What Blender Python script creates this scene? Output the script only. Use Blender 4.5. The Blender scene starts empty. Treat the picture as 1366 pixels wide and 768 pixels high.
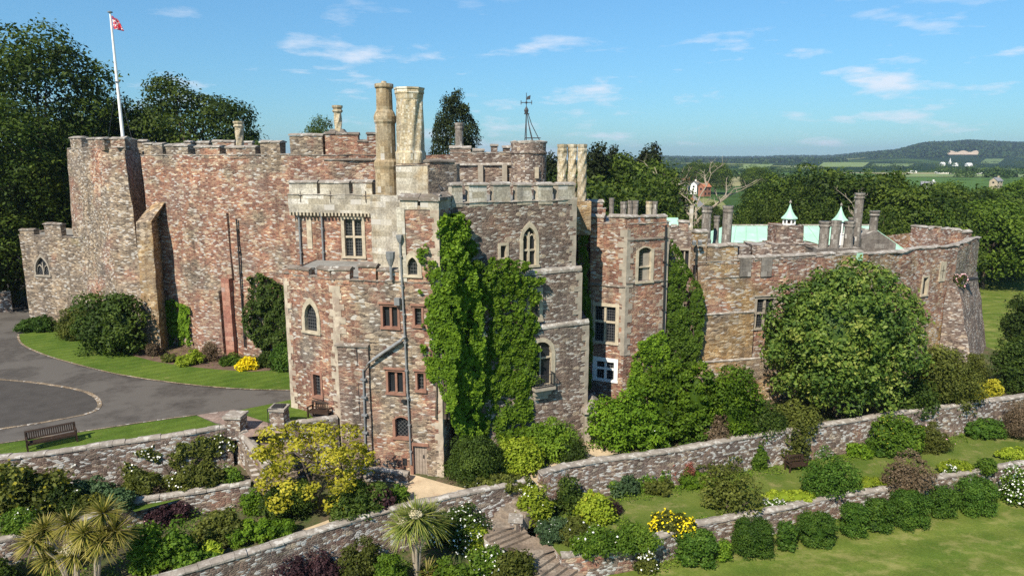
import bpy, math, random
import numpy as np
from mathutils import Vector, noise
R = math.radians
sc = bpy.context.scene
col = sc.collection

# ------------------------------------------------------------------ camera
F = 911.0; PITCH = math.atan(171/911.0); CAMZ = 18.0
CP, SP = math.cos(PITCH), math.sin(PITCH)
cam_d = bpy.data.cameras.new('camera'); cam = bpy.data.objects.new('camera', cam_d); col.objects.link(cam)
cam_d.sensor_width = 36; cam_d.lens = 36*F/1366; cam_d.clip_start = .5; cam_d.clip_end = 30000
cam.location = (0, 0, CAMZ); cam.rotation_euler = (R(90)-PITCH, 0, 0)
sc.camera = cam

# ------------------------------------------------------------------ sky + sun
SUN_EL, SUN_AZ = R(44), math.atan2(-.885, -.465)       # direction towards the sun in the xy plane
w = bpy.data.worlds.new('World'); sc.world = w; w.use_nodes = True
nt = w.node_tree; N = nt.nodes; L = nt.links; N.clear()
sky = N.new('ShaderNodeTexSky'); sky.sky_type = 'NISHITA'; sky.sun_disc = False
sky.sun_elevation = SUN_EL; sky.sun_rotation = R(90)-SUN_AZ
sky.air_density = 1.0; sky.dust_density = .25; sky.ozone_density = 2.2
tc = N.new('ShaderNodeTexCoord')
mp = N.new('ShaderNodeMapping'); mp.inputs['Scale'].default_value = (6.0, 6.0, 27); mp.inputs['Location'].default_value = (5.2, 6.6, 8.8); mp.inputs['Rotation'].default_value = (0, 0, R(-27))
L.new(tc.outputs['Generated'], mp.inputs['Vector'])
nz = N.new('ShaderNodeTexNoise'); nz.inputs['Scale'].default_value = 1.15; nz.inputs['Detail'].default_value = 7; nz.inputs['Roughness'].default_value = .58
L.new(mp.outputs[0], nz.inputs['Vector'])
cr = N.new('ShaderNodeValToRGB'); cr.color_ramp.elements[0].position = .56; cr.color_ramp.elements[1].position = .70
cr.color_ramp.elements[0].color = (0, 0, 0, 1); cr.color_ramp.elements[1].color = (.8, .8, .8, 1)
L.new(nz.outputs['Fac'], cr.inputs['Fac'])
sx = N.new('ShaderNodeSeparateXYZ'); L.new(tc.outputs['Generated'], sx.inputs[0])
mr = N.new('ShaderNodeMapRange'); mr.inputs['From Min'].default_value = .25; mr.inputs['From Max'].default_value = .12
L.new(sx.outputs['Z'], mr.inputs['Value'])
mu = N.new('ShaderNodeMath'); mu.operation = 'MULTIPLY'; L.new(cr.outputs['Color'], mu.inputs[0]); L.new(mr.outputs[0], mu.inputs[1])
tint = N.new('ShaderNodeMixRGB'); tint.blend_type = 'MULTIPLY'; tint.inputs['Fac'].default_value = 1.0
L.new(sky.outputs[0], tint.inputs['Color1'])
tz = N.new('ShaderNodeValToRGB'); tz.color_ramp.elements[0].position = .0; tz.color_ramp.elements[0].color = (.37, .62, .78, 1); tz.color_ramp.elements[1].position = .30; tz.color_ramp.elements[1].color = (.60, 1.0, 1.16, 1)
L.new(sx.outputs['Z'], tz.inputs['Fac']); L.new(tz.outputs['Color'], tint.inputs['Color2'])      # clear blue air: less white at the horizon
mx = N.new('ShaderNodeMixRGB'); mx.inputs['Color2'].default_value = (6.6, 6.9, 7.6, 1)
L.new(mu.outputs[0], mx.inputs['Fac']); L.new(tint.outputs[0], mx.inputs['Color1'])
bg = N.new('ShaderNodeBackground'); bg.inputs['Strength'].default_value = .088
out = N.new('ShaderNodeOutputWorld'); L.new(mx.outputs[0], bg.inputs['Color']); L.new(bg.outputs[0], out.inputs['Surface'])
sd = bpy.data.lights.new('sun', 'SUN'); sun = bpy.data.objects.new('sun', sd); col.objects.link(sun)
sd.energy = 4.8; sd.angle = R(.5); sd.color = (1.0, .91, .76)
sdir = Vector((math.cos(SUN_AZ)*math.cos(SUN_EL), math.sin(SUN_AZ)*math.cos(SUN_EL), math.sin(SUN_EL)))
sun.rotation_euler = sdir.to_track_quat('Z', 'Y').to_euler(); sun.location = (-60, -60, 80)
vs = sc.view_settings
sc.display_settings.display_device = 'sRGB'
vs.view_transform = 'Standard'; vs.look = 'None'; vs.gamma = 1; vs.exposure = 0.65; vs.use_curve_mapping = False
sc.cycles.use_denoising = False
sc.cycles.sample_clamp_indirect = 6; sc.cycles.max_bounces = 5; sc.cycles.diffuse_bounces = 3; sc.cycles.transparent_max_bounces = 6; sc.cycles.volume_bounces = 0

# ------------------------------------------------------------------ where a pixel of the photo lies in the place
def ray(px, py):
    v = py-384.0
    return Vector((px-683.0, F*CP-v*SP, -(v*CP+F*SP)))
def at_y(px, py, Y):
    d = ray(px, py); t = Y/d.y
    return Vector((d.x*t, Y, CAMZ+d.z*t))
def at_z(px, py, z):
    d = ray(px, py); t = (z-CAMZ)/d.z
    return Vector((d.x*t, d.y*t, z))
def W(px, Y): return ((px-683.0)*Y/927.0, Y)
class Face:
    """vertical wall plane through a, b (left to right as seen from outside)"""
    def __init__(s, a, b):
        s.a = Vector((a[0], a[1])); s.b = Vector((b[0], b[1])); d = s.b-s.a; s.L = d.length; s.d = d/s.L
        s.n = Vector((s.d.y, -s.d.x))
    def uz(s, px, py):
        r = ray(px, py); t = (s.a.x*s.n.x+s.a.y*s.n.y)/(r.x*s.n.x+r.y*s.n.y)
        p = Vector((r.x*t, r.y*t)); return ((p-s.a).dot(s.d), CAMZ+r.z*t)
    def P(s, u, z, n=0.0):
        q = s.a+s.d*u+s.n*n; return Vector((q.x, q.y, z))
    def rect(s, r):
        x0, y0, x1, y1 = r; xm, ym = (x0+x1)/2, (y0+y1)/2
        return (s.uz(x0, ym)[0], s.uz(xm, y1)[1], s.uz(x1, ym)[0], s.uz(xm, y0)[1])   # u0,z0,u1,z1

# ------------------------------------------------------------------ tagging
def tag(o, label=None, cat=None, group=None, kind=None):
    if label: o['label'] = label
    if cat: o['category'] = cat
    if group: o['group'] = group
    if kind: o['kind'] = kind
    return o
def empty(name, loc=(0, 0, 0), parent=None):
    o = bpy.data.objects.new(name, None); col.objects.link(o); o.empty_display_size = .5
    o.location = loc
    if parent: o.parent = parent
    return o
def worldloc(o):
    v = Vector((0, 0, 0))
    while o: v = v+o.location; o = o.parent
    return v
def dup(root, loc, rotz=0.0, scale=None, label=None, group=None):
    def cp(o, par):
        c = o.copy(); col.objects.link(c)
        if par: c.parent = par
        for ch in list(o.children): cp(ch, c)
        return c
    r = cp(root, None); r.location = loc; r.rotation_euler = (0, 0, rotz)
    if scale is not None: r.scale = scale
    if label: r['label'] = label
    if group: r['group'] = group
    return r

# ------------------------------------------------------------------ materials
def lin(r, g, b):
    f = lambda c: ((c/255+.055)/1.055)**2.4 if c/255 > .04045 else c/255/12.92
    return (f(r), f(g), f(b), 1)
def newmat(name):
    m = bpy.data.materials.new(name); m.use_nodes = True
    n = m.node_tree.nodes; b = n['Principled BSDF']; b.inputs['Roughness'].default_value = .85
    b.inputs['Specular IOR Level'].default_value = .25
    return m, n, m.node_tree.links, b
def ramp(n, stops, interp='LINEAR'):
    c = n.new('ShaderNodeValToRGB'); e = c.color_ramp.elements; c.color_ramp.interpolation = interp
    while len(e) < len(stops): e.new(.5)
    for k, (p, cc) in enumerate(stops):
        e[k].position = p; e[k].color = (*cc[:3], 1)
    return c
def mixc(n, l, a, b, fac, mode='MIX'):
    m = n.new('ShaderNodeMixRGB'); m.blend_type = mode
    for sock, v in (('Color1', a), ('Color2', b), ('Fac', fac)):
        if hasattr(v, 'is_linked') or hasattr(v, 'links'): l.new(v, m.inputs[sock])
        else: m.inputs[sock].default_value = v if not isinstance(v, tuple) else (*v[:3], 1)
    return m.outputs[0]
def noisetex(n, l, vec, scale, detail=4, rough=.55, sc3=None):
    if sc3:
        q = n.new('ShaderNodeMapping'); q.inputs['Scale'].default_value = sc3; l.new(vec, q.inputs['Vector']); vec = q.outputs[0]
    t = n.new('ShaderNodeTexNoise'); t.inputs['Scale'].default_value = scale; t.inputs['Detail'].default_value = detail; t.inputs['Roughness'].default_value = rough
    l.new(vec, t.inputs['Vector']); return t.outputs['Fac']
def mapr(n, l, v, a, b, c=0, d=1):
    q = n.new('ShaderNodeMapRange'); q.inputs['From Min'].default_value = a; q.inputs['From Max'].default_value = b
    q.inputs['To Min'].default_value = c; q.inputs['To Max'].default_value = d; l.new(v, q.inputs['Value']); return q.outputs[0]
def mulv(n, l, a, b):
    q = n.new('ShaderNodeMath'); q.operation = 'MULTIPLY'; l.new(a, q.inputs[0])
    if isinstance(b, (int, float)): q.inputs[1].default_value = b
    else: l.new(b, q.inputs[1])
    return q.outputs[0]

def stone(name, pal, sx=.27, sy=.092, mortar=(.27, .22, .175), weather=(.15, .13, .12), wamt=.45, wscale=.22, lichen=(.46, .43, .39), lamt=.10, moss=0.0, second=None, bump=.38, thr=.48, ashlar=False):
    """rubble masonry in courses: stretched voronoi cells, a colour of its own for each stone"""
    m, n, l, b = newmat(name)
    uv = n.new('ShaderNodeUVMap').outputs[0]; pos = n.new('ShaderNodeNewGeometry').outputs['Position']
    wob = n.new('ShaderNodeTexNoise'); wob.inputs['Scale'].default_value = 1.3; wob.inputs['Detail'].default_value = 2; l.new(uv, wob.inputs['Vector'])
    add = n.new('ShaderNodeVectorMath'); add.operation = 'MULTIPLY_ADD'; l.new(wob.outputs['Color'], add.inputs[0]); add.inputs[1].default_value = (.14, .05, 0); l.new(uv, add.inputs[2])
    mp = n.new('ShaderNodeMapping'); mp.inputs['Scale'].default_value = (1/sx, 1/sy, 1); l.new(add.outputs[0], mp.inputs['Vector'])
    vo = n.new('ShaderNodeTexVoronoi'); vo.voronoi_dimensions = '2D'; vo.inputs['Scale'].default_value = 1; vo.inputs['Randomness'].default_value = .85; l.new(mp.outputs[0], vo.inputs['Vector'])
    ed = n.new('ShaderNodeTexVoronoi'); ed.voronoi_dimensions = '2D'; ed.feature = 'DISTANCE_TO_EDGE'; ed.inputs['Scale'].default_value = 1; ed.inputs['Randomness'].default_value = .85; l.new(mp.outputs[0], ed.inputs['Vector'])
    se = n.new('ShaderNodeSeparateColor'); l.new(vo.outputs['Color'], se.inputs[0])
    edge = ed.outputs['Distance']
    if ashlar:
        add.inputs[1].default_value = (.05, .03, 0); mp.inputs['Scale'].default_value = (1, 1, 1); add.inputs[1].default_value = (.06, .04, 0)
        bk = n.new('ShaderNodeTexBrick'); bk.inputs['Scale'].default_value = 1; bk.inputs['Brick Width'].default_value = sx; bk.inputs['Row Height'].default_value = sy; bk.inputs['Mortar Size'].default_value = .012; bk.inputs['Mortar Smooth'].default_value = .6
        bk.inputs['Color1'].default_value = (0, 0, 0, 1); bk.inputs['Color2'].default_value = (1, 1, 1, 1); bk.inputs['Mortar'].default_value = (.5, .5, .5, 1); l.new(mp.outputs[0], bk.inputs['Vector'])
        wn = n.new('ShaderNodeTexWhiteNoise'); wn.noise_dimensions = '1D'; l.new(bk.outputs['Color'], wn.inputs['W']); se = n.new('ShaderNodeSeparateColor'); l.new(wn.outputs['Color'], se.inputs[0])
        edge = mapr(n, l, bk.outputs['Fac'], 0, 1, .12, 0)
    c = ramp(n, pal); l.new(se.outputs[0], c.inputs['Fac']); cc = c.outputs['Color']
    if second:
        c2 = ramp(n, second[0]); l.new(se.outputs[0], c2.inputs['Fac'])
        f2 = mapr(n, l, noisetex(n, l, pos, second[1], 3, .6), second[2], second[2]+.10)
        cc = mixc(n, l, cc, c2.outputs['Color'], f2)
    if not ashlar:
        cc = mixc(n, l, cc, mixc(n, l, (1.42, 1.27, 1.08), (.62, .61, .62), mapr(n, l, noisetex(n, l, pos, .62, 5, .7), .34, .66)), 1.0, 'MULTIPLY')
        # single large blocks among the rubble: pale repairs and dark red stones
        m2 = n.new('ShaderNodeMapping'); m2.inputs['Scale'].default_value = (1.35, 2.9, 1); l.new(add.outputs[0], m2.inputs['Vector'])
        v2 = n.new('ShaderNodeTexVoronoi'); v2.voronoi_dimensions = '2D'; v2.inputs['Scale'].default_value = 1; l.new(m2.outputs[0], v2.inputs['Vector'])
        s2 = n.new('ShaderNodeSeparateColor'); l.new(v2.outputs['Color'], s2.inputs[0]); near = mapr(n, l, v2.outputs['Distance'], .42, .34)
        cc = mixc(n, l, cc, (.46, .37, .27), mulv(n, l, mulv(n, l, mapr(n, l, s2.outputs[0], .90, .92), near), .75))
        cc = mixc(n, l, cc, pal[0][1], mulv(n, l, mulv(n, l, mapr(n, l, s2.outputs[1], .88, .90), near), .7))
    # weathering in large soft-edged areas and vertical streaks
    big = mapr(n, l, noisetex(n, l, pos, wscale, 5, .62), thr, thr+.16)
    cc = mixc(n, l, cc, weather, mulv(n, l, big, wamt))
    stre = mapr(n, l, noisetex(n, l, pos, 1.0, 4, .6, (1.4, 1.4, .13)), .50, .70, 1, .62)
    cc = mixc(n, l, cc, stre, 1.0, 'MULTIPLY')
    fine = mapr(n, l, noisetex(n, l, pos, 9, 4, .8), .32, .68, .58, 1.42)
    cc = mixc(n, l, cc, fine, 1.0, 'MULTIPLY')
    # pale lichen on single stones and in speckles
    li = mapr(n, l, se.outputs[1], 1-lamt, 1-lamt+.03)
    li2 = mapr(n, l, noisetex(n, l, pos, 7.5, 5, .8), .57, .66)
    cc = mixc(n, l, cc, lichen, mulv(n, l, li, .85)); cc = mixc(n, l, cc, lichen, mulv(n, l, li2, min(.55, lamt*1.9)))
    jo = mapr(n, l, edge, .015, .10, .45, 1)
    cc = mixc(n, l, mortar, cc, jo)
    if moss:
        mo = mapr(n, l, noisetex(n, l, pos, .7, 5, .7), .60, .68)
        cc = mixc(n, l, cc, (.10, .11, .035), mulv(n, l, mo, moss))
    l.new(cc, b.inputs['Base Color']); b.inputs['Roughness'].default_value = .92
    bu = n.new('ShaderNodeBump'); bu.inputs['Strength'].default_value = bump; bu.inputs['Distance'].default_value = .09
    hh = n.new('ShaderNodeMath'); hh.operation = 'ADD'; l.new(mapr(n, l, edge, 0, .22), hh.inputs[0]); l.new(mulv(n, l, se.outputs[2], .6), hh.inputs[1])
    h2 = n.new('ShaderNodeMath'); h2.operation = 'ADD'; l.new(hh.outputs[0], h2.inputs[0]); l.new(mulv(n, l, noisetex(n, l, pos, 9, 3, .7), .7), h2.inputs[1])
    l.new(h2.outputs[0], bu.inputs['Height']); l.new(bu.outputs[0], b.inputs['Normal'])
    return m
def plain(name, colr, var=.25, scale=2.0, rough=.85, streak=False, second=None, metallic=0, bump=0.0, spec=.25):
    m, n, l, b = newmat(name); pos = n.new('ShaderNodeNewGeometry').outputs['Position']
    f = mapr(n, l, noisetex(n, l, pos, scale, 5, .65), .3, .7, 1-var, 1+var)
    c = mixc(n, l, colr, f, 1.0, 'MULTIPLY')
    if second: c = mixc(n, l, c, second[0], mapr(n, l, noisetex(n, l, pos, second[1], 5, .65), second[2], second[2]+.09))
    if streak: c = mixc(n, l, c, mapr(n, l, noisetex(n, l, pos, 1.6, 4, .6, (1.6, 1.6, .12)), .48, .7, 1, .6), 1.0, 'MULTIPLY')
    l.new(c, b.inputs['Base Color']); b.inputs['Roughness'].default_value = rough; b.inputs['Metallic'].default_value = metallic
    b.inputs['Specular IOR Level'].default_value = spec
    if bump:
        bu = n.new('ShaderNodeBump'); bu.inputs['Strength'].default_value = bump; bu.inputs['Distance'].default_value = .05
        l.new(noisetex(n, l, pos, scale*5, 4, .7), bu.inputs['Height']); l.new(bu.outputs[0], b.inputs['Normal'])
    return m
def leafmat(name, cols, rough=.5, trans=.28, spec=.3):
    m, n, l, b = newmat(name); at = n.new('ShaderNodeAttribute'); at.attribute_name = 'rnd'
    c = ramp(n, [(k/(len(cols)-1), q) for k, q in enumerate(cols)]); l.new(at.outputs['Fac'], c.inputs['Fac'])
    oi = n.new('ShaderNodeObjectInfo'); f = mapr(n, l, oi.outputs['Random'], 0, 1, .72, 1.28)
    cc = mixc(n, l, c.outputs['Color'], f, 1.0, 'MULTIPLY')
    l.new(cc, b.inputs['Base Color']); b.inputs['Roughness'].default_value = rough+.1; b.inputs['Specular IOR Level'].default_value = spec*.55
    tr = n.new('ShaderNodeBsdfTranslucent'); l.new(mixc(n, l, cc, (1.25, 1.35, .55), 1.0, 'MULTIPLY'), tr.inputs['Color'])
    ms = n.new('ShaderNodeMixShader'); ms.inputs[0].default_value = trans; l.new(b.outputs[0], ms.inputs[1]); l.new(tr.outputs[0], ms.inputs[2])
    l.new(ms.outputs[0], n['Material Output'].inputs['Surface'])
    return m
RED = [(0, (.13, .064, .051)), (.22, (.215, .102, .077)), (.50, (.28, .150, .110)), (.76, (.325, .205, .148)), (.93, (.39, .295, .218)), (1, (.56, .50, .41))]
PURP = [(0, (.080, .060, .054)), (.35, (.135, .098, .088)), (.65, (.175, .135, .120)), (.92, (.23, .19, .165)), (1, (.43, .39, .34))]
GREY = [(0, (.075, .062, .052)), (.3, (.155, .125, .10)), (.6, (.23, .19, .15)), (.85, (.30, .25, .19)), (1, (.43, .38, .31))]
OCH = [(0, (.19, .12, .055)), (.3, (.27, .18, .085)), (.6, (.335, .24, .125)), (.85, (.39, .30, .18)), (1, (.48, .42, .31))]
M = {}
M['red'] = stone('red_rubble', RED, second=(GREY, .30, .52), lamt=.12, wamt=.35)
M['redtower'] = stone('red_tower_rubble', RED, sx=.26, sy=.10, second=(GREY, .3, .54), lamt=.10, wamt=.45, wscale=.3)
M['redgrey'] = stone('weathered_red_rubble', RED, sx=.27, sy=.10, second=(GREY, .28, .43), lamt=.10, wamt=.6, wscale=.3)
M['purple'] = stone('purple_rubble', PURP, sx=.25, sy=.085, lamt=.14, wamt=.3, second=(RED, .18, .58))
M['grey'] = stone('grey_rubble', GREY, sx=.27, sy=.095, lamt=.12, wamt=.45, moss=.35, second=(RED, .2, .55))
M['ochre'] = stone('ochre_rubble', OCH, sx=.36, sy=.12, lamt=.05, wamt=.35, second=(GREY, .35, .50))
M['east'] = stone('east_rubble', RED, sx=.32, sy=.10, second=(OCH, .17, .47), lamt=.16, wamt=.4)
M['garden'] = stone('garden_wall_rubble', PURP, sx=.24, sy=.10, lamt=.26, lichen=(.5, .49, .47), wamt=.35, second=(RED, .22, .56), moss=.2)
M['gardenbrick'] = stone('garden_wall_brick', RED, sx=.30, sy=.11, lamt=.10, wamt=.3)
M['pale'] = stone('pale_ashlar', [(0, (.31, .27, .20)), (.4, (.39, .345, .27)), (.8, (.47, .43, .355)), (1, (.56, .52, .46))], sx=.75, sy=.36, ashlar=True, mortar=(.30, .26, .20), lamt=.08, wamt=.7, wscale=.5, weather=(.21, .185, .155), bump=.25, second=(OCH, .3, .6))
M['chimney'] = stone('chimney_ashlar', [(0, (.34, .26, .155)), (.4, (.43, .35, .225)), (.8, (.50, .43, .31)), (1, (.62, .57, .47))], sx=.9, sy=.40, ashlar=True, mortar=(.25, .2, .14), lamt=.05, wamt=.6, wscale=.5, weather=(.23, .19, .14), bump=.22)
M['chimneybrown'] = stone('brown_chimney_ashlar', [(0, (.25, .18, .10)), (.5, (.335, .255, .155)), (1, (.43, .36, .25))], sx=.9, sy=.40, ashlar=True, mortar=(.2, .16, .1), lamt=.05, wamt=.6, wscale=.5, weather=(.19, .155, .11), bump=.22)
M['chimneygrey'] = stone('grey_chimney_ashlar', [(0, (.13, .11, .095)), (.5, (.19, .165, .14)), (1, (.27, .245, .215))], sx=.8, sy=.38, ashlar=True, mortar=(.12, .1, .09), lamt=.04, wamt=.5, weather=(.10, .088, .078), bump=.2)
M['coping'] = plain('lichened_coping', (.27, .235, .20), .3, 1.6, second=((.47, .44, .40), 2.6, .52), bump=.5)
M['copingdark'] = plain('dark_coping', (.17, .14, .115), .3, 1.6, second=((.42, .40, .36), 2.8, .56), bump=.5)
M['frame'] = plain('pale_window_stone', (.41, .35, .26), .3, 2.2, bump=.2)
M['quoin'] = plain('quoin_stone', (.40, .335, .26), .3, 1.1, second=((.30, .23, .18), 1.7, .5), bump=.4)
M['redashlar'] = stone('red_ashlar', [(0, (.24, .10, .075)), (.5, (.32, .145, .10)), (1, (.40, .22, .16))], sx=.6, sy=.35, ashlar=True, mortar=(.30, .2, .15), lamt=.03, wamt=.3)
M['framered'] = plain('red_window_stone', (.245, .128, .09), .3, 2.2, bump=.2)
M['framegrey'] = plain('grey_window_stone', (.30, .26, .21), .22, 2.2, bump=.2)
M['white'] = plain('white_paint', (.78, .77, .74), .06, 2)
M['metal'] = plain('lead_grey_metal', (.19, .195, .20), .25, 3, .55, spec=.4)
M['black'] = plain('black_iron', (.025, .025, .027), .2, 3, .5)
M['iron'] = plain('dark_wrought_iron', (.05, .05, .055), .2, 3, .5)
M['lead'] = plain('lead_roofing', (.22, .215, .20), .25, .8)
M['copper'] = plain('verdigris_copper', (.34, .56, .43), .12, .7, .6, streak=False, second=((.42, .62, .50), .5, .5))
M['wood'] = plain('dark_bench_wood', (.040, .024, .016), .35, 6, .6)
M['door'] = plain('grey_weathered_planks', (.27, .22, .18), .25, 5, streak=True)
M['soil'] = plain('bed_soil', (.13, .085, .06), .35, 1.4, bump=.6)
M['bark'] = plain('bark', (.085, .065, .048), .35, 4, bump=.5)
M['palebark'] = plain('pale_bark', (.30, .25, .19), .3, 3, bump=.4)
M['flagpole'] = plain('flagpole_white', (.80, .79, .76), .06, 1)
M['hollow_shade'] = plain('painted_hollow_shade', (.05, .04, .035), .3, 4)  # dark colour painted in for the shade inside slits and the cupola
# glass with lead lattice
def glassmat(name, sp=.16, lw=.14, base=(.012, .014, .018), leadc=(.10, .10, .10), diag=False):
    m, n, l, b = newmat(name); uv = n.new('ShaderNodeUVMap').outputs[0]
    mp = n.new('ShaderNodeMapping'); mp.inputs['Scale'].default_value = (1/sp, 1/(sp*1.25), 1)
    if diag: mp.inputs['Rotation'].default_value = (0, 0, R(45)); mp.inputs['Scale'].default_value = (1/sp, 1/sp, 1)
    l.new(uv, mp.inputs['Vector'])
    s = n.new('ShaderNodeSeparateXYZ'); l.new(mp.outputs[0], s.inputs[0]); fs = []
    for k in (0, 1):
        fr = n.new('ShaderNodeMath'); fr.operation = 'FRACT'; l.new(s.outputs[k], fr.inputs[0])
        lt = n.new('ShaderNodeMath'); lt.operation = 'LESS_THAN'; l.new(fr.outputs[0], lt.inputs[0]); lt.inputs[1].default_value = lw; fs.append(lt.outputs[0])
    mx_ = n.new('ShaderNodeMath'); mx_.operation = 'MAXIMUM'; l.new(fs[0], mx_.inputs[0]); l.new(fs[1], mx_.inputs[1])
    l.new(mixc(n, l, base, leadc, mx_.outputs[0]), b.inputs['Base Color']); b.inputs['Roughness'].default_value = .14; b.inputs['Specular IOR Level'].default_value = .5
    pos = n.new('ShaderNodeNewGeometry').outputs['Position']
    bu = n.new('ShaderNodeBump'); bu.inputs['Strength'].default_value = .25; bu.inputs['Distance'].default_value = .03
    l.new(noisetex(n, l, pos, 3, 2), bu.inputs['Height']); l.new(bu.outputs[0], b.inputs['Normal'])
    return m
M['glass'] = glassmat('leaded_glass')
M['glassdiag'] = glassmat('diamond_leaded_glass', .17, .13, diag=True)
M['glassfar'] = plain('dark_window_glass', (.02, .022, .026), .2, 1, .2)
# ground covers
def grassmat(name, a, b2, dry, stripe=None, dryat=.56, sc_=.5):
    m, n, l, b = newmat(name); pos = n.new('ShaderNodeNewGeometry').outputs['Position']
    c = mixc(n, l, a, b2, mapr(n, l, noisetex(n, l, pos, sc_, 6, .65), .38, .62))
    c = mixc(n, l, c, dry, mapr(n, l, noisetex(n, l, pos, .8, 6, .7, (1, 1.3, 1)), dryat, dryat+.12, 0, .75))
    c = mixc(n, l, c, mapr(n, l, noisetex(n, l, pos, 14, 4, .75), .25, .75, .6, 1.4), 1.0, 'MULTIPLY')
    if stripe:
        mp = n.new('ShaderNodeMapping'); mp.inputs['Rotation'].default_value = (0, 0, stripe[0]); l.new(pos, mp.inputs['Vector'])
        wv = n.new('ShaderNodeTexWave'); wv.inputs['Scale'].default_value = stripe[1]; wv.inputs['Distortion'].default_value = 1.2; wv.inputs['Detail Scale'].default_value = .3; l.new(mp.outputs[0], wv.inputs['Vector'])
        c = mixc(n, l, c, mapr(n, l, wv.outputs['Fac'], .25, .75, .92, 1.07), 1.0, 'MULTIPLY')
    l.new(c, b.inputs['Base Color']); b.inputs['Roughness'].default_value = .9; b.inputs['Specular IOR Level'].default_value = .1
    bu = n.new('ShaderNodeBump'); bu.inputs['Strength'].default_value = .7; bu.inputs['Distance'].default_value = .06
    l.new(noisetex(n, l, pos, 11, 5, .75), bu.inputs['Height']); l.new(bu.outputs[0], b.inputs['Normal'])
    return m
M['lawn'] = grassmat('mown_lawn', (.085, .135, .018), (.135, .18, .028), (.21, .20, .06), (R(8), .22))
M['drivelawn'] = grassmat('drive_lawn', (.060, .105, .014), (.098, .145, .022), (.19, .18, .06), (R(52), .33), .60)
M['terracelawn'] = grassmat('terrace_lawn', (.075, .115, .018), (.125, .155, .032), (.22, .20, .08), None, .54)
M['rough'] = grassmat('rough_bed_earth', (.055, .085, .02), (.10, .085, .05), (.16, .11, .075), None, .5, .9)
M['asphalt'] = plain('drive_asphalt', (.072, .064, .057), .28, 2.2, .9, second=((.105, .095, .085), .22, .48), bump=.25)
M['asphaltring'] = plain('turning_circle_asphalt', (.060, .054, .049), .18, 1.0, .9, bump=.25)
M['sand'] = plain('sandy_gravel', (.50, .39, .26), .16, 1.2, .95, second=((.40, .29, .19), .8, .56), bump=.5)
M['paving'] = stone('worn_paving', [(0, (.22, .15, .12)), (.5, (.27, .19, .155)), (1, (.33, .25, .21))], sx=.5, sy=.3, ashlar=True, mortar=(.16, .12, .10), lamt=.05, wamt=.4, bump=.2)
M['step'] = stone('worn_step_stone', [(0, (.20, .15, .11)), (.5, (.26, .20, .15)), (1, (.33, .27, .21))], sx=1.1, sy=.6, ashlar=True, mortar=(.15, .12, .10), lamt=.06, wamt=.5, weather=(.14, .12, .10), bump=.25)
M['cobble'] = stone('cobble_edging', [(0, (.14, .11, .08)), (.5, (.22, .175, .12)), (1, (.32, .27, .2))], sx=.16, sy=.16, lamt=.1, wamt=.2)
# leaves
g = lambda *c: c
M['l_dark'] = leafmat('dark_leaf', [(0.0126, 0.0273, 0.0053), (0.042, 0.072, 0.0108), (0.1105, 0.156, 0.0234)])
M['l_mid'] = leafmat('mid_leaf', [(0.0252, 0.0525, 0.0063), (0.0744, 0.138, 0.012), (0.169, 0.247, 0.026)])
M['l_bright'] = leafmat('bright_leaf', [(.04, .085, .008), (.10, .175, .013), (.19, .28, .025)])
M['l_lime'] = leafmat('lime_leaf', [(.12, .17, .012), (.23, .30, .020), (.38, .42, .045)])
M['l_ivy'] = leafmat('ivy_leaf', [(.028, .06, .005), (.090, .165, .010), (.20, .30, .02)])
M['l_yellow'] = leafmat('golden_leaf', [(.09, .105, .008), (.30, .275, .018), (.52, .455, .05)])
M['l_gold'] = leafmat('yellow_bloom_leaf', [(.50, .38, .01), (.74, .58, .01), (.82, .70, .04)])
M['l_magnolia'] = leafmat('magnolia_leaf', [(0.0147, 0.0336, 0.0063), (0.054, 0.102, 0.0156), (0.13, 0.1885, 0.0286), (0.273, 0.286, 0.065)], .45, .2, .35)
M['l_purple'] = leafmat('purple_leaf', [(.016, .008, .010), (.040, .018, .022), (.075, .036, .038)], .5, .15)
M['l_brown'] = leafmat('bronze_leaf', [(.05, .036, .018), (.12, .085, .05), (.22, .16, .11)])
M['l_olive'] = leafmat('olive_leaf', [(0.0273, 0.0378, 0.0074), (0.0864, 0.102, 0.0168), (0.182, 0.195, 0.039)])
M['l_blue'] = leafmat('bluish_leaf', [(.028, .055, .022), (.06, .105, .042), (.12, .17, .08)])
M['l_hedge'] = leafmat('clipped_hedge_leaf', [(.020, .050, .006), (.050, .105, .012), (.10, .165, .02)])
M['l_tree'] = leafmat('tree_leaf', [(0.0105, 0.0252, 0.0042), (0.048, 0.0804, 0.0096), (0.1235, 0.1664, 0.0208)])
M['l_treelight'] = leafmat('light_tree_leaf', [(.032, .064, .006), (.075, .125, .012), (.14, .20, .022)])
M['l_conifer'] = leafmat('conifer_leaf', [(.008, .014, .004), (.020, .030, .007), (.040, .054, .012)], .6, .1)
M['l_wood'] = leafmat('far_wood_leaf', [(0.0126, 0.0273, 0.0053), (0.036, 0.066, 0.012), (0.0715, 0.1105, 0.0208)])
M['l_hillwood'] = leafmat('hill_wood_leaf', [(.016, .036, .008), (.038, .075, .014), (.06, .105, .02)])
M['l_white'] = leafmat('white_blossom', [(.70, .68, .62), (.80, .79, .74), (.85, .85, .83)], .6, .2)
M['l_pink'] = leafmat('pink_blossom', [(.55, .25, .30), (.70, .42, .45), (.8, .6, .6)], .6, .2)
M['l_red'] = leafmat('red_blossom', [(.14, .04, .03), (.24, .08, .055), (.32, .14, .10)], .6, .2)
M['l_cord'] = leafmat('cordyline_blade', [(.035, .06, .008), (.12, .13, .018), (.28, .24, .045), (.38, .32, .12)], .5, .2)
M['l_cordgreen'] = leafmat('green_cordyline_blade', [(.05, .10, .02), (.15, .19, .035), (.33, .33, .08)], .5, .2)
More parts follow.
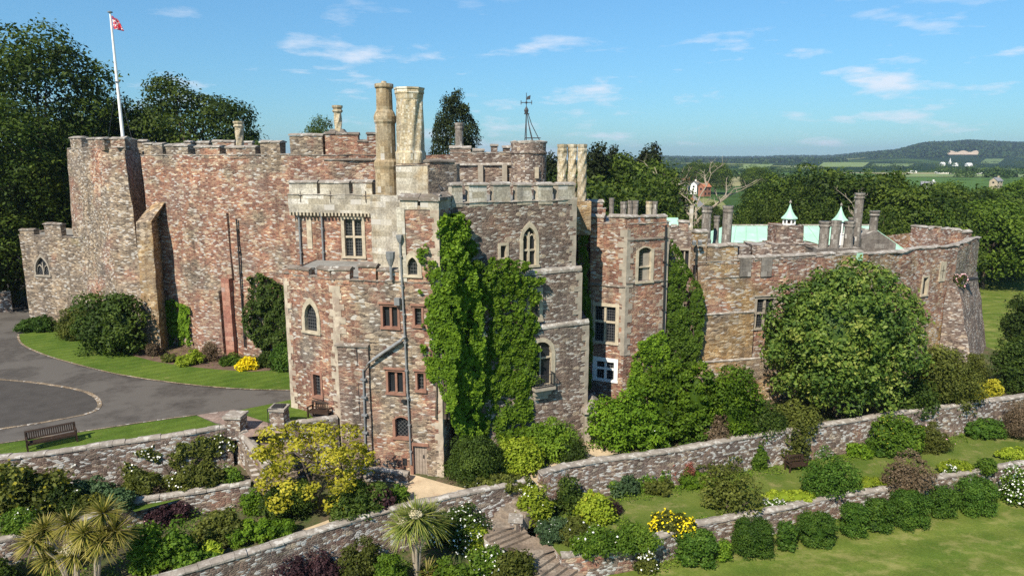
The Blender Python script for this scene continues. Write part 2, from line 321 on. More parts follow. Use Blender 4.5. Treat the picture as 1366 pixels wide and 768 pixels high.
M['l_plume'] = leafmat('cream_plume', [(.36, .30, .18), (.48, .42, .28), (.55, .5, .36)], .8, .2)

# ------------------------------------------------------------------ mesh builder
class MB:
    def __init__(s): s.v = []; s.f = []; s.m = []
    def add(s, vs, fs, m=0):
        o = len(s.v); s.v += [Vector(q) for q in vs]; s.f += [[o+i for i in f] for f in fs]; s.m += [m]*len(fs)
    def box(s, o, ax, ay, az, m=0):
        o, ax, ay, az = map(Vector, (o, ax, ay, az))
        p = [o, o+ax, o+ax+ay, o+ay, o+az, o+ax+az, o+ax+ay+az, o+ay+az]
        s.add(p, [[0, 3, 2, 1], [4, 5, 6, 7], [0, 1, 5, 4], [1, 2, 6, 5], [2, 3, 7, 6], [3, 0, 4, 7]], m)
    def abox(s, x0, x1, y0, y1, z0, z1, m=0): s.box((x0, y0, z0), (x1-x0, 0, 0), (0, y1-y0, 0), (0, 0, z1-z0), m)
    def fbox(s, fc, u0, u1, z0, z1, n0, n1, m=0):      # box on a wall face; n outward
        s.box(fc.P(u0, z0, n1), fc.P(u1, z0, n1)-fc.P(u0, z0, n1), fc.P(u0, z0, n0)-fc.P(u0, z0, n1), (0, 0, z1-z0), m)
    def prism(s, pts, z0, z1, m=0, mt=None):
        n = len(pts)
        zz1 = z1 if isinstance(z1, (list, tuple)) else [z1]*n
        v = [(p[0], p[1], z0) for p in pts]+[(p[0], p[1], zz1[i]) for i, p in enumerate(pts)]
        s.add(v, [[i, (i+1) % n, n+(i+1) % n, n+i] for i in range(n)]+[list(range(n-1, -1, -1))], m)
        s.add(v[n:], [list(range(n))], m if mt is None else mt)
    def tube(s, path, radii, n=8, m=0, cap=True):
        path = [Vector(p) for p in path]; k = len(path)
        if not isinstance(radii, (list, tuple)): radii = [radii]*k
        vs = []
        for i, p in enumerate(path):
            d = (path[min(i+1, k-1)]-path[max(i-1, 0)]).normalized()
            a = d.cross(Vector((0, 0, 1)) if abs(d.z) < .9 else Vector((1, 0, 0))).normalized(); b = d.cross(a)
            for j in range(n):
                t = 2*math.pi*j/n; vs.append(p+(a*math.cos(t)+b*math.sin(t))*radii[i])
        fs = [[i*n+j, i*n+(j+1) % n, (i+1)*n+(j+1) % n, (i+1)*n+j] for i in range(k-1) for j in range(n)]
        if cap: fs += [list(range(n-1, -1, -1)), [(k-1)*n+j for j in range(n)]]
        s.add(vs, fs, m)
    def lathe(s, cx, cy, prof, n=12, m=0, fn=None, rot=0):
        vs = []
        for (r, z) in prof:
            for j in range(n):
                t = 2*math.pi*j/n+rot; rr = r*(fn(t, z) if fn else 1)
                vs.append((cx+rr*math.cos(t), cy+rr*math.sin(t), z))
        k = len(prof)
        fs = [[i*n+j, i*n+(j+1) % n, (i+1)*n+(j+1) % n, (i+1)*n+j] for i in range(k-1) for j in range(n)]
        fs += [list(range(n-1, -1, -1)), [(k-1)*n+j for j in range(n)]]
        s.add(vs, fs, m)
    def build(s, name, mats, parent=None, origin=None, jitter=0.0, jscale=.9, smooth=False):
        if not isinstance(mats, (list, tuple)): mats = [mats]
        off = Vector(origin) if origin is not None else (worldloc(parent) if parent else Vector((0, 0, 0)))
        me = bpy.data.meshes.new(name)
        me.from_pydata([v-off for v in s.v], [], s.f)
        for q in mats: me.materials.append(M[q] if isinstance(q, str) else q)
        uvl = me.uv_layers.new(name='UVMap'); uv = np.zeros(len(me.loops)*2, np.float32)
        me.polygons.foreach_set('material_index', s.m)
        for p in me.polygons:
            nn = p.normal
            if abs(nn.z) > .75:
                for li in p.loop_indices:
                    q = s.v[me.loops[li].vertex_index]; uv[2*li] = q.x; uv[2*li+1] = q.y
            else:
                h = math.hypot(nn.x, nn.y); tx, ty = -nn.y/h, nn.x/h
                for li in p.loop_indices:
                    q = s.v[me.loops[li].vertex_index]; uv[2*li] = q.x*tx+q.y*ty; uv[2*li+1] = q.z
        uvl.data.foreach_set('uv', uv)
        if jitter:
            for i, vv in enumerate(me.vertices):
                q = s.v[i]
                vv.co += Vector((noise.noise(q*jscale), noise.noise(q*jscale+Vector((31, 7, 3))), noise.noise(q*jscale*1.4+Vector((5, 71, 13)))*.8))*jitter
        if smooth: me.polygons.foreach_set('use_smooth', [True]*len(me.polygons))
        me.update()
        o = bpy.data.objects.new(name, me); col.objects.link(o)
        if parent: o.parent = parent
        elif origin is not None: o.location = off
        return o
def grid_wall(mb, fc, z0, z1, holes=(), m=0, step=.55, depth=.32, z1b=None):
    """a vertical wall face with real openings; z1b: top height at the right end"""
    us = {0.0, fc.L}; zs = {z0, z1}
    k = max(1, round(fc.L/step)); us |= {fc.L*i/k for i in range(k+1)}
    k = max(1, round((z1-z0)/step)); zs |= {z0+(z1-z0)*i/k for i in range(k+1)}
    def snap(S, vals):
        S = {x for x in S if all(abs(x-v) > .12 for v in vals)}; return sorted(S | set(vals))
    us = snap(us-{0.0, fc.L}, [0.0, fc.L]+[h[0] for h in holes]+[h[2] for h in holes])
    zs = snap(zs-{z0, z1}, [z0, z1]+[h[1] for h in holes]+[h[3] for h in holes])
    idx = {}; vs = []; fs = []
    def vi(i, j):
        if (i, j) not in idx:
            idx[(i, j)] = len(vs); z = zs[j]
            if z1b is not None: z = z0+(z-z0)*(z1+(z1b-z1)*us[i]/fc.L-z0)/(z1-z0)
            vs.append(fc.P(us[i], z))
        return idx[(i, j)]
    for i in range(len(us)-1):
        for j in range(len(zs)-1):
            cu, cz = (us[i]+us[i+1])/2, (zs[j]+zs[j+1])/2
            if any(h[0] < cu < h[2] and h[1] < cz < h[3] for h in holes): continue
            fs.append([vi(i, j), vi(i+1, j), vi(i+1, j+1), vi(i, j+1)])
    mb.add(vs, fs, m)
    for (u0, a, u1, b) in holes:
        A = [fc.P(u0, a), fc.P(u1, a), fc.P(u1, b), fc.P(u0, b)]; B = [fc.P(u0, a, -depth), fc.P(u1, a, -depth), fc.P(u1, b, -depth), fc.P(u0, b, -depth)]
        mb.add(A+B, [[0, 1, 5, 4], [1, 2, 6, 5], [2, 3, 7, 6], [3, 0, 4, 7]], m)
        mb.add(B, [[0, 1, 2, 3]], m)
def block(pts, z0, z1, holes=None, m=0, mt=1, step=.55, skip=(), top=True, mb=None, em=None, drop=.06):
    """tower or range: wall faces round a plan polygon (counter-clockwise), flat roof; holes {edge: [px rects]}"""
    mb = mb or MB(); n = len(pts); fcs = []
    for i in range(n):
        fc = Face(pts[i], pts[(i+1) % n]); fcs.append(fc)
        if i in skip: continue
        hs = [fc.rect(r) for r in (holes or {}).get(i, [])]
        grid_wall(mb, fc, z0, z1, hs, (em or {}).get(i, m), step)
    if top:
        mb.add([(p[0], p[1], z1-drop) for p in pts], [list(range(n))], mt)
    return mb, fcs
# ================================================================== the castle
castle = empty('castle', (0, 50, 0))
tag(castle, 'sprawling medieval castle of red and grey sandstone with battlements, ivy and tall twisted chimneys', 'castle')
def cpart(mb, name, mats, label=None, parent=None, jitter=0.0, jscale=.9):
    o = mb.build(name, mats, parent or castle, jitter=jitter, jscale=jscale)
    if label: o['label'] = label
    return o
def patch(mb, bl, br, tr, tl, step=.6, m=0):
    bl, br, tr, tl = map(Vector, (bl, br, tr, tl))
    nu = max(1, round(max((br-bl).length, (tr-tl).length)/step)); nv = max(1, round((tl-bl).length/step))
    vs = []
    for j in range(nv+1):
        for i in range(nu+1):
            a, b = i/nu, j/nv; vs.append((bl*(1-a)+br*a)*(1-b)+(tl*(1-a)+tr*a)*b)
    mb.add(vs, [[j*(nu+1)+i, j*(nu+1)+i+1, (j+1)*(nu+1)+i+1, (j+1)*(nu+1)+i] for j in range(nv) for i in range(nu)], m)
def coping(mb, fc, u0, u1, z, n0, n1, h=.16, m=1, ov=.07):
    """gable-topped coping stones, in lengths of about a metre"""
    k = max(1, round((u1-u0)/.9)); rr = random.Random(int(u0*97+z*31))
    for i in range(k):
        a = u0-(ov if i == 0 else 0)+(u1-u0)*i/k; b = (u0+(u1-u0)*(i+1)/k)+(ov if i == k-1 else 0)
        dz = rr.uniform(-.025, .025); dn = rr.uniform(-.02, .02)
        zz = z+dz; a0, b0 = a+.012, b-.012; nm = (n0+n1)/2
        P = fc.P
        v = [P(a0, zz, n1+ov+dn), P(b0, zz, n1+ov+dn), P(b0, zz, n0-ov), P(a0, zz, n0-ov), P(a0, zz+h*.55, n1+ov+dn), P(b0, zz+h*.55, n1+ov+dn), P(b0, zz+h*.55, n0-ov), P(a0, zz+h*.55, n0-ov), P(a0, zz+h*1.25, nm), P(b0, zz+h*1.25, nm)]
        mb.add(v, [[0, 3, 2, 1], [0, 1, 5, 4], [2, 3, 7, 6], [4, 5, 9, 8], [6, 7, 8, 9], [1, 2, 6, 9, 5], [3, 0, 4, 8, 7]], m)
def battlement(fc, zb, mer, mats, th=.5, parent=None, label=None, sill=True, name='battlement', u=None):
    mb = MB()
    if sill:
        a, b = u or (0, fc.L); coping(mb, fc, a, b, zb-.03, -th, .0, .07, 1, .05)
    for (x0, x1, yt) in mer:
        u0 = fc.uz(x0, yt)[0]; u1 = fc.uz(x1, yt)[0]; zt = fc.uz((x0+x1)/2, yt)[1]
        if zt-zb < .3: zt = zb+.3
        k = max(1, round((u1-u0)/.7))
        for i in range(k): mb.fbox(fc, u0+(u1-u0)*i/k, u0+(u1-u0)*(i+1)/k, zb-.25, zt-.18, -th, .012, 0)
        coping(mb, fc, u0, u1, zt-.18, -th, .012, .15, 1)
    return cpart(mb, name, mats, label, parent, jitter=.07, jscale=1.3)
def quoins(fA, fB, z0, z1, mat='frame', seed=1, h=.34):
    rr = random.Random(seed); mb = MB(); z = z0; k = 0
    while z < z1-.1:
        hh = min(h*rr.uniform(.8, 1.25), z1-z); la, lb = (.50, .26) if k % 2 else (.26, .50); la *= rr.uniform(.75, 1.2); lb *= rr.uniform(.75, 1.2)
        c = fB.P(0, z)
        p = [(c+Vector((*(-fA.d*la+fA.n*.03), 0))), (c+Vector((*(fA.n*.03+fB.n*.03), 0))), (c+Vector((*(fB.d*lb+fB.n*.03), 0))), (c+Vector((*(fB.d*lb-fB.n*.1), 0))), (c+Vector((*(-fA.n*.15-fB.n*.15), 0))), (c+Vector((*(-fA.d*la-fA.n*.1), 0)))]
        if True: mb.prism([(q.x, q.y) for q in p], z+.001, z+hh-.001)
        z += hh; k += 1
    return cpart(mb, 'quoins', [mat], jitter=.03, jscale=3)
def arch_z(s, a, kind):
    s = min(1, abs(s))
    if kind == 'pointed': r = 1.9*a; x = s*a; return math.sqrt(max(0, r*r-(x+r-a)**2))
    if kind == 'round': return a*math.sqrt(max(0, 1-s*s))
    return .45*a*(1-s*s)
def window(fc, px, lights=2, trans=(), arch=None, frame='frame', wall='red', glass='glass', label=None, fw=.13, mull=.10, sill=True, deep=.2, hood=False):
    u0, z0, u1, z1 = fc.rect(px); a = (u1-u0)/2; um = (u0+u1)/2; f = MB()
    zs = z1-(arch_z(0, a, arch) if arch else 0)
    f.fbox(fc, u0-fw, u0+.025, z0, zs, -.28, .05); f.fbox(fc, u1-.025, u1+fw, z0, zs, -.28, .05)
    if arch:
        n = 14; S = [-1+2*i/n for i in range(n+1)]
        for i in range(n):
            s0, s1 = S[i], S[i+1]
            def pt(s, k): return (um+s*a*k+0, zs+arch_z(s, a, arch)*((k*a+0)/a if k > 1 else 1)+(.0 if k > 1 else 0))
            k = (a+fw)/a
            (xa, za), (xb, zb) = pt(s0, 1), pt(s1, 1); (Xa, Za), (Xb, Zb) = pt(s0, k), pt(s1, k)
            v = [fc.P(xa, za, .05), fc.P(xb, zb, .05), fc.P(Xb, Zb, .05), fc.P(Xa, Za, .05), fc.P(xa, za, -.28), fc.P(xb, zb, -.28), fc.P(Xb, Zb, -.05), fc.P(Xa, Za, -.05)]
            f.add(v, [[0, 1, 2, 3], [4, 5, 1, 0], [3, 2, 6, 7]], 0)
            # spandrel between the arch and the square opening, faced like the wall
            v = [fc.P(xa, za, -.004), fc.P(xb, zb, -.004), fc.P(xb, z1+.02, -.004), fc.P(xa, z1+.02, -.004)]
            f.add(v, [[0, 1, 2, 3]], 1)
    else:
        f.fbox(fc, u0-fw, u1+fw, z1-.02, z1+fw, -.28, .052)
    if hood: f.fbox(fc, u0-fw-.1, u1+fw+.1, z1+fw+.003, z1+fw+.10, -.05, .14)
    if sill: f.fbox(fc, u0-fw-.04, u1+fw+.04, z0-.13, z0+.01, -.28, .10)
    for i in range(1, lights):
        x = u0+(u1-u0)*i/lights; f.fbox(fc, x-mull/2, x+mull/2, z0+.01, (zs if arch else z1-.02)+(arch_z(0, a, arch)*.62 if arch else 0), -.22, -.06)
    for t in trans:
        z = z0+(z1-z0)*t
        for i in range(lights):
            xa = u0+(u1-u0)*i/lights+(mull/2 if i else .025); xb = u0+(u1-u0)*(i+1)/lights-(mull/2 if i < lights-1 else .025)
            f.fbox(fc, xa, xb, z-mull*.45, z+mull*.45, -.22, -.065)
    if arch == 'pointed' and lights == 2:            # tracery: a small arch over each light
        for i in (0, 1):
            c = u0+a*(.5+i); b = a*.5-.03
            path = [fc.P(c+b*s, zs+arch_z(s, b, 'pointed')*.95, -.13) for s in [-1+2*j/10 for j in range(11)]]
            f.tube(path, .05, 6)
    o = f.build('window', [frame, wall], castle, jitter=.012, jscale=3)
    if label: o['label'] = label
    p = MB(); p.fbox(fc, u0-.01, u1+.01, z0-.01, z1+.0, -deep-.10, -deep); p.build('pane', [glass], o)
    return o
def string(fc, z, u0=None, u1=None, h=.14, n=.10, name='string_course', mat='coping'):
    mb = MB(); a = 0 if u0 is None else u0; b = fc.L if u1 is None else u1; k = max(1, round((b-a)/1.0))
    for i in range(k):
        x0, x1 = a+(b-a)*i/k, a+(b-a)*(i+1)/k
        v = [fc.P(x0, z, -.05), fc.P(x1, z, -.05), fc.P(x1, z, n), fc.P(x0, z, n), fc.P(x0, z+h, -.05), fc.P(x1, z+h, -.05), fc.P(x1, z+h*.5, n), fc.P(x0, z+h*.5, n)]
        mb.add(v, [[0, 1, 2, 3], [3, 2, 6, 7], [7, 6, 5, 4], [0, 3, 7, 4], [1, 5, 6, 2]], 0)
    return cpart(mb, name, [mat], jitter=.04, jscale=1.2)
def pipe(fc, px0, y0, px1, y1, r=.075, hopper=True, mat='metal', label=None):
    """a lead rainwater pipe down the wall with brackets and a hopper head"""
    (ua, za), (ub, zb) = fc.uz(px0, y0), fc.uz(px1, y1); mb = MB()
    mb.tube([fc.P(ua, za, .13), fc.P(ub, zb, .13)], r, 8)
    k = max(2, int((za-zb)/1.6))
    for i in range(k):
        t = (i+.5)/k; mb.fbox(fc, ua+(ub-ua)*t-r*1.6, ua+(ub-ua)*t+r*1.6, za+(zb-za)*t-.04, za+(zb-za)*t+.04, -.03, .13+r*1.2)
    o = cpart(mb, 'downpipe', [mat], label)
    if hopper:
        h = MB(); h.lathe(*fc.P(ua, za, .16)[:2], [(.09, za-.05), (.20, za+.2), (.22, za+.38), (.19, za+.38)], 4, rot=math.pi/4+math.atan2(fc.d.y, fc.d.x)); h.build('hopper_head', [mat], o)
    return o
def chimney(px, hw, ytop, ybot, Y, mat='chimneygrey', label=None, n=12, cap=1.22, square=False, twist=0, pot=False, extra=None):
    c = at_y(px, ytop, Y); zt = c.z; zb = at_y(px, ybot, Y).z-.4; zc = c.y*CP+(CAMZ-c.z)*SP; r = hw/F*zc; mb = MB()
    fn = (lambda t, z: 1+.10*max(-.8, math.cos(4*(t-twist*(z-zb))))) if twist else None
    if twist: prof = [(r*.96, zb+(zt-.45-zb)*i/22) for i in range(23)]; n = 32
    else:
        prof = [(r*1.15, zb), (r*1.15, zb+.28), (r*.98, zb+.40), (r*.95, zt-.5)]
        if square: n = 4
    ro = R(45)-R(20) if square else .2
    mb.lathe(c.x, c.y, prof, n, 0, fn, ro)
    o = cpart(mb, 'chimney', [mat], label, jitter=.03, jscale=1.2)
    cp = MB(); rc = r*cap
    m8 = 8 if twist else n
    cp.lathe(c.x, c.y, [(r*.98, zt-.52), (rc*.96, zt-.42), (rc*.96, zt-.33), (r*1.0, zt-.28), (rc, zt-.12), (rc, zt), (rc*.75, zt)], m8, 0, None, ro)
    cp.lathe(c.x, c.y, [(rc*.7, zt-.02), (rc*.62, zt+.015)], m8, 1, None, ro)
    cp.build('cap', [mat, 'black'], o, jitter=.02)
    return o

# ---- low wing with the gothic window, far left
A0, A1 = at_y(25, 312, 62.6), at_y(118, 312, 60.4)
wing_w = (47, 343, 65, 367)
mb, fs = block([A0.xy, A1.xy, (A1.x+.5, 68), (A0.x-1, 69)], 2.3, 11.2, {0: [wing_w]})
cpart(mb, 'gate_wing', ['grey', 'lead'], 'low grey wing with one gothic window beside the far left tower', jitter=.06)
battlement(fs[0], 11.2, [(26, 45, 305), (58, 80, 297)], ['grey', 'copingdark'])
battlement(fs[3], 11.2, [], ['grey', 'copingdark'])
window(fs[0], wing_w, 2, (), 'pointed', 'framegrey', 'grey', 'glassdiag', 'gothic window of the low left wing')

# ---- battered bastion, far left
top = [W(92, 62.5), W(136, 57.8), W(167, 57.1), W(186, 63)]; bot = [W(79, 61.5), W(136, 55.2), W(176, 55.2), W(193, 61.5)]
zt = 19.0; mb = MB()
for i in range(3): patch(mb, (*bot[i], 2.3), (*bot[i+1], 2.3), (*top[i+1], zt), (*top[i], zt))
mb.add([(*p, zt-.1) for p in top]+[(*W(92, 72), zt-.1)], [[0, 1, 2, 3, 4]], 1)
patch(mb, (*W(79, 72), 2.3), (*bot[0], 2.3), (*top[0], zt), (*W(92, 72), zt))
cpart(mb, 'bastion_tower', ['grey', 'lead'], 'battered grey bastion tower under the flagpole', jitter=.14, jscale=.6)
f0, f1, f2 = Face(top[0], top[1]), Face(top[1], top[2]), Face(top[2], top[3])
battlement(f0, zt, [(93, 108, 182), (116, 138, 183)], ['grey', 'coping'], .6)
battlement(f1, zt, [(147, 166, 182.5)], ['grey', 'coping'], .6)
battlement(f2, zt, [(172, 182, 184)], ['grey', 'coping'], .6)
# ---- keep: long wall to the right of the bastion
K = [W(189, 55), W(300, 51.6), W(385, 50.0), W(432, 49.8), W(508, 50.2), W(610, 52)]
zk = 18.35; slit = []
mb, kf = block(K+[(-2, 66), (-30, 76)], 2.3, zk, None, 0, 1, .6, skip=(5, 6))
cpart(mb, 'keep_wall', ['red', 'lead'], 'tall patched red rubble keep wall', jitter=.12, jscale=.5)
battlement(kf[0], zk, [(191, 216, 190), (221, 250, 192), (260, 293, 193.5)], ['grey', 'coping'], .7)
battlement(kf[1], zk, [(301, 340, 194), (347, 373, 187)], ['grey', 'coping'], .7)
battlement(kf[2], zk, [(386, 430, 178)], ['grey', 'coping'], .7)
battlement(kf[3], zk, [(433, 478, 176), (478, 489, 186), (489, 505, 176)], ['red', 'copingdark'], .7)
string(kf[3], 17.95, h=.16, n=.12, mat='copingdark')
# recess wall between bastion and keep
mb = MB(); grid_wall(mb, Face(W(165, 63.5), W(196, 63.5)), 2.3, 18.6); cpart(mb, 'recess_wall', ['grey'], jitter=.06)
battlement(Face(W(176, 63.5), W(197, 63.5)), 18.5, [(177, 195, 186)], ['grey', 'coping'])
# far side of the keep's wall walk, seen over the top
fb = Face(W(205, 66), W(345, 66)); mb = MB(); grid_wall(mb, fb, 14, 18.9, step=.8); cpart(mb, 'inner_parapet', ['grey'], jitter=.05)
battlement(fb, 18.9, [(197, 218, 190.5), (232, 244, 190.5), (246, 257, 187.5), (262, 278, 188), (283, 312, 187), (324, 336, 188.5)], ['grey', 'coping'])
# ---- ochre buttress
b0, b1, b2 = at_y(185, 330, 53.2), at_y(205, 330, 52.7), at_y(216.5, 330, 54.9)
zb = at_y(200, 296, 53).z; ztop = at_y(208, 264, 54.3).z
mb = MB(); e0, e1 = (b0.x+.6, 55.8), (b2.x+.6, 55.2)
patch(mb, (b0.x-.2, b0.y-.5, 2.3), (b1.x+.1, b1.y-.6, 2.3), (b1.x, b1.y, zb), (b0.x, b0.y, zb)); patch(mb, (b1.x+.1, b1.y-.6, 2.3), (b2.x, b2.y, 2.3), (b2.x, b2.y, zb), (b1.x, b1.y, zb))
patch(mb, (e0[0], e0[1], 2.3), (b0.x-.2, b0.y-.5, 2.3), (b0.x, b0.y, zb), (*e0, zb))
patch(mb, (b0.x, b0.y, zb), (b1.x, b1.y, zb), (b1.x+.5, b1.y+1.7, ztop), (e0[0], e0[1], ztop)); mb.add([(b1.x, b1.y, zb), (b2.x, b2.y, zb), (b1.x+.5, b1.y+1.7, ztop)], [[0, 1, 2]]); mb.add([(e0[0], e0[1], zb), (b0.x, b0.y, zb), (e0[0], e0[1], ztop)], [[0, 1, 2]])
cpart(mb, 'buttress', ['ochre'], 'ochre stone buttress at the left end of the keep wall', jitter=.09)
# ---- red pilaster and pipe on the keep
fk = kf[1]; mb = MB(); u0, z0 = fk.uz(304, 465); u1, z1 = fk.uz(327, 372); um_, zm = fk.uz(303, 284)
mb.fbox(fk, u0+.15, u0+.9, 2.3, z1, -.1, .38)
mb2 = MB(); mb2.fbox(fk, u0+.15, u0+1.0, z1+.01, zm, -.1, .20); mb2.fbox(fk, u0-2.6, u0-.2, 2.3, z1-1.0, -.1, .30); cpart(mb2, 'wall_pier', ['red'], jitter=.12, jscale=.5)
cpart(mb, 'pilaster', ['redashlar'], 'tall red pilaster up the keep wall', jitter=.04)
pipe(fk, 317, 292, 328, 462, .06, False, 'black')

# ---- porch block with the pale machicolated parapet
P0, P1 = at_y(394, 310, 46.0), at_y(497, 310, 44.9)
pw = (459.5, 292, 483.5, 342)
mb, pf = block([P0.xy, P1.xy, (P1.x, 50.5), (P0.x+.1, 50.5)], 8, 14.6, {0: [pw]})
cpart(mb, 'porch_block', ['redtower', 'lead'], 'red block under the pale machicolated parapet', jitter=.05)
window(pf[0], pw, 2, (.52,), None, 'frame', 'redtower', 'glass', 'tall four light window under the pale parapet', fw=.2, mull=.14)
Q0, Q1 = at_y(384, 262, 45.7), at_y(499, 262, 44.5); zq = 14.55
mb, qf = block([Q0.xy, Q1.xy, (Q1.x, 50), (Q0.x, 50.4)], zq, 15.75, None); cpart(mb, 'machicolated_parapet', ['pale', 'lead'], 'pale limestone parapet on small corbels', jitter=.05)
battlement(qf[0], 15.75, [(384.5, 421.5, 240), (425.5, 465.5, 240.5), (470.5, 496, 240.5)], ['pale', 'coping'], .5)
battlement(qf[3], 15.75, [], ['pale', 'coping'], .5)
mb = MB(); k = 24
for i in range(k): mb.fbox(qf[0], qf[0].L*(i+.1)/k, qf[0].L*(i+.55)/k, zq-.2, zq+.02, -.45, .03)
cpart(mb, 'corbels', ['frame'], jitter=.03)
mb = MB()
for xx in (401, 441, 488): u_, z_ = qf[0].uz(xx, 262); mb.fbox(qf[0], u_-.02, u_+.02, z_-.4, z_+.35, -.02, .045); mb.fbox(qf[0], u_-.13, u_+.13, z_+.02, z_+.06, -.02, .04)
cpart(mb, 'arrow_slits', ['hollow_shade'])  # dark bars on the parapet face, painted shade in place of cut slits
for xx in (400, 430): pipe(pf[0], xx, 288, xx+3, 352, .065, True)
mb = MB(); u_, z_ = pf[0].uz(413, 312); mb.fbox(pf[0], u_-.18, u_+.18, z_-1.0, z_+1.0, -.05, .045); cpart(mb, 'blocked_slit', ['frame'])

# ---- entrance tower
Lp, Fp, Rp = Vector((-13.55, 40.0)), Vector((-10.0, 37.9)), Vector((-3.95, 36.75))
ze = 11.4
holesL = [(406.5, 405, 423.5, 442), (418.5, 499, 428.5, 528)]
holesR = [(510.5, 408, 531, 436), (553, 410, 563, 434), (517.5, 495, 538.5, 523.5), (556.5, 497, 566, 520), (527, 556, 545.5, 583), (551, 594, 569.5, 636)]
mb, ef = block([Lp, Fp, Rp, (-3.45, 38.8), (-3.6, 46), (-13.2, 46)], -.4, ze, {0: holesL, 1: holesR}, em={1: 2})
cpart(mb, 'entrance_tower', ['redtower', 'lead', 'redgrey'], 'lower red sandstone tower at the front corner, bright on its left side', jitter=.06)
battlement(ef[0], ze, [(384.5, 411, 355), (423, 441, 356)], ['redtower', 'copingdark'], .5)
battlement(ef[1], ze, [(442, 466, 356), (478, 501, 352), (504, 532, 357)], ['redtower', 'copingdark'], .5)
quoins(ef[0], ef[1], -.3, 11.1, 'quoin', 3); quoins(ef[5], ef[0], 3, 11.1, 'quoin', 5)
quoins(ef[1], ef[2], -.3, 15.4, 'quoin', 9)
window(ef[0], holesL[0], 1, (), 'pointed', 'frame', 'redtower', 'glass', 'arched window on the bright left side of the entrance tower', fw=.22)
window(ef[0], holesL[1], 1, (), None, 'framered', 'redtower', 'glass', 'narrow red framed slit on the bright left side')
window(ef[1], holesR[0], 2, (), None, 'framered', 'redtower', 'glassfar', 'upper two light window with red stone surround', fw=.11, mull=.13, hood=True)
window(ef[1], holesR[1], 1, (), None, 'framered', 'redtower', 'glass', 'upper narrow window right of the downpipe', fw=.10, hood=True)
window(ef[1], holesR[2], 2, (), None, 'framered', 'redtower', 'glassfar', 'lower two light window with red stone surround', fw=.11, mull=.13, hood=True)
window(ef[1], holesR[3], 1, (), None, 'framered', 'redtower', 'glass', 'lower narrow window right of the downpipe', fw=.10, hood=True)
window(ef[1], holesR[4], 1, (), 'segmental', 'framered', 'redtower', 'glassdiag', 'barred segmental window near the ground', fw=.14)
# plank door
u0, z0, u1, z1 = ef[1].rect(holesR[5]); mb = MB()
for i in range(5): mb.fbox(ef[1], u0+(u1-u0)*i/5+.008, u0+(u1-u0)*(i+1)/5-.008, z0, z1-.06, -.24, -.15)
dr = cpart(mb, 'door', ['door'], 'weathered grey plank door at the foot of the tower')
h = MB(); h.fbox(ef[1], u0-.16, u1+.14, z1-.02, z1+.16, -.28, .06); h.fbox(ef[1], u0-.14, u0+.03, z0, z1-.02, -.28, .05); h.build('lintel', ['framered'], dr)
h = MB(); h.fbox(ef[1], u1-.26, u1-.2, 1.0, 1.2, -.15, -.10); h.build('handle', ['black'], dr)
mb = MB(); u_, z_ = ef[1].uz(540, 615); mb.fbox(ef[1], u_-.13, u_+.13, z_-.22, z_+.2, -.02, .045); cpart(mb, 'vent', ['black'])
mb = MB(); u_, z_ = ef[1].uz(539, 534); mb.fbox(ef[1], u_-.10, u_+.16, z_-.07, z_+.09, -.02, .2); cpart(mb, 'floodlight', ['black'])
# stepped string on the right face, dog-leg pipe and long downpipe
ua, za = ef[1].uz(449, 460); ub, _ = ef[1].uz(492, 460)
mb = MB(); grid_wall(mb, Face(ef[1].P(.05, 0, .16).xy, ef[1].P(ub, 0, .16).xy), -.4, za); patch(mb, ef[1].P(ub, -.4, .16), ef[1].P(ub, -.4, -.02), ef[1].P(ub, za, -.02), ef[1].P(ub, za, .16))
cpart(mb, 'corner_buttress', ['purple'], 'shallow greyish buttress below the string at the tower corner', jitter=.05)
string(ef[1], za, -.1, ub+.05, .2, .24, mat='copingdark')
pts = [ef[1].uz(538, 452), ef[1].uz(494, 482), ef[1].uz(487, 492), ef[1].uz(491, 631)]
mb = MB(); mb.tube([ef[1].P(u, z, .27) for u, z in pts], .055, 8); mb.tube([ef[1].P(u+.22, z+.22, .2) for u, z in pts[:2]], .06, 6)
for i in range(6): u_, z_ = pts[3][0]+(pts[2][0]-pts[3][0])*(i+.5)/6, pts[3][1]+(pts[2][1]-pts[3][1])*(i+.5)/6; mb.fbox(ef[1], u_-.16, u_+.16, z_-.05, z_+.05, -.05, .36)
cpart(mb, 'downpipe', ['metal'], 'dog legged downpipe across the right side of the entrance tower')
pipe(ef[1], 477, 461, 482, 560, .04, False, 'black')
pipe(ef[1], 534.5, 322, 549.5, 618, .052, True, label='long straight downpipe between the two light and narrow windows')
mb = MB(); u_, z_ = ef[1].uz(532, 401); mb.fbox(ef[1], u_-.15, u_+.15, z_-.2, z_+.2, .0, .35); cpart(mb, 'hopper_box', ['metal'])
# ---- stair block rising above the entrance tower
uq = ef[1].uz(536, 300)[0]; Qp = ef[1].P(uq, 0).xy; zsb = 15.55
sw = [(543.5, 343, 557.5, 367)]
mb, sf = block([Qp, Rp, (-3.45, 38.8), (Qp.x+.3, 42.3)], ze-.06, zsb, {0: sw}); cpart(mb, 'stair_block', ['redtower', 'lead'], 'red stair block with gabled copings above the entrance tower', jitter=.05)
window(sf[0], sw[0], 1, (), 'pointed', 'frame', 'redtower', 'glass', 'small pointed window high on the stair block', fw=.22)
mb = MB()
for (fc, x0, x1, yt) in ((sf[0], 534, 557, 262), (sf[0], 561, 583, 263)):
    u0 = max(-.1, fc.uz(x0, yt)[0]); u1 = min(fc.L+.1, fc.uz(x1, yt)[0]); mb.fbox(fc, u0, u1, zsb-.2, zsb+.28, -.8, .02)
    coping(mb, fc, u0, u1, zsb+.28, -.8, .02, .3, 1, .1)
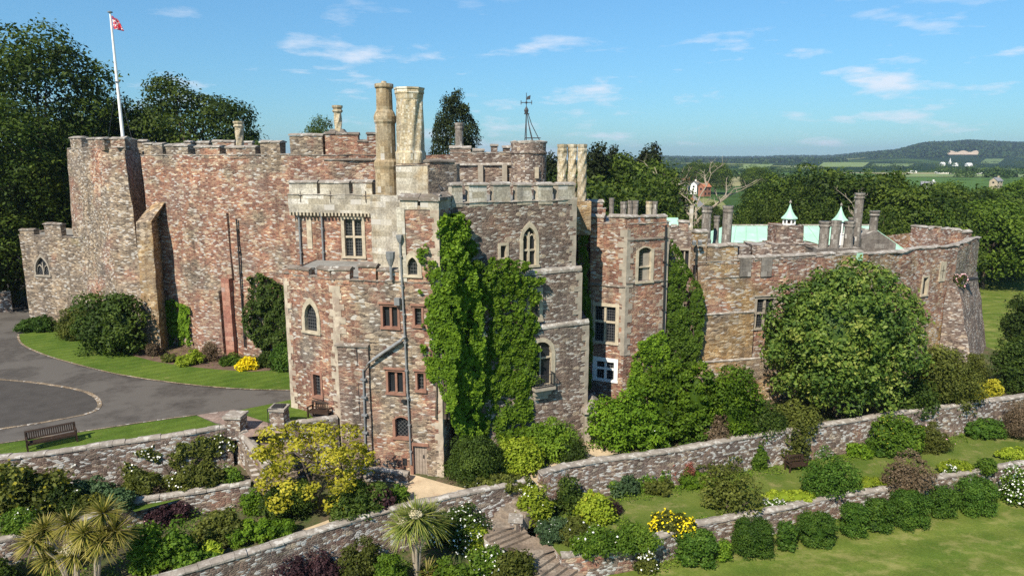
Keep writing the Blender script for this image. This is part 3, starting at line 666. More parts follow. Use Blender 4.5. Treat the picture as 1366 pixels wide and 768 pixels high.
mb.fbox(sf[1], .0, 4.2, zsb-.2, zsb+.28, -.8, .02); coping(mb, sf[1], 0, 4.2, zsb+.28, -.8, .02, .3, 1, .1)
cpart(mb, 'battlement', ['pale', 'copingdark'], 'gabled copings on the stair block', jitter=.05)
mb = MB(); mb.fbox(sf[0], -.25, .2, ze, zsb-.1, -.5, .05); cpart(mb, 'corner_strip', ['pale'], 'pale ashlar strip up the stair block', jitter=.04)
u_, z_ = sf[0].uz(522, 325); mb = MB(); mb.lathe(*ef[1].P(ef[1].uz(522, 325)[0], 0, .2)[:2], [(.1, 12.3), (.24, 12.7), (.26, 13.05)], 8); mb.tube([ef[1].P(ef[1].uz(522, 325)[0], 12.4, .2), ef[1].P(ef[1].uz(522, 325)[0], 11.5, .2)], .08, 6); cpart(mb, 'hopper_head', ['metal'])

# ---- big chimneys
sh0, sh1 = at_y(496, 330, 42.6), at_y(533, 330, 41.9)
zs_ = at_y(515, 236, 42.5).z
mb, _ = block([sh0.xy, sh1.xy, (sh1.x, 44.5), (sh0.x, 44.6)], 10.5, zs_-1.1, None); cpart(mb, 'chimney_breast', ['pale', 'pale'], 'pale ashlar chimney breast behind the entrance tower', jitter=.05)
c = at_y(515, 200, 43.2); zcc = 43.2*CP; px2r = lambda p: p/F*zcc; Zp = lambda y: at_y(515, y, 43.2).z
mb = MB(); mb.lathe(c.x, c.y, [(px2r(16), Zp(262)), (px2r(15.2), Zp(226)), (px2r(16.5), Zp(222)), (px2r(16.5), Zp(216)), (px2r(13.5), Zp(212)), (px2r(13.6), Zp(166)), (px2r(15), Zp(163)), (px2r(15), Zp(156)), (px2r(12.5), Zp(150)), (px2r(10.6), Zp(147)), (px2r(10.6), Zp(118))], 16, 0)
o = cpart(mb, 'chimney', ['chimneybrown'], 'tall round two stage chimney, left of the great twisted one', jitter=.03)
mb = MB(); mb.lathe(c.x, c.y, [(px2r(10.6), Zp(119)), (px2r(12.4), Zp(117)), (px2r(12.4), Zp(112.5)), (px2r(11.2), Zp(112)), (px2r(4), Zp(112)), (px2r(3.2), Zp(108.5))], 16, 0); mb.build('cap', ['chimneybrown'], o)
c = at_y(548, 200, 42.6); Zp = lambda y: at_y(548, y, 42.6).z; zcc = 42.6*CP
def spiral(t, z):
    q = 8*(t-.16*(z-Zp(215)))/2; return 1+.07*math.cos(q*2)*(1 if Zp(205) < z < Zp(134) else .25)
mb = MB(); prof = [(px2r(19.5), Zp(218)), (px2r(19.2), Zp(204)), (px2r(17.6), Zp(201))]+[(px2r(17.4), Zp(201-(201-134)*i/26)) for i in range(1, 27)]+[(px2r(17.8), Zp(133)), (px2r(18.6), Zp(127))]
mb.lathe(c.x, c.y, prof, 48, 0, spiral)
o = cpart(mb, 'chimney', ['chimney'], 'great pale spiral fluted chimney', jitter=.02)
mb = MB(); mb.lathe(c.x, c.y, [(px2r(18.2), Zp(127)), (px2r(19.6), Zp(125)), (px2r(19.2), Zp(121)), (px2r(20.2), Zp(119.5)), (px2r(20.2), Zp(117.5)), (px2r(15), Zp(117.3))], 8, 0); mb.lathe(c.x, c.y, [(px2r(14), Zp(117.4)), (px2r(12), Zp(117))], 8, 1); mb.build('cap', ['chimney', 'black'], o)
d0, d1, d2 = at_y(529, 240, 42.0), at_y(572, 240, 41.2), at_y(609, 240, 42.6)
zd = at_y(560, 219, 42).z
mb, df = block([d0.xy, d1.xy, d2.xy, (d2.x, 45.5), (d0.x, 45.5)], 13.5, zd, None); cpart(mb, 'chimney_base', ['grey', 'lead'], 'grey square base of the great twisted chimney', jitter=.06)
battlement(df[1], zd, [(573, 584, 214), (584, 607, 219)], ['grey', 'copingdark'], .5, sill=False); battlement(df[0], zd-.05, [], ['pale', 'copingdark'], .5)
mb = MB(); mb.fbox(df[0], 0, df[0].L*.98, 14.5, zd-.1, -.3, .04); cpart(mb, 'ashlar_face', ['pale'], 'pale ashlar face of the chimney base', jitter=.03)

# ---- main tower
M0, M1 = Vector((-3.55, 38.7)), Vector((3.98, 42.6)); zm1, zm2, zm3 = 11.2, 7.8, 15.6
h1 = [(697, 303, 715, 354), (667, 327, 675.5, 344)]
mb, mf = block([M0, M1, (4.0, 52), (-3.6, 52)], 10.9, zm3, {0: h1}); cpart(mb, 'main_tower', ['purple', 'lead'], 'broad purple grey tower with the gothic window and hanging ivy', jitter=.06)
nv = mf[0].n; dv = mf[0].d
h2 = [(706.5, 389, 719.5, 427)]; h3 = [(706.5, 456, 735.5, 514)]
M0b, M1b = M0+nv*.22, M1+nv*.22+dv*.36; M0c, M1c = M0+nv*.46, M1+nv*.5+dv*.78
mb, m2f = block([M0b, M1b, (M1b.x, 52), (M0b.x, 52)], zm2-.3, zm1, {0: h2}); cpart(mb, 'main_tower_stage', ['purple', 'purple'], 'middle stage of the purple grey tower', jitter=.05)
mb, m3f = block([M0c, M1c, (M1c.x, 50), (M0c.x, 50)], -.4, zm2, {0: h3}); cpart(mb, 'main_tower_base', ['purple', 'purple'], 'base stage of the purple grey tower', jitter=.05)
string(m2f[0], zm1-.08, h=.34, n=.06); string(m3f[0], zm2-.08, h=.30, n=.06)
quoins(m3f[0], m3f[1], 0, 7.6, 'framegrey', 14); quoins(m2f[0], m2f[1], 7.9, 11, 'framegrey', 15); quoins(mf[0], mf[1], 11.4, 15.7, 'framegrey', 16)
battlement(mf[0], zm3, [(602, 617, 244), (626, 649, 243), (659, 681, 243), (690, 709, 243.5), (718, 737, 243.5), (744.5, 767, 243.5)], ['pale', 'coping'], .55)
battlement(mf[1], zm3, [], ['purple', 'coping'], .55)
window(mf[0], h1[0], 2, (.40,), 'pointed', 'frame', 'purple', 'glassfar', 'tall gothic window with tracery', fw=.2, mull=.12)
window(mf[0], h1[1], 1, (), None, 'frame', 'purple', 'glassfar', 'small square window left of the gothic window', fw=.14)
window(m2f[0], h2[0], 1, (), None, 'frame', 'purple', 'glassdiag', 'lattice window half hidden by ivy', fw=.22)
window(m3f[0], h3[0], 2, (.62,), 'round', 'frame', 'purple', 'glassfar', 'arched balcony window of the main tower', fw=.26, mull=.09)
# balcony
bu0, bz0 = m3f[0].uz(708, 517); bu1, _ = m3f[0].uz(735, 517); bzt = m3f[0].uz(720, 497)[1]
mb = MB(); mb.fbox(m3f[0], bu0, bu1, bz0-.12, bz0+.06, -.05, .62); mb.fbox(m3f[0], bu0+.15, bu1-.15, bz0-.5, bz0-.12, -.05, .32); mb.fbox(m3f[0], bu0+.25, bu1-.3, bz0-.8, bz0-.5, -.05, .18)
o = cpart(mb, 'balcony', ['framegrey'], 'little iron railed balcony at the arched window', jitter=.02)
mb = MB()
for z_ in (bz0+.12, bzt): mb.tube([m3f[0].P(bu0+.04, z_, .02), m3f[0].P(bu0+.04, z_, .56), m3f[0].P(bu1-.04, z_, .56), m3f[0].P(bu1-.04, z_, .02)], .028, 6)
for i in range(13): u_ = bu0+.06+(bu1-bu0-.12)*i/12; mb.tube([m3f[0].P(u_, bz0+.05, .56), m3f[0].P(u_, bzt, .56)], .017, 5)
for i in range(4): mb.tube([m3f[0].P(bu1-.04, bz0+.05, .08+.13*i), m3f[0].P(bu1-.04, bzt, .08+.13*i)], .017, 5)
mb.build('railing', ['black'], o)
# lean-to porch by the tower's foot
fp = Face((4.70, 41.75), (5.95, 41.75)); mb = MB()
mb.fbox(fp, 0, .42, -.3, 1.95, -2.0, .0); mb.fbox(fp, 1.0, 1.25, -.3, 1.95, -2.0, .0); mb.fbox(fp, .42, 1.0, 1.55, 1.95, -2.0, .0)
o = cpart(mb, 'door_porch', ['framegrey'], 'small stone porch at the foot of the main tower', jitter=.03)
mb = MB(); mb.add([fp.P(-.1, 1.96, .2), fp.P(1.35, 1.96, .2), fp.P(.62, 2.65, .1), fp.P(-.1, 1.96, -2), fp.P(1.35, 1.96, -2), fp.P(.62, 2.65, -2)], [[0, 1, 2], [0, 2, 5, 3], [1, 4, 5, 2], [0, 3, 4, 1]]); mb.build('porch_roof', ['coping'], o)
mb = MB(); mb.fbox(fp, .42, 1.0, -.05, 1.55, -.3, -.22); mb.build('door', ['door'], o)
mb = MB(); mb.fbox(Face((5.96, 42.6), (8.2, 43.8)), 0, 2.5, -.3, 2.2, -.5, 0); cpart(mb, 'low_wall', ['ochre'], 'low ochre wall beside the porch', jitter=.08)

# ---- keep buildings behind the main tower
r0, r1 = at_y(600, 215, 50.0), at_y(690, 215, 50.2)
mb, rf = block([r0.xy, r1.xy, (r1.x, 56), (r0.x, 56)], 13, 18.5, None); cpart(mb, 'inner_range', ['purple', 'lead'], 'dark inner range seen over the main tower', jitter=.06)
battlement(rf[0], 18.5, [(600, 628, 194.5), (632, 645, 200), (655, 664, 192), (671, 681, 194)], ['purple', 'coping'], .6)
string(rf[0], 17.6, h=.2, n=.14)
for xx in (641, 673): u_, z_ = rf[0].uz(xx, 225); mb = MB(); mb.fbox(rf[0], u_-.18, u_+.18, 15.5, 17.6, -.1, .3); cpart(mb, 'pier', ['framegrey'], jitter=.03)
c = at_y(705, 215, 49.2); rt = 23.5/F*49.2*CP; z0_, z1_ = 13.5, at_y(705, 191, 49.2).z; mb = MB()
nseg = 28; prof = [(rt, z0_+(z1_-.75-z0_)*i/8) for i in range(9)]+[(rt*1.06, z1_-.72), (rt*1.06, z1_-.6), (rt*1.0, z1_-.55), (rt*1.0, z1_), (rt*.82, z1_), (rt*.8, z1_-.4)]
mb.lathe(c.x, c.y, prof, nseg); cpart(mb, 'round_turret', ['purple'], 'round grey turret below the weathervane', jitter=.09, jscale=1.0)
mb = MB(); mb.lathe(c.x, c.y, [(rt*1.03, z1_-.02), (rt*1.05, z1_+.12), (rt*.8, z1_+.16), (rt*.78, z1_-.02)], 22); cpart(mb, 'turret_coping', ['coping'], jitter=.10, jscale=1.8)
u_ = c.x+.55; mb = MB(); mb.abox(u_-.14, u_+.14, c.y-rt-.02, c.y-rt+.3, at_y(717, 238, 48).z, at_y(717, 223, 48).z); cpart(mb, 'window', ['frame'], 'slit window in the round turret')
# weathervane on its iron stand
wb = at_y(702, 190, 49.2); zt_ = at_y(702, 124, 49.2).z; zv = at_y(702, 137, 49.2).z; zr = at_y(702, 152, 49.2).z; mb = MB()
kx = 1/F*49.2*CP
mb.tube([(wb.x, wb.y, z1_), (wb.x-.0, wb.y, zt_)], [.04, .025], 6)
for dx, dy in ((-2, .4), (20, .4), (9, -.8), (9, 1.0)): mb.tube([(wb.x+dx*kx, wb.y+dy, z1_), (wb.x+dx*kx*.35, wb.y+dy*.3, (z1_+zr)/2+.3), (wb.x+dx*kx*.12, wb.y+dy*.06, zr)], .03, 5)
for dy in (.4, -.4): mb.tube([(wb.x-2*kx, wb.y+dy, z1_+.35), (wb.x+19*kx, wb.y+dy, z1_+.35)], .022, 5)
mb.tube([(wb.x-3*kx, wb.y, zr), (wb.x+4*kx, wb.y, zr)], .035, 5)
mb.tube([(wb.x-7*kx, wb.y, zv), (wb.x+7*kx, wb.y, zv)], .028, 5); mb.tube([(wb.x, wb.y-.35, zv), (wb.x, wb.y+.35, zv)], .028, 5)
for s_ in (-7, 7): mb.tube([(wb.x+s_*kx, wb.y, zv-.14), (wb.x+s_*kx, wb.y, zv+.14)], .028, 5)
mb.lathe(wb.x, wb.y, [(.02, zv-.1), (.10, zv), (.02, zv+.1)], 8); mb.lathe(wb.x, wb.y, [(.10, zr-.02), (.16, zr+.25), (.03, zr+.5)], 8)
mb.add([(wb.x, wb.y-.01, zv+.18), (wb.x+5*kx, wb.y-.01, zv+.22), (wb.x+5.5*kx, wb.y-.01, zv+.5), (wb.x+1*kx, wb.y-.01, zv+.4), (wb.x, wb.y+.02, zv+.18), (wb.x+5*kx, wb.y+.02, zv+.22), (wb.x+5.5*kx, wb.y+.02, zv+.5), (wb.x+1*kx, wb.y+.02, zv+.4)], [[0, 1, 2, 3], [7, 6, 5, 4], [0, 4, 5, 1], [1, 5, 6, 2], [2, 6, 7, 3], [3, 7, 4, 0]])
cpart(mb, 'weathervane', ['iron'], 'black iron weathervane on a spindly stand')
# ---- twisted chimneys, small ones
b_ = at_y(764, 270, 46.6); mb = MB(); mb.abox(b_.x-1.25, b_.x+1.2, 46.0, 47.4, 13.0, at_y(764, 268, 46.6).z); cpart(mb, 'chimney_base', ['ochre'], jitter=.05)
for i, xx in enumerate((750, 763.5, 777)): chimney(xx, 6.2, 192.5, 268, 46.6+.25*(i == 1), 'chimney', ['left', 'middle', 'right'][i]+' of the three twisted ochre chimneys beside the main tower', twist=1.7, cap=1.13)
chimney(450, 5.2, 141, 176, 51, 'chimney', 'lone twisted chimney on the keep, right of the flagpole', twist=1.5, cap=1.35)
chimney(318, 5.2, 162, 196, 58, 'chimney', 'small twisted chimney standing on the keep wall', twist=1.3, cap=1.35)
chimney(612.5, 5.5, 164, 192, 53, 'chimneygrey', 'squat grey chimney against the dark conical tree', cap=1.15)
b_ = at_y(450, 176, 51); mb = MB(); mb.add([(b_.x-1.9, 50.2, 18.2), (b_.x+1.9, 50.2, 18.2), (b_.x+1.9, 52, 18.2), (b_.x-1.9, 52, 18.2), (b_.x-.45, 50.8, b_.z+.2), (b_.x+.45, 50.8, b_.z+.2), (b_.x+.45, 51.4, b_.z+.2), (b_.x-.45, 51.4, b_.z+.2)], [[0, 1, 5, 4], [1, 2, 6, 5], [2, 3, 7, 6], [3, 0, 4, 7], [4, 5, 6, 7]]); cpart(mb, 'chimney_base', ['chimneygrey'])

# ---- right wing with the big mullioned windows
V0, V1, V2 = at_y(786, 400, 47.3), at_y(834, 400, 46.2), at_y(888.5, 400, 47.6); zw = 13.75
hA = [(792.5, 408, 821.5, 456), (795, 481.5, 819.5, 506)]; hB = [(851, 330, 868.5, 375)]
mb, vf = block([V0.xy, V1.xy, V2.xy, (V2.x+.2, 53), (V0.x, 53)], -.4, zw, {0: hA, 1: hB}); cpart(mb, 'right_wing', ['redtower', 'lead'], 'canted red wing with the large mullioned window', jitter=.06)
battlement(vf[0], zw, [(787, 806, 286), (813.5, 833, 286)], ['redtower', 'coping'], .5); battlement(vf[1], zw, [(835, 852, 286.5), (860, 889, 286)], ['redtower', 'coping'], .5)
quoins(vf[0], vf[1], 4.5, 13.4, 'framegrey', 21, .4); quoins(vf[1], vf[2], 3, 13.4, 'framegrey', 22, .4)
window(vf[0], hA[0], 2, (.56,), None, 'frame', 'redtower', 'glass', 'large four light leaded window', fw=.22, mull=.16)
window(vf[0], hA[1], 2, (.58,), None, 'white', 'redtower', 'glass', 'white framed window above the shrubs', fw=.26, mull=.16)
window(vf[1], hB[0], 1, (.42,), 'segmental', 'frame', 'redtower', 'glass', 'arched window with a pale blind, high on the right wing', fw=.2)
u0, z0, u1, z1 = vf[1].rect(hB[0]); mb = MB(); mb.fbox(vf[1], (u0+u1)/2, u1-.05, z0+.05, z1-.45, -.199, -.185); cpart(mb, 'blind', ['framegrey'])
string(vf[0], 9.35, h=.16, n=.09, mat='copingdark'); string(vf[1], 9.6, h=.16, n=.09, mat='copingdark'); string(vf[1], 12.6, h=.14, n=.09, mat='copingdark')
pipe(vf[1], 887, 300, 881, 520, .07, False, 'black')
t0, t1 = at_y(772, 280, 48.5), at_y(808, 280, 48.5); zz = 14.6
mb, tf = block([t0.xy, t1.xy, (t1.x, 55), (t0.x, 55)], 0, zz, None); cpart(mb, 'recess_wall', ['redtower', 'lead'], jitter=.06); battlement(tf[0], zz, [(772.5, 784, 265.5), (785, 804, 267)], ['redtower', 'coping'], .5)
for i, (xx, hw, yt, mt_) in enumerate(((816, 3.2, 264, 'chimneygrey'), (832, 4.2, 269, 'chimneygrey'), (841, 3.4, 267.5, 'chimneygrey'), (848, 3.6, 267.5, 'chimneygrey'), (866, 4, 268.5, 'chimney'), (874, 3.5, 268.5, 'chimneygrey'))): chimney(xx, hw, yt, 290, 50.5, mt_, cap=1.12)

# ---- recess and east range
E0, E1 = at_y(886, 330, 52.0), at_y(930, 330, 51.5); er = [(907, 333.5, 919, 356)]; zr_ = at_y(905, 309, 52).z
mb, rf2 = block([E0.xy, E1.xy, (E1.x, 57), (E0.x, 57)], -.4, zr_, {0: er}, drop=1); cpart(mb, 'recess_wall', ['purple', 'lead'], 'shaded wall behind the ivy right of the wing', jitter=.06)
window(rf2[0], er[0], 2, (), None, 'framegrey', 'purple', 'glassfar', 'small barred window above the ivy')
battlement(rf2[0], zr_, [(896, 903, 299), (905.5, 919, 293.5)], ['purple', 'coping'], .5)
G0, G1, G2 = at_y(929, 400, 49.0), at_y(1046, 400, 50.6), at_y(1151, 400, 53.2); zg = at_y(1000, 346, 50).z
gw = [(1008.5, 398, 1031.5, 437)]
mb, gf = block([G0.xy, G1.xy, G2.xy, (G2.x, 58), (G0.x+.2, 57)], -.4, zg, {0: gw}, drop=1.3); cpart(mb, 'east_range', ['east', 'lead'], 'long ochre and red range right of the ivy', jitter=.08)
window(gf[0], gw[0], 2, (.5,), None, 'framegrey', 'east', 'glass', 'four light window left of the magnolia', fw=.17, mull=.15, hood=True)
battlement(gf[0], zg, [(928, 944, 306), (944.5, 984, 325), (986, 1006, 343), (1012, 1040, 343.5)], ['east', 'coping'], .6)
battlement(gf[1], zg, [(1046, 1088, 342), (1098, 1113, 345), (1126, 1150, 340)], ['east', 'coping'], .6)
# battered ochre plinth in two set-offs
for (zt_, n_, x1_, mt_) in ((at_y(960, 417, 49.5).z, .30, 1047, 'ochre'), (at_y(960, 478, 49.5).z, .62, 1047, 'ochre')):
    ue = gf[0].L if n_ > .4 else gf[0].uz(1003, 425)[0]
    fg = Face(gf[0].P(-.0, 0, n_).xy, gf[0].P(ue, 0, n_).xy); mb = MB(); grid_wall(mb, fg, -.4, zt_); grid_wall(mb, Face(gf[0].P(0, 0, 0).xy, gf[0].P(0, 0, n_).xy), -.4, zt_)
    patch(mb, gf[0].P(ue, -.4, n_), gf[0].P(ue, -.4, -.05), gf[0].P(ue, zt_, -.05), gf[0].P(ue, zt_, n_))
    if n_ > .4: grid_wall(mb, Face(gf[1].P(0, 0, n_).xy, gf[1].P(gf[1].L, 0, n_).xy), -.4, zt_)
    cpart(mb, 'plinth', ['ochre'], 'ochre plinth of the long range', jitter=.07)
    string(fg, zt_-.02, h=.12, n=.05, mat='coping')
for xx in (994, 1022): u_, z_ = gf[0].uz(xx, 358); mb = MB(); mb.fbox(gf[0], u_-.45, u_+.45, z_-.6, z_+.8, -.1, .10); cpart(mb, 'blocked_crenel', ['chimneygrey'], jitter=.04)
# lamp on the range's corner
lp = at_y(927.5, 358, 48.6); zt_ = at_y(927.5, 325, 48.6).z; mb = MB(); mb.tube([(lp.x, lp.y, lp.z-1), (lp.x, lp.y, zt_-.1)], .05, 6); mb.tube([(lp.x, lp.y, lp.z-.6), (lp.x, lp.y+.6, lp.z-.6)], .04, 5); mb.tube([(lp.x, lp.y, lp.z+.6), (lp.x, lp.y+.6, lp.z+.6)], .04, 5)
o = cpart(mb, 'floodlight_pole', ['black']); mb = MB()
for s_ in (-1, 1): mb.box((lp.x+s_*.2-.12, lp.y-.2, zt_-.1), (.24, 0, 0), (0, .25, .1), (0, -.1, .26))
mb.build('floodlight', ['metal'], o)
# low masonry stubs on the range roof
for (x0, x1, yt, yb, Y_) in ((985, 1003, 328, 342, 54), (1004, 1031, 326, 342, 54.5), (1037, 1073, 301, 342, 57), (1030, 1090, 325, 342, 56), (1090, 1152, 331, 347, 53.9)):
    a_, b_ = at_y(x0, yt, Y_), at_y(x1, yt, Y_); mb, _ = block([a_.xy, b_.xy, (b_.x, Y_+2.2), (a_.x, Y_+2.2)], 9.5, a_.z, None, step=.5); cpart(mb, 'roof_stub', ['chimneygrey' if x0 == 1090 else 'purple', 'coping'], jitter=.16, jscale=1.1)
# copper roof
ra, rb = at_y(968, 301, 66), at_y(1160, 304, 66); ea = at_y(955, 336, 61).x; mb = MB()
zr2, ze2 = ra.z, 9.7; k = 14
for i in range(k):
    t0_, t1_ = i/k, (i+1)/k; X = lambda t, a, b: a+(b-a)*t
    mb.add([(X(t0_, ea, rb.x+1), 60.5, ze2), (X(t1_, ea, rb.x+1)-.05, 60.5, ze2), (X(t1_, ra.x, rb.x)-.05, 66, zr2), (X(t0_, ra.x, rb.x), 66, zr2)], [[0, 1, 2, 3]])
    mb.tube([(X(t1_, ea, rb.x+1), 60.5, ze2+.02), (X(t1_, ra.x, rb.x), 66, zr2+.02)], .05, 5)
mb.add([(ea, 60.5, ze2), (ra.x, 66, zr2), (ea, 71.5, ze2)], [[0, 1, 2]]); mb.add([(ea, 71.5, ze2), (ra.x, 66, zr2), (rb.x, 66, zr2), (rb.x+1, 71.5, ze2)], [[0, 1, 2, 3]])
o = cpart(mb, 'copper_roof', ['copper'], 'pale green copper hall roof')
mb = MB(); mb.tube([(ra.x, 66, zr2+.03), (rb.x, 66, zr2+.03)], .10, 6); mb.build('ridge', ['coping'], o)
q_ = at_y(901, 303, 58); mb = MB(); mb.box((q_.x-.9, 58, q_.z-1.2), (1.8, 0, 0), (0, 3, 1.6), (0, 0, .15)); cpart(mb, 'copper_roof', ['copper'], 'sliver of copper roof behind the recess')
# cupolas
for (xx, hw, yt, ye, yd, Y_, lab) in ((1053, 11.3, 271.5, 291, 299, 58, 'left green roofed cupola on a stone stub'), (1120.5, 11.5, 275, 294.5, 312, 61, 'right green roofed cupola behind the chimneys')):
    c = at_y(xx, ye, Y_); kk = Y_*CP/F; zt_, zd_ = at_y(xx, yt, Y_).z, at_y(xx, yd, Y_).z; r_ = hw*kk; mb = MB()
    mb.lathe(c.x, c.y, [(r_*.72, zd_-1), (r_*.72, zd_-.02), (r_*.78, zd_), (r_*.78, zd_+.06)], 8, 0)
    for j in range(8): t = 2*math.pi*j/8; mb.tube([(c.x+r_*.68*math.cos(t), c.y+r_*.68*math.sin(t), zd_), (c.x+r_*.68*math.cos(t), c.y+r_*.68*math.sin(t), c.z+.05)], .07, 5)
    mb.lathe(c.x, c.y, [(r_*.5, zd_), (r_*.5, c.z)], 8, 1)  # dark inner drum: shade between the posts put in as colour
    mb.lathe(c.x, c.y, [(r_*.75, c.z-.12), (r_*.8, c.z)], 8, 0)
    o = cpart(mb, 'cupola', ['white', 'hollow_shade'], lab); mb = MB(); H_ = zt_-c.z
    mb.lathe(c.x, c.y, [(r_, c.z-.03), (r_*.98, c.z+.03), (r_*.66, c.z+H_*.2), (r_*.40, c.z+H_*.42), (r_*.2, c.z+H_*.68), (r_*.06, c.z+H_*.93), (.03, c.z+H_)], 8); mb.build('cupola_roof', ['copper'], o)
    mb = MB(); mb.lathe(c.x, c.y, [(.02, zt_-.05), (.10, zt_+.06), (.10, zt_+.14), (.02, zt_+.3)], 8); mb.build('finial', ['coping'], o)
chimney(923, 3.4, 274, 300, 51.8, 'pale', 'slim pale square chimney right of the wing', square=True, cap=1.05)
chimney(943.5, 6.3, 275.5, 318, 52, 'chimneygrey', cap=1.2); chimney(956.5, 3.6, 288, 322, 54, 'chimneygrey', cap=1.2); chimney(971.5, 6.3, 274.5, 324, 51, 'chimneygrey', 'stout grey chimney at the left end of the copper roof', cap=1.15)
chimney(1101, 6.6, 295, 333, 55, 'chimneygrey', cap=1.2); chimney(1116, 6.0, 294, 335, 54.5, 'chimneygrey', cap=1.1); chimney(1134, 6.0, 295, 335, 55, 'chimneygrey', cap=1.2); chimney(1137, 4.2, 290, 335, 58, 'chimneygrey', cap=1.3)
chimney(1147.5, 5.6, 257.5, 335, 56.5, 'chimneygrey', 'tallest grey chimney of the long range', cap=1.2); chimney(1167, 5.4, 281, 312, 58.5, 'chimneygrey', 'grey chimney on the stone gable', cap=1.25)
a_, b_ = at_y(1150, 322, 57.6), at_y(1196, 322, 57.6); mb = MB(); mb.add([(a_.x, 57.6, 8), (b_.x, 57.6, 8), (b_.x, 57.6, a_.z-.2), ((a_.x+b_.x)/2-.2, 57.6, at_y(1168, 308, 57.6).z), (a_.x, 57.6, a_.z+.2), (a_.x, 61, 8), (b_.x, 61, 8), (b_.x, 61, a_.z-.2), ((a_.x+b_.x)/2-.2, 61, at_y(1168, 308, 57.6).z), (a_.x, 61, a_.z+.2)], [[0, 1, 2, 3, 4], [1, 6, 7, 2], [2, 7, 8, 3], [3, 8, 9, 4], [0, 4, 9, 5]]); cpart(mb, 'stone_gable', ['chimneygrey'], jitter=.04)

# ---- east tower
H0, H1, H2, H3 = G2, at_y(1228, 400, 57.0), at_y(1270, 400, 59.0), at_y(1297, 400, 65.5); zh = at_y(1190, 339, 56).z
hs = [(1230.5, 370, 1237, 393)]
mb, hf = block([H0.xy, H1.xy, H2.xy, H3.xy, (H3.x-3, 72), (H0.x, 66)], -.6, zh, {1: hs}, step=.6, drop=1.6, em={2: 2}); cpart(mb, 'east_tower', ['east', 'lead', 'grey'], 'broad low rubble tower closing the castle on the right', jitter=.12, jscale=.6)
window(hf[1], hs[0], 1, (), None, 'frame', 'east', 'glassfar', 'slit window of the end tower', fw=.13)
mb = MB()
for f_ in (hf[0], hf[1], hf[2]): mb.fbox(f_, 0, f_.L, zh-.1, zh+.32, -.6, -.01); coping(mb, f_, 0, f_.L, zh+.32, -.6, .0, .14, 1)
fb_ = Face(at_y(1222, 325, 66).xy, at_y(1294, 330, 68.5).xy)
for i in range(5): mb.fbox(fb_, fb_.L*i/5, fb_.L*(i+.96)/5, zh-1, zh+1.25-.17*i, -.7, 0); coping(mb, fb_, fb_.L*i/5, fb_.L*(i+.96)/5, zh+1.25-.17*i, -.7, 0, .15, 1)
cpart(mb, 'battlement', ['east', 'coping'], 'worn parapet of the end tower', jitter=.22)
patch_ = MB(); t0_ = H2.xy+hf[1].n*.05; bA, bB, bC = H2.xy+hf[1].n*.25, H2.xy+hf[1].n*1.1+hf[2].n*1.3, H3.xy+hf[2].n*1.7
zp0 = at_y(1296, 372, 61).z
tA, tB, tC = H2.xy-hf[1].d*1.0+hf[1].n*.06, H2.xy+hf[1].n*.15+hf[2].n*.12, H3.xy+hf[2].n*.15
patch(patch_, (*(bA-hf[1].d*1.6), -.5), (*bB, -.5), (*tB, zp0), (*tA, zp0)); patch(patch_, (*bB, -.5), (*bC, -.5), (*tC, zp0), (*tB, zp0)); patch(patch_, (*(tA-hf[1].n*.4), zp0), (*tA, zp0), (*tB, zp0), (*(tB-hf[1].n*.4), zp0))
cpart(patch_, 'battered_foot', ['purple'], 'battered grey foot of the end tower', jitter=.12)
mb = MB(); u_, z_ = hf[1].uz(1257, 363); mb.fbox(hf[1], u_-.4, u_+.4, z_-.8, z_+.9, -.05, .07); o = cpart(mb, 'cross_panel', ['frame'], 'pale panel with a cross slit', jitter=.02)
mb = MB(); mb.fbox(hf[1], u_-.035, u_+.035, z_-.5, z_+.6, 0, .078); mb.fbox(hf[1], u_-.25, u_+.25, z_+.12, z_+.19, 0, .076); mb.build('cross_slit', ['hollow_shade'], o)  # dark cross laid on the panel, shade of the slit as colour
mb = MB(); q_ = at_y(1293, 374, 60.5); mb.box((q_.x-.6, q_.y, q_.z), (1.3, .6, .06), (.2, -.5, 0), (0, 0, .16)); cpart(mb, 'spout', ['black'])
mb = MB(); u_, z_ = hf[0].uz(1155, 351); mb.fbox(hf[0], u_-.12, u_+.2, z_-.12, z_+.14, -.02, .25); cpart(mb, 'floodlight', ['black'])
mb = MB(); u_, z_ = hf[0].uz(1145, 343); mb.fbox(gf[1], gf[1].uz(1145, 343)[0]-.25, gf[1].uz(1145, 343)[0]+.25, z_-.3, z_+.3, -.02, .2); cpart(mb, 'hopper_box', ['copper'])

# ---- flagpole with its limp flag (stands on the bastion roof)
fpb = at_y(164, 184, 60); fpt = at_y(148.5, 17, 60); H_ = fpt.z-fpb.z
pole = empty('flagpole', (fpb.x, 60, zt:=18.9)); tag(pole, 'tall white flagpole with a limp red flag on the far left tower', 'flagpole')
H_ = fpt.z-18.9; mb = MB(); mb.tube([(fpb.x, 60, 18.9), (fpb.x, 60, 18.9+H_*.55), (fpb.x, 60, 18.9+H_)], [.14, .115, .07], 10); mb.build('pole', ['flagpole'], pole)
mb = MB(); mb.lathe(fpb.x, 60, [(.05, fpt.z-.05), (.2, fpt.z), (.2, fpt.z+.06), (.03, fpt.z+.12)], 10); mb.lathe(fpb.x, 60, [(.05, 18.9+H_*.5-.08), (.24, 18.9+H_*.5), (.05, 18.9+H_*.5+.08)], 10); mb.build('truck', ['metal'], pole)
for s_, o_ in ((-1, (-2.2, 1.2)), (1, (1.2, -.6))):
    mb = MB(); mb.tube([(fpb.x, 60, 18.9+H_*.5), (fpb.x+o_[0], 60+o_[1], 19.0)], .018, 4); mb.build('guy_wire', ['iron'], pole)
m, n, l, b = newmat('flag_cloth'); uv = n.new('ShaderNodeUVMap').outputs[0]
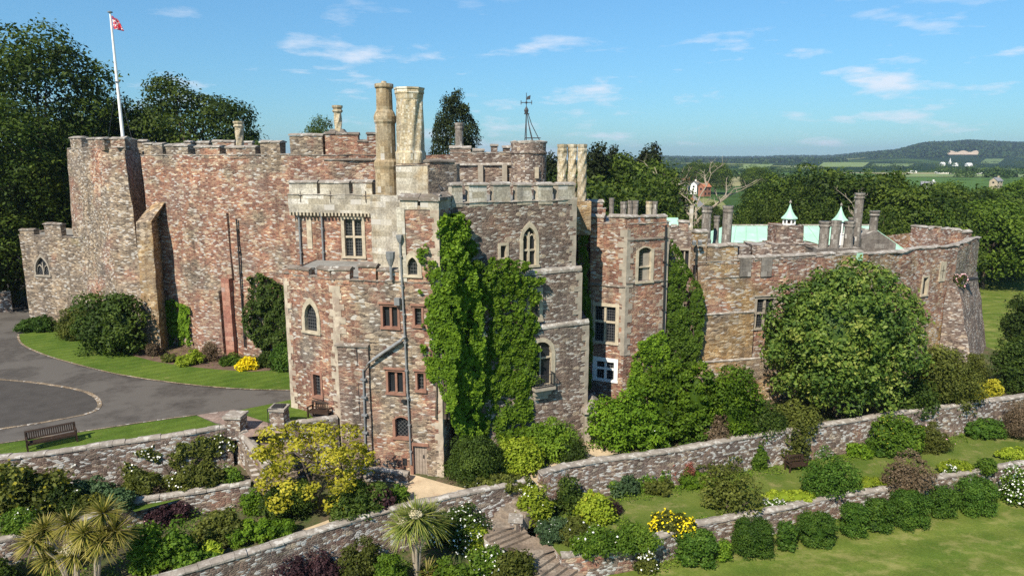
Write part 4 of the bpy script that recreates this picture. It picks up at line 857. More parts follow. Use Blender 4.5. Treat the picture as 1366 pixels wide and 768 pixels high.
s_ = n.new('ShaderNodeSeparateXYZ'); l.new(uv, s_.inputs[0])
wv = n.new('ShaderNodeTexNoise'); wv.inputs['Scale'].default_value = 1.3; l.new(uv, wv.inputs['Vector'])
rp = ramp(n, [(0, (.03, .04, .14)), (.41, (.03, .04, .14)), (.42, (.8, .78, .76)), (.46, (.8, .78, .76)), (.465, (.55, .03, .05)), (1, (.55, .03, .05))], 'LINEAR'); l.new(wv.outputs['Fac'], rp.inputs['Fac']); l.new(rp.outputs['Color'], b.inputs['Base Color']); M['flag'] = m
mb = MB(); z1f, z0f = fpt.z-.25, at_y(150, 39, 60).z; vs = []; nu, nv_ = 10, 12
for j in range(nv_+1):
    for i in range(nu+1):
        a, bb = i/nu, j/nv_; wd = .25+.75*(1-bb)**.8+.55*bb*(1-bb)
        vs.append((fpb.x+.1+a*1.15*(.35+.60*bb), 60+.22*math.sin(a*9+bb*2)*(.4+a), z1f-(z1f-z0f)*bb-.28*a*(1-.3*bb)))
mb.add(vs, [[j*(nu+1)+i, j*(nu+1)+i+1, (j+1)*(nu+1)+i+1, (j+1)*(nu+1)+i] for j in range(nv_) for i in range(nu)]); fl = mb.build('flag', ['flag'], pole, smooth=True)
md = fl.modifiers.new('thickness', 'SOLIDIFY'); md.thickness = .01
# a bird on the stair block
q_ = at_y(589, 257, 39.5); zb_ = zsb+.62; mb = MB(); bx, by = q_.x, 39.5
for (r_, z_, dx) in (): pass
mb.lathe(0, 0, [(.01, -.22), (.07, -.15), (.10, 0), (.085, .12), (.05, .2), (.055, .25), (.05, .3), (.01, .33)], 10)
mb.add([(-.04, .05, -.2), (.04, .05, -.2), (.03, .07, -.46), (-.03, .07, -.46), (-.04, .02, -.2), (.04, .02, -.2), (.03, .05, -.46), (-.03, .05, -.46)], [[0, 1, 2, 3], [7, 6, 5, 4], [0, 4, 5, 1], [2, 6, 7, 3], [1, 5, 6, 2], [0, 3, 7, 4]]); mb.add([(-.02, -.04, .27), (.02, -.04, .27), (0, -.13, .25), (0, -.04, .3)], [[0, 1, 2], [1, 3, 2], [3, 0, 2]])
mb.tube([(.03, 0, -.12), (.03, -.09, -.2)], .012, 4); mb.tube([(-.03, 0, -.12), (-.03, -.09, -.2)], .012, 4)
bird = mb.build('bird', ['black'], origin=(0, 0, 0), smooth=True); bird.location = (bx, by, zb_+.17); bird.rotation_euler = (R(-38), 0, R(60)); tag(bird, 'small dark bird perched on the coping of the stair block', 'bird')
# ================================================================== ground, terraces, paths
ZD, ZB, ZP, ZG, ZL = 3.0, 1.0, 0.0, -1.5, -2.7      # drive, rose bed, path, upper grass terrace, lower lawn
def sheet(name, pts, z, mat, kind='structure'):
    mb = MB(); mb.add([(p[0], p[1], z) for p in pts], [list(range(len(pts)))]); o = mb.build(name, [mat]); tag(o, kind=kind); return o
def terrace(name, pts, z, mat, side='garden'):
    mb = MB(); mb.prism(pts, -3.4, z, 0, 1); o = mb.build(name, [side, mat]); tag(o, kind='structure'); return o
def pz(lst, z): return [at_z(x, y, z).xy for x, y in lst]
# far country: one sheet to the horizon with fields
m, n, l, b = newmat('country'); pos = n.new('ShaderNodeNewGeometry').outputs['Position']
mp = n.new('ShaderNodeMapping'); mp.inputs['Scale'].default_value = (.0042, .0030, 0); mp.inputs['Rotation'].default_value = (0, 0, .4); l.new(pos, mp.inputs['Vector'])
vo = n.new('ShaderNodeTexVoronoi'); vo.voronoi_dimensions = '2D'; vo.inputs['Scale'].default_value = 1; l.new(mp.outputs[0], vo.inputs['Vector'])
se = n.new('ShaderNodeSeparateColor'); l.new(vo.outputs['Color'], se.inputs[0])
rp = ramp(n, [(0, (.045, .085, .02)), (.3, (.07, .13, .028)), (.55, (.12, .17, .04)), (.75, (.19, .20, .075)), (.9, (.26, .24, .12))], 'CONSTANT'); l.new(se.outputs[0], rp.inputs['Fac'])
nr = mixc(n, l, (.082, .125, .020), (.125, .158, .030), mapr(n, l, noisetex(n, l, pos, .5, 6, .65), .38, .62))
nr = mixc(n, l, nr, mapr(n, l, noisetex(n, l, pos, 12, 4, .75), .25, .75, .62, 1.38), 1.0, 'MULTIPLY')
nr = mixc(n, l, nr, (.23, .22, .075), mapr(n, l, noisetex(n, l, pos, .55, 6, .7, (1, 1.6, 1)), .50, .64, 0, .8))
wv = n.new('ShaderNodeTexWave'); wv.inputs['Scale'].default_value = .16; wv.inputs['Distortion'].default_value = 1.5; mw = n.new('ShaderNodeMapping'); mw.inputs['Rotation'].default_value = (0, 0, R(76)); l.new(pos, mw.inputs['Vector']); l.new(mw.outputs[0], wv.inputs['Vector'])
nr = mixc(n, l, nr, mapr(n, l, wv.outputs['Fac'], .2, .8, .93, 1.06), 1.0, 'MULTIPLY')
sy_ = n.new('ShaderNodeSeparateXYZ'); l.new(pos, sy_.inputs[0])
fc_ = mixc(n, l, rp.outputs['Color'], mapr(n, l, noisetex(n, l, pos, .05, 5, .7), .3, .7, .7, 1.3), 1.0, 'MULTIPLY')
cc = mixc(n, l, nr, fc_, mapr(n, l, sy_.outputs['Y'], 210, 240)); l.new(cc, b.inputs['Base Color']); b.inputs['Roughness'].default_value = .95; b.inputs['Specular IOR Level'].default_value = .05
bu = n.new('ShaderNodeBump'); bu.inputs['Strength'].default_value = .6; bu.inputs['Distance'].default_value = .06; l.new(noisetex(n, l, pos, 10, 5, .75), bu.inputs['Height']); l.new(bu.outputs[0], b.inputs['Normal'])
M['country'] = m
mb = MB(); xs = [-9000, -3000, -800, -200, -60, 60, 200, 800, 3000, 9000]; ys = [-300, -20, 20, 60, 120, 300, 800, 2000, 5000, 9000]
for i in range(9):
    for j in range(9): mb.add([(xs[i], ys[j], ZL), (xs[i+1], ys[j], ZL), (xs[i+1], ys[j+1], ZL), (xs[i], ys[j+1], ZL)], [[0, 1, 2, 3]])
tag(mb.build('ground', ['country']), kind='structure')

# ---- line of the retaining walls (top edges traced on the photo, laid on their real heights)
Cl = [Vector((-46, 9.3)), Vector((-30, 18.0))]+[Vector(p) for p in pz([(230, 768), (330, 738), (440, 704), (520, 680), (600, 663), (705, 641)], .55)]
Al = [Vector(p) for p in pz([(724, 632), (760, 622), (800, 615), (900, 602), (1000, 583), (1130, 563), (1200, 552), (1290, 540), (1366, 529)], .75)]+[Vector((46, 51)), Vector((58, 57))]
Bl = [Vector(p) for p in pz([(749, 741), (800, 739), (864, 727)], -1.45)]+[Vector(p) for p in pz([(928, 701), (1037, 681), (1119, 662), (1190, 653), (1250, 639), (1363, 619)], -1.3)]+[Vector((48, 43)), Vector((70, 50))]
Dl = [Vector((-46, 24.0)), Vector((-33, 30))]+[Vector(p) for p in pz([(60, 606), (150, 593), (230, 582), (308, 569)], 3.35)]
El = [Vector((-46, 18)), Vector((-30, 25))]+[Vector(p) for p in pz([(0, 721), (100, 697), (180, 668), (260, 656), (335, 644)], 1.25)]
stA0, stA1 = Vector((-16.0, 36.9)), Vector((-13.3, 37.6))       # head of the garden steps
terrace('path_terrace', Cl+[Vector((1.3, 35.6))]+Al[:-1]+[Vector((46.5, 58)), Vector((46.5, 66)), Vector((30, 74)), Vector((-80, 76)), Vector((-80, 5))], ZP, 'rough')
drv = Dl+[stA0, stA1, Vector((-13.0, 36.6)), Vector((-10.3, 37.7)), Vector((-10.0, 38.2)), Vector((-10, 60)), Vector((-10, 130)), Vector((-110, 130)), Vector((-110, 10))]
terrace('drive_terrace', drv, ZD, 'asphalt')
terrace('rose_bed', El+[Vector((-12.7, 34.4)), Vector((-14.6, 36.2)), Vector((-16.2, 37.2))]+Dl[::-1], ZB, 'rough')
gl = pz([(735, 655), (700, 700), (749, 741)], ZG)
terrace('grass_terrace', [Vector((1.9, 35.0)), gl[1]+Vector((.6, -.2))]+Bl+[Vector((70, 60)), Vector((58, 58))]+Al[::-1], ZG, 'terracelawn')
sheet('turf_bank', pz([(560, 900), (300, 900), (200, 790), (240, 775)], ZL+.01)+[Cl[2], Cl[5], Cl[7], Vector((-1.2, 31.5))], -1.9, 'rough')
# lawns on the drive terrace
lawn1 = pz([(24, 446), (28, 458), (50, 470), (90, 483), (160, 500), (250, 513), (330, 519.5), (400, 521), (400, 492), (370, 494), (335, 496), (290, 493), (240, 488), (205, 482), (175, 474), (150, 466), (120, 450), (100, 443), (60, 441)], ZD)
sheet('drive_lawn', lawn1, ZD+.03, 'drivelawn')
bed = pz([(60, 441), (100, 443), (120, 450), (150, 466), (175, 474), (205, 482), (240, 488), (290, 493), (335, 496), (370, 494), (400, 492), (400, 455), (340, 450), (300, 443), (240, 430), (190, 414), (100, 398), (30, 400)], ZD)
sheet('wall_bed', bed, ZD+.02, 'soil')
lawn2 = pz([(-60, 601), (0, 592), (100, 577.5), (200, 562.5), (262, 554), (288, 565), (308, 569.5), (150, 594), (60, 607), (-60, 624)], ZD+.02)
sheet('bench_lawn', lawn2, ZD+.03, 'drivelawn')
sheet('tower_lawn', pz([(312, 549), (395, 532), (420, 560), (376, 570)], ZD), ZD+.03, 'drivelawn')
sheet('brick_paving', pz([(262, 553.5), (312, 546), (376, 568), (380, 577), (330, 583), (308, 569), (288, 564)], ZD), ZD+.012, 'paving')
# turning circle
def curve(pts, k=8):
    out_ = []
    for i in range(len(pts)-1):
        p0, p1, p2, p3 = pts[max(i-1, 0)], pts[i], pts[i+1], pts[min(i+2, len(pts)-1)]
        for j in range(k):
            t = j/k; out_.append(.5*((2*p1)+(p2-p0)*t+(2*p0-5*p1+4*p2-p3)*t*t+(3*p1-p0-3*p2+p3)*t**3))
    return out_+[pts[-1]]
ring = curve([Vector(p) for p in pz([(-90, 498), (0, 506), (60, 512), (112, 522), (132, 535), (124, 549), (70, 561), (0, 572), (-90, 585)], ZD)])
sheet('turning_circle', ring, ZD+.004, 'asphaltring')
def strip(name, line, w_, z, h, mat):
    mb = MB()
    for i in range(len(line)-1):
        d = (line[i+1]-line[i]); nn = Vector((d.y, -d.x)).normalized()*w_/2
        d0 = (line[i]-line[i-1]) if i else d; d2 = (line[i+2]-line[i+1]) if i < len(line)-2 else d
        n0 = (lambda q: Vector((q.y, -q.x)).normalized()*w_/2)((d+d0)); n1 = (lambda q: Vector((q.y, -q.x)).normalized()*w_/2)((d+d2))
        a0, a1, b0, b1 = line[i]-n0, line[i]+n0, line[i+1]-n1, line[i+1]+n1
        mb.add([(*a0, z), (*a1, z), (*b1, z), (*b0, z), (*a0, z+h), (*a1, z+h), (*b1, z+h), (*b0, z+h)], [[4, 5, 6, 7], [0, 1, 5, 4], [2, 3, 7, 6]])
    o = mb.build(name, [mat], jitter=.02, jscale=4); tag(o, kind='structure'); return o
strip('cobble_ring', ring, .26, ZD, .02, 'cobble')
strip('lawn_kerb', curve([Vector(p) for p in pz([(24, 446), (28, 458), (50, 470), (90, 483), (160, 500), (250, 513), (330, 519.5), (400, 521)], ZD)]), .15, ZD, .05, 'cobble')
strip('bench_lawn_kerb', curve([Vector(p) for p in pz([(-60, 601), (0, 592), (100, 577.5), (200, 562.5), (262, 554)], ZD)], 4), .12, ZD, .06, 'cobble')
# sandy path and court by the entrance tower
sheet('sandy_court', [Cl[0]+Vector((-.6, 1.5)), Cl[1]+Vector((-.5, 1.6))]+[q+Vector((-.6, 1.15)) for q in Cl[2:4]]+pz([(420, 700), (520, 662), (530, 640), (535, 628), (598, 646), (640, 656), (690, 636), (730, 622), (760, 603), (778, 590), (800, 588), (830, 603), (790, 612)], ZP)+[q+Vector((0, .2)) for q in Al[3:0:-1]]+[Al[0], Vector((1.4, 34.6))]+[q+Vector((-.1, .2)) for q in Cl[7:1:-1]]+[Cl[1], Cl[0]], ZP+.012, 'sand')
sheet('terrace_path', [q+Vector((-.1, .3)) for q in Al[4:]]+[q+Vector((-.5, 1.9)) for q in Al[:3:-1]], ZP+.012, 'sand')

# ---- garden walls: each one a thing
def garden_wall(line, z0, ztops, th, label, mat='garden', name='garden_wall', cop=True, group=None):
    mb = MB(); nL = len(line); zt_ = ztops if isinstance(ztops, list) else [ztops]*nL
    mbc = MB()
    for i in range(nL-1):
        fc = Face(line[i], line[i+1]); a, b2 = zt_[i], zt_[i+1]
        grid_wall(mb, fc, z0, a-.0, (), 0, .5, z1b=b2)
        back = Face(fc.P(fc.L, 0, -th).xy, fc.P(0, 0, -th).xy); grid_wall(mb, back, z0, b2, (), 0, .9, z1b=a)
        k = max(1, round(fc.L/.55)); rr = random.Random(int(line[i].x*53)+i)
        for j in range(k):
            u0, u1 = fc.L*j/k, fc.L*(j+1)/k; za, zb2 = a+(b2-a)*j/k, a+(b2-a)*(j+1)/k; dz = rr.uniform(-.025, .035)
            P = fc.P; e0, e1 = rr.uniform(.02, .07), rr.uniform(.02, .07)
            v = [P(u0, za-.02, e0), P(u1-.01, zb2-.02, e0), P(u1-.01, zb2-.02, -th-e1), P(u0, za-.02, -th-e1), P(u0, za+.06+dz, e0), P(u1-.01, zb2+.06+dz, e0), P(u1-.01, zb2+.06+dz, -th-e1), P(u0, za+.06+dz, -th-e1), P(u0, za+.12+dz, -th*.5), P(u1-.01, zb2+.12+dz, -th*.5)]
            mbc.add(v, [[0, 1, 5, 4], [4, 5, 9, 8], [8, 9, 6, 7], [2, 3, 7, 6], [1, 2, 6, 9, 5], [0, 4, 8, 7, 3]])
    for (q, fc, uu) in ((line[0], Face(line[0], line[1]), 0), (line[-1], Face(line[-2], line[-1]), None)):
        u_ = 0 if uu == 0 else fc.L; zz = zt_[0] if uu == 0 else zt_[-1]
        patch(mb, fc.P(u_, z0, -th if uu == 0 else 0), fc.P(u_, z0, 0 if uu == 0 else -th), fc.P(u_, zz, 0 if uu == 0 else -th), fc.P(u_, zz, -th if uu == 0 else 0), .5)
    root = empty(name, (line[0].x, line[0].y, z0)); tag(root, label, 'garden wall', group)
    mb.build('wall_body', [mat], root, jitter=.06, jscale=.9); mbc.build('coping', ['coping'], root, jitter=.04, jscale=2.2)
    return root
garden_wall(Cl[:2]+Cl[2:], -3.0, .5, .45, 'low rubble wall running diagonally up beside the sandy path to the steps')
garden_wall(Al, -2.0, [.72, .72, .70]+[.72]*8, .5, 'long curving rubble wall behind the upper grass terrace')
garden_wall(Bl[2:], -3.2, -1.32, .45, 'rubble wall between the two lawns, behind the clipped bushes')
garden_wall(Bl[:3], -3.2, [-1.55, -1.5, -1.45], .45, 'short brick faced wall at the foot of the stone steps', 'gardenbrick')
garden_wall(Dl, .6, 3.32, .5, 'tall retaining wall behind the long bench, roses along its face')
garden_wall(El, -.4, 1.18, .45, 'lower lichened retaining wall above the spiky palms')
garden_wall([Vector((-16.0, 36.75)), Vector((-14.7, 35.4)), Vector((-13.2, 34.0))], -.4, [3.35, 2.75, 1.9], .42, 'sloping wall falling beside the garden steps')
garden_wall([Vector((-13.05, 36.35)), Vector((-11.7, 36.9)), Vector((-10.15, 37.75))], -.4, [3.35, 3.25, 3.2], .45, 'retaining wall beneath the small bench by the entrance tower')
garden_wall([Vector((-9.3, 36.1)), Vector((-7.6, 36.3)), Vector((-5.9, 36.0))], -.4, [.75, .6, .45], .4, 'low wall at the foot of the entrance tower behind dark shrubs')
bw0, bw1 = at_z(-40, 432, 3), at_z(26, 415, 3)
garden_wall([Vector((bw0.x-8, bw0.y)), Vector((bw1.x-.5, 67))], 2.8, 5.0, .5, 'shaded boundary wall left of the low wing')
def pillar(x, y, z0, z1, w_, label):
    root = empty('stone_pillar', (x, y, z0)); tag(root, label, 'pillar'); mb = MB(); f_ = Face((x-w_/2, y-w_/2+.05), (x+w_/2, y-w_/2))
    for i in range(4):
        mb.fbox(f_, 0, w_, z0+(z1-z0)*i/4, z0+(z1-z0)*(i+1)/4, -w_, 0)
    mb.build('shaft', ['garden'], root, jitter=.05); mb = MB(); mb.fbox(f_, -.08, w_+.08, z1, z1+.14, -w_-.08, .08); mb.build('capstone', ['coping'], root, jitter=.03)
    return root
p_ = at_z(309, 570, 3.3); pillar(p_.x+.1, p_.y+.3, 2.6, 3.85, .9, 'squat stone pillar at the head of the garden steps, beside the long retaining wall')
p_ = at_z(371, 566, 3.3); pillar(p_.x, p_.y+.2, 2.6, 4.15, .8, 'stone pillar with an iron plate on top near the small bench')
mb = MB(); mb.abox(p_.x-.3, p_.x+.35, p_.y-.05, p_.y+.5, 4.295, 4.36); mb.tube([(p_.x-.46, p_.y-.26, 3.3), (p_.x-.46, p_.y-.26, 4.32), (p_.x+.1, p_.y-.26, 4.36)], .025, 5); o = mb.build('iron_plate', ['black'], origin=(p_.x, p_.y, 4.29)); tag(o, 'black iron plate and handrail resting on the stone pillar', 'plate')
p_ = at_z(690, 716, -1.5); pillar(p_.x-.1, p_.y+.45, -2.2, -.75, .62, 'rough stone pillar beside the stone steps under the lime green bush')

# ---- steps
def steps(top, bot, width, z0, z1, n_, name, label):
    """a straight flight; top and bot are the middles of its first and last nosing"""
    t, b_ = Vector(top), Vector(bot); d = (b_-t); Ln = d.length; d = d/Ln; s_ = Vector((-d.y, d.x)); root = empty(name, (*top, z1)); tag(root, label, 'steps')
    for i in range(n_):
        za = z0+(z1-z0)*(i+1)/(n_); p = t+d*Ln*i/n_; q = t+d*(Ln*(i+1)/n_+.03); mb = MB()
        a, c = p-s_*width/2, q-s_*width/2
        zt_ = z0+(z1-z0)*i/n_
        mb.box((a.x, a.y, z1-.4), (*(s_*width), 0), (*(d*(Ln/n_+.03)), 0), (0, 0, zt_-z1+.4)); mb.build('step', ['step'], root, jitter=.02, jscale=2)
    return root
steps((-14.55, 37.2), (-12.0, 33.2), 2.3, 2.99, .05, 16, 'garden_steps', 'brown stone steps from the drive down behind the golden tree')
l1, l2 = at_z(660, 700, -1.0), at_z(706, 731, -1.6)
g0 = Vector((1.25, 35.1))
steps(g0, (l1.x+.55, l1.y+.35), 1.7, ZP, -1.0, 6, 'garden_steps', 'upper flight of stone steps along the diagonal wall')
sheet('step_landing', [Vector((l1.x-.9, l1.y+.5)), Vector((l1.x-.3, l1.y-.7)), Vector((l1.x+1.5, l1.y-.1)), Vector((l1.x+.9, l1.y+1.0))], -.985, 'step')
steps((l1.x+.35, l1.y-.2), (l1.x+.95, l1.y-1.0), 2.3, -1.0, -1.55, 4, 'garden_steps', 'short middle flight of stone steps, turning at the pillar')
sheet('step_landing', [Vector((l2.x-1.3, l2.y+.35)), Vector((l2.x+.1, l2.y-.9)), Vector((l2.x+1.6, l2.y-.1)), Vector((l2.x+.2, l2.y+1.1))], -1.54, 'step')
steps((l2.x+.35, l2.y-.35), (l2.x+2.3, l2.y-2.1), 2.1, -1.55, ZL, 7, 'garden_steps', 'lowest flight of stone steps at the bottom edge')

# ---- benches
def bench(name, centre, z, ang, ln, label, nback, h=.92):
    root = empty(name, (0, 0, 0)); tag(root, label, 'bench'); mb = MB()
    for i in range(5): mb.abox(-ln/2+.02, ln/2-.02, -.26+.105*i, -.18+.105*i, .42, .45)
    mb.abox(-ln/2, ln/2, -.26, -.22, .34, .42); mb.build('seat', ['wood'], root)
    mb = MB(); mb.box((-ln/2, .25, h-.08), (ln, 0, 0), (0, .05, 0), (0, .03, .08)); mb.box((-ln/2, .22, .52), (ln, 0, 0), (0, .05, 0), (0, .01, .06))
    for i in range(nback): x = -ln/2+.10+(ln-.2)*i/(nback-1); mb.box((x-.03, .235, .56), (.06, 0, 0), (0, .025, 0), (0, .04, h-.62))
    mb.build('backrest', ['wood'], root)
    for sx_ in (-1, 1):
        x = sx_*(ln/2-.04)
        mb = MB(); mb.abox(x-.04, x+.04, -.28, -.20, 0, .64); mb.build('leg', ['wood'], root)
        mb = MB(); mb.box((x-.04, .21, 0), (.08, 0, 0), (0, .08, 0), (0, .03, h-.06)); mb.build('leg', ['wood'], root)
        mb = MB(); mb.abox(x-.05, x+.05, -.32, .24, .64, .685); mb.build('armrest', ['wood'], root)
    root.location = (centre[0], centre[1], z); root.rotation_euler = (0, 0, ang); return root
pa, pb = at_z(28, 604, ZD+.03), at_z(98, 589, ZD+.03); mid = (pa+pb)/2
bench('park_bench', (mid.x+.1, mid.y+.25), ZD+.03, math.atan2(pb.y-pa.y, pb.x-pa.x), (pb-pa).length-.05, 'long dark slatted bench on the grass strip beside the drive', 22, .98)
pa, pb = at_z(405, 562, ZD), at_z(437, 561, ZD); mid = (pa+pb)/2
bench('park_bench', (mid.x+.15, mid.y+.5), ZD, math.atan2(ef[0].d.y, ef[0].d.x)+R(12), 1.45, 'small dark bench backed against the entrance tower wall', 9)
pa, pb = at_z(1052, 632, ZG), at_z(1077, 628, ZG); mid = (pa+pb)/2
bench('park_bench', (mid.x, mid.y+.35), ZG, math.atan2(pb.y-pa.y, pb.x-pa.x)-R(4), 1.3, 'dark bench on the upper grass terrace beneath the climber', 9)

# ================================================================== far country: hills, houses
def hill_h(x, y):
    px = 683+927*x/y
    s = lambda a, b, v: (lambda t: t*t*(3-2*t))(min(1, max(0, (v-a)/(b-a))))
    ridge = 50*s(1085, 1195, px)+32*s(1190, 1235, px)+9*s(1262, 1290, px)+6*math.sin(px*.031)
    rise = s(1900, 3500, y)
    far = 14*s(3200, 5200, y)*s(500, 1000, px)*(1-s(1120, 1200, px))+7*s(3600, 4700, y)*s(780, 880, px)
    lo = 11*s(900, 2600, y)
    return ZL-.6+lo+max(ridge, 0)*rise*(.96+.16*s(3300, 4300, y))+far+noise.noise(Vector((x*.002, y*.002, 3)))*3.5*s(1200, 2600, y)
mb = MB(); xs = [-3200+i*130 for i in range(75)]; ys = [620+j*110 for j in range(52)]
vs = [(x, y, hill_h(x, y)) for y in ys for x in xs]; nx = len(xs)
mb.add(vs, [[j*nx+i, j*nx+i+1, (j+1)*nx+i+1, (j+1)*nx+i] for j in range(len(ys)-1) for i in range(nx-1)])
m, n, l, b = newmat('hill_land'); pos = n.new('ShaderNodeNewGeometry').outputs['Position']
mp = n.new('ShaderNodeMapping'); mp.inputs['Scale'].default_value = (.0030, .0019, 0); mp.inputs['Rotation'].default_value = (0, 0, .25); l.new(pos, mp.inputs['Vector'])
vo = n.new('ShaderNodeTexVoronoi'); vo.voronoi_dimensions = '2D'; vo.inputs['Scale'].default_value = 1; l.new(mp.outputs[0], vo.inputs['Vector'])
se = n.new('ShaderNodeSeparateColor'); l.new(vo.outputs['Color'], se.inputs[0])
rp = ramp(n, [(0, (.016, .036, .012)), (.45, (.022, .045, .014)), (.5, (.05, .09, .022)), (.7, (.10, .15, .04)), (.86, (.16, .185, .06))], 'CONSTANT'); l.new(se.outputs[0], rp.inputs['Fac'])
sz_ = n.new('ShaderNodeSeparateXYZ'); l.new(pos, sz_.inputs[0])
wood = mixc(n, l, (.010, .024, .009), (.026, .050, .016), mapr(n, l, noisetex(n, l, pos, .02, 6, .75), .35, .65))
cc = mixc(n, l, rp.outputs['Color'], wood, mapr(n, l, sz_.outputs['Z'], 26, 42)); cc = mixc(n, l, cc, wood, mapr(n, l, noisetex(n, l, pos, .0028, 5, .6), .50, .54))
l.new(cc, b.inputs['Base Color']); b.inputs['Roughness'].default_value = 1; b.inputs['Specular IOR Level'].default_value = 0
bu = n.new('ShaderNodeBump'); bu.inputs['Strength'].default_value = 1; bu.inputs['Distance'].default_value = 12; l.new(noisetex(n, l, pos, .03, 5, .7), bu.inputs['Height']); l.new(bu.outputs[0], b.inputs['Normal'])
M['hill'] = m; tag(mb.build('hills', ['hill'], smooth=True), kind='structure')
def on_hill(px, py):
    """where the view through a photo pixel meets the far land"""
    d = ray(px, py); d = d/d.y
    for y in range(640, 5600, 10):
        if CAMZ+d.z*y < hill_h(d.x*y, y): return Vector((d.x*y, y, hill_h(d.x*y, y)))
    return None
for (x0, x1, y0, y1, col_) in ((1093, 1154, 217, 223.5, (.17, .22, .06)), (987, 1026, 219.5, 226, (.16, .21, .055)), (1160, 1215, 219, 223, (.13, .18, .05)), (1309, 1334, 212.5, 219, (.12, .17, .045)), (1207, 1400, 233.5, 237.5, (.17, .22, .07)), (1040, 1095, 222, 226, (.20, .22, .09))):
    mb = MB(); g_ = [[on_hill(x0+(x1-x0)*i/16+3*(j-1), y1+(y0-y1)*j/3) for i in range(17)] for j in range(4)]
    if any(q is None for r_ in g_ for q in r_): continue
    mb.add([q+Vector((0, 0, 1.2)) for r_ in g_ for q in r_], [[j*17+i, j*17+i+1, (j+1)*17+i+1, (j+1)*17+i] for j in range(3) for i in range(16)])
    M['field'] = plain('field_crop', col_, .15, .02); tag(mb.build('field', ['field']), kind='structure')
M['quarry'] = plain('bare_quarry_face', (.50, .38, .26), .25, .05)
M['brickred'] = plain('house_brick', (.30, .13, .08), .2, .8); M['render'] = plain('white_render', (.74, .72, .67), .08, .5); M['tile'] = plain('orange_roof_tiles', (.40, .15, .075), .25, 1.2); M['slate'] = plain('grey_slate_roof', (.20, .20, .215), .2, 1.2); M['stonewall'] = plain('buff_house_wall', (.42, .34, .24), .2, .6)
def house(px, py, Y, wpx, wall, roof, rot, label, group=None, storey=2, ratio=1.5, dark=True, nm='house'):
    p = at_y(px, py, Y); kx = Y/911; w_ = wpx*kx; d_ = w_/ratio; h_ = 2.6*storey; zb = ZL-.1 if Y < 640 else p.z-h_
    if Y < 640: pass
    root = empty(nm, (p.x, Y, zb)); tag(root, label, 'house' if nm == 'house' else nm, group); hr = d_*.42
    mb = MB(); z0 = zb-2; ze_ = max(p.z, zb+h_*.7)
    mb.prism([(p.x-w_/2, Y-d_/2), (p.x+w_/2, Y-d_/2), (p.x+w_/2, Y+d_/2), (p.x-w_/2, Y+d_/2)], z0, ze_)
    for s_ in (-1, 1): mb.add([(p.x+s_*w_/2, Y-d_/2, ze_), (p.x+s_*w_/2, Y+d_/2, ze_), (p.x+s_*w_/2, Y, ze_+hr)], [[0, 1, 2]])
    mb.build('wall', [wall], root); mb = MB(); o_ = .35
    for s_ in (-1, 1): mb.box((p.x-w_/2-o_, Y+s_*(d_/2+o_), ze_-o_*.84), (w_+2*o_, 0, 0), (0, -s_*(d_/2+o_), hr+o_*.84), (0, 0, .25))
    rf_ = mb.build('roof', [roof], root); mb = MB(); mb.abox(p.x+w_*.28, p.x+w_*.28+.9, Y-.5, Y+.5, ze_+hr*.5, ze_+hr+1.2); mb.build('chimney', [wall], rf_)
    if dark:
        for i in range(max(2, int(w_/4))):
            for k in range(storey):
                x = p.x-w_/2+w_*(i+.5)/max(2, int(w_/4)); z_ = ze_-1.9-2.6*k; mb = MB(); mb.abox(x-.6, x+.6, Y-d_/2-.06, Y-d_/2+.1, z_, z_+1.2); mb.build('window', ['glassfar'], root)
        for s_ in (-1, 1): mb = MB(); mb.abox(p.x+s_*w_/2-.06, p.x+s_*w_/2+.06, Y-.6, Y+.6, ze_-1.9, ze_-.7); mb.build('window', ['glassfar'], root)
    root.rotation_euler = (0, 0, rot); return root
GH = 'houses along the street beyond the castle'
house(914, 243, 455, 15, 'render', 'tile', R(35), 'white gabled house with orange roof, leftmost on the far street', GH)
house(927, 246, 425, 13, 'render', 'slate', R(62), 'white gabled house with grey roof on the far street', GH)
house(940, 249, 395, 14, 'brickred', 'tile', R(35), 'brick house with orange roof behind the bare tree', GH)
house(921, 239, 520, 16, 'brickred', 'tile', R(20), 'red roofed brick house farthest up the far street', GH)
house(919, 267, 300, 9, 'brickred', 'tile', R(15), 'low orange roofed shed beside the far road', GH, 1, 1.3)
house(1066, 258, 305, 22, 'stonewall', 'slate', R(-20), 'buff house with grey roof behind trees left of the left cupola', GH)
house(1085, 250, 370, 20, 'render', 'slate', R(15), 'grey roofed white house among the trees near the cupolas', GH)
house(1127, 260, 295, 16, 'stonewall', 'tile', R(10), 'buff house showing between trees behind the right cupola', GH)
house(1329, 241, 500, 14, 'stonewall', 'slate', R(30), 'grey roofed farmhouse among trees far right', None)
house(1238, 247, 410, 16, 'render', 'slate', R(-25), 'pale farmhouse with slate roof beyond the right hand wood', None)
# pale road up to the houses
mb = MB(); ra_, rb_ = at_z(930, 276, ZL), at_z(905, 246, ZL); M['road'] = plain('far_road', (.22, .21, .20), .1, .2)
mb.add([(ra_.x-3, ra_.y, ZL+.03), (ra_.x+4, ra_.y, ZL+.03), (rb_.x+4, rb_.y, ZL+.03), (rb_.x-3, rb_.y, ZL+.03)], [[0, 1, 2, 3]]); tag(mb.build('road', ['road']), kind='structure')
M['field'] = plain('near_meadow', (.20, .20, .065), .2, .3); sheet('meadow', pz([(880, 296), (985, 292), (965, 270), (940, 264), (900, 272)], ZL), ZL+.02, 'field')
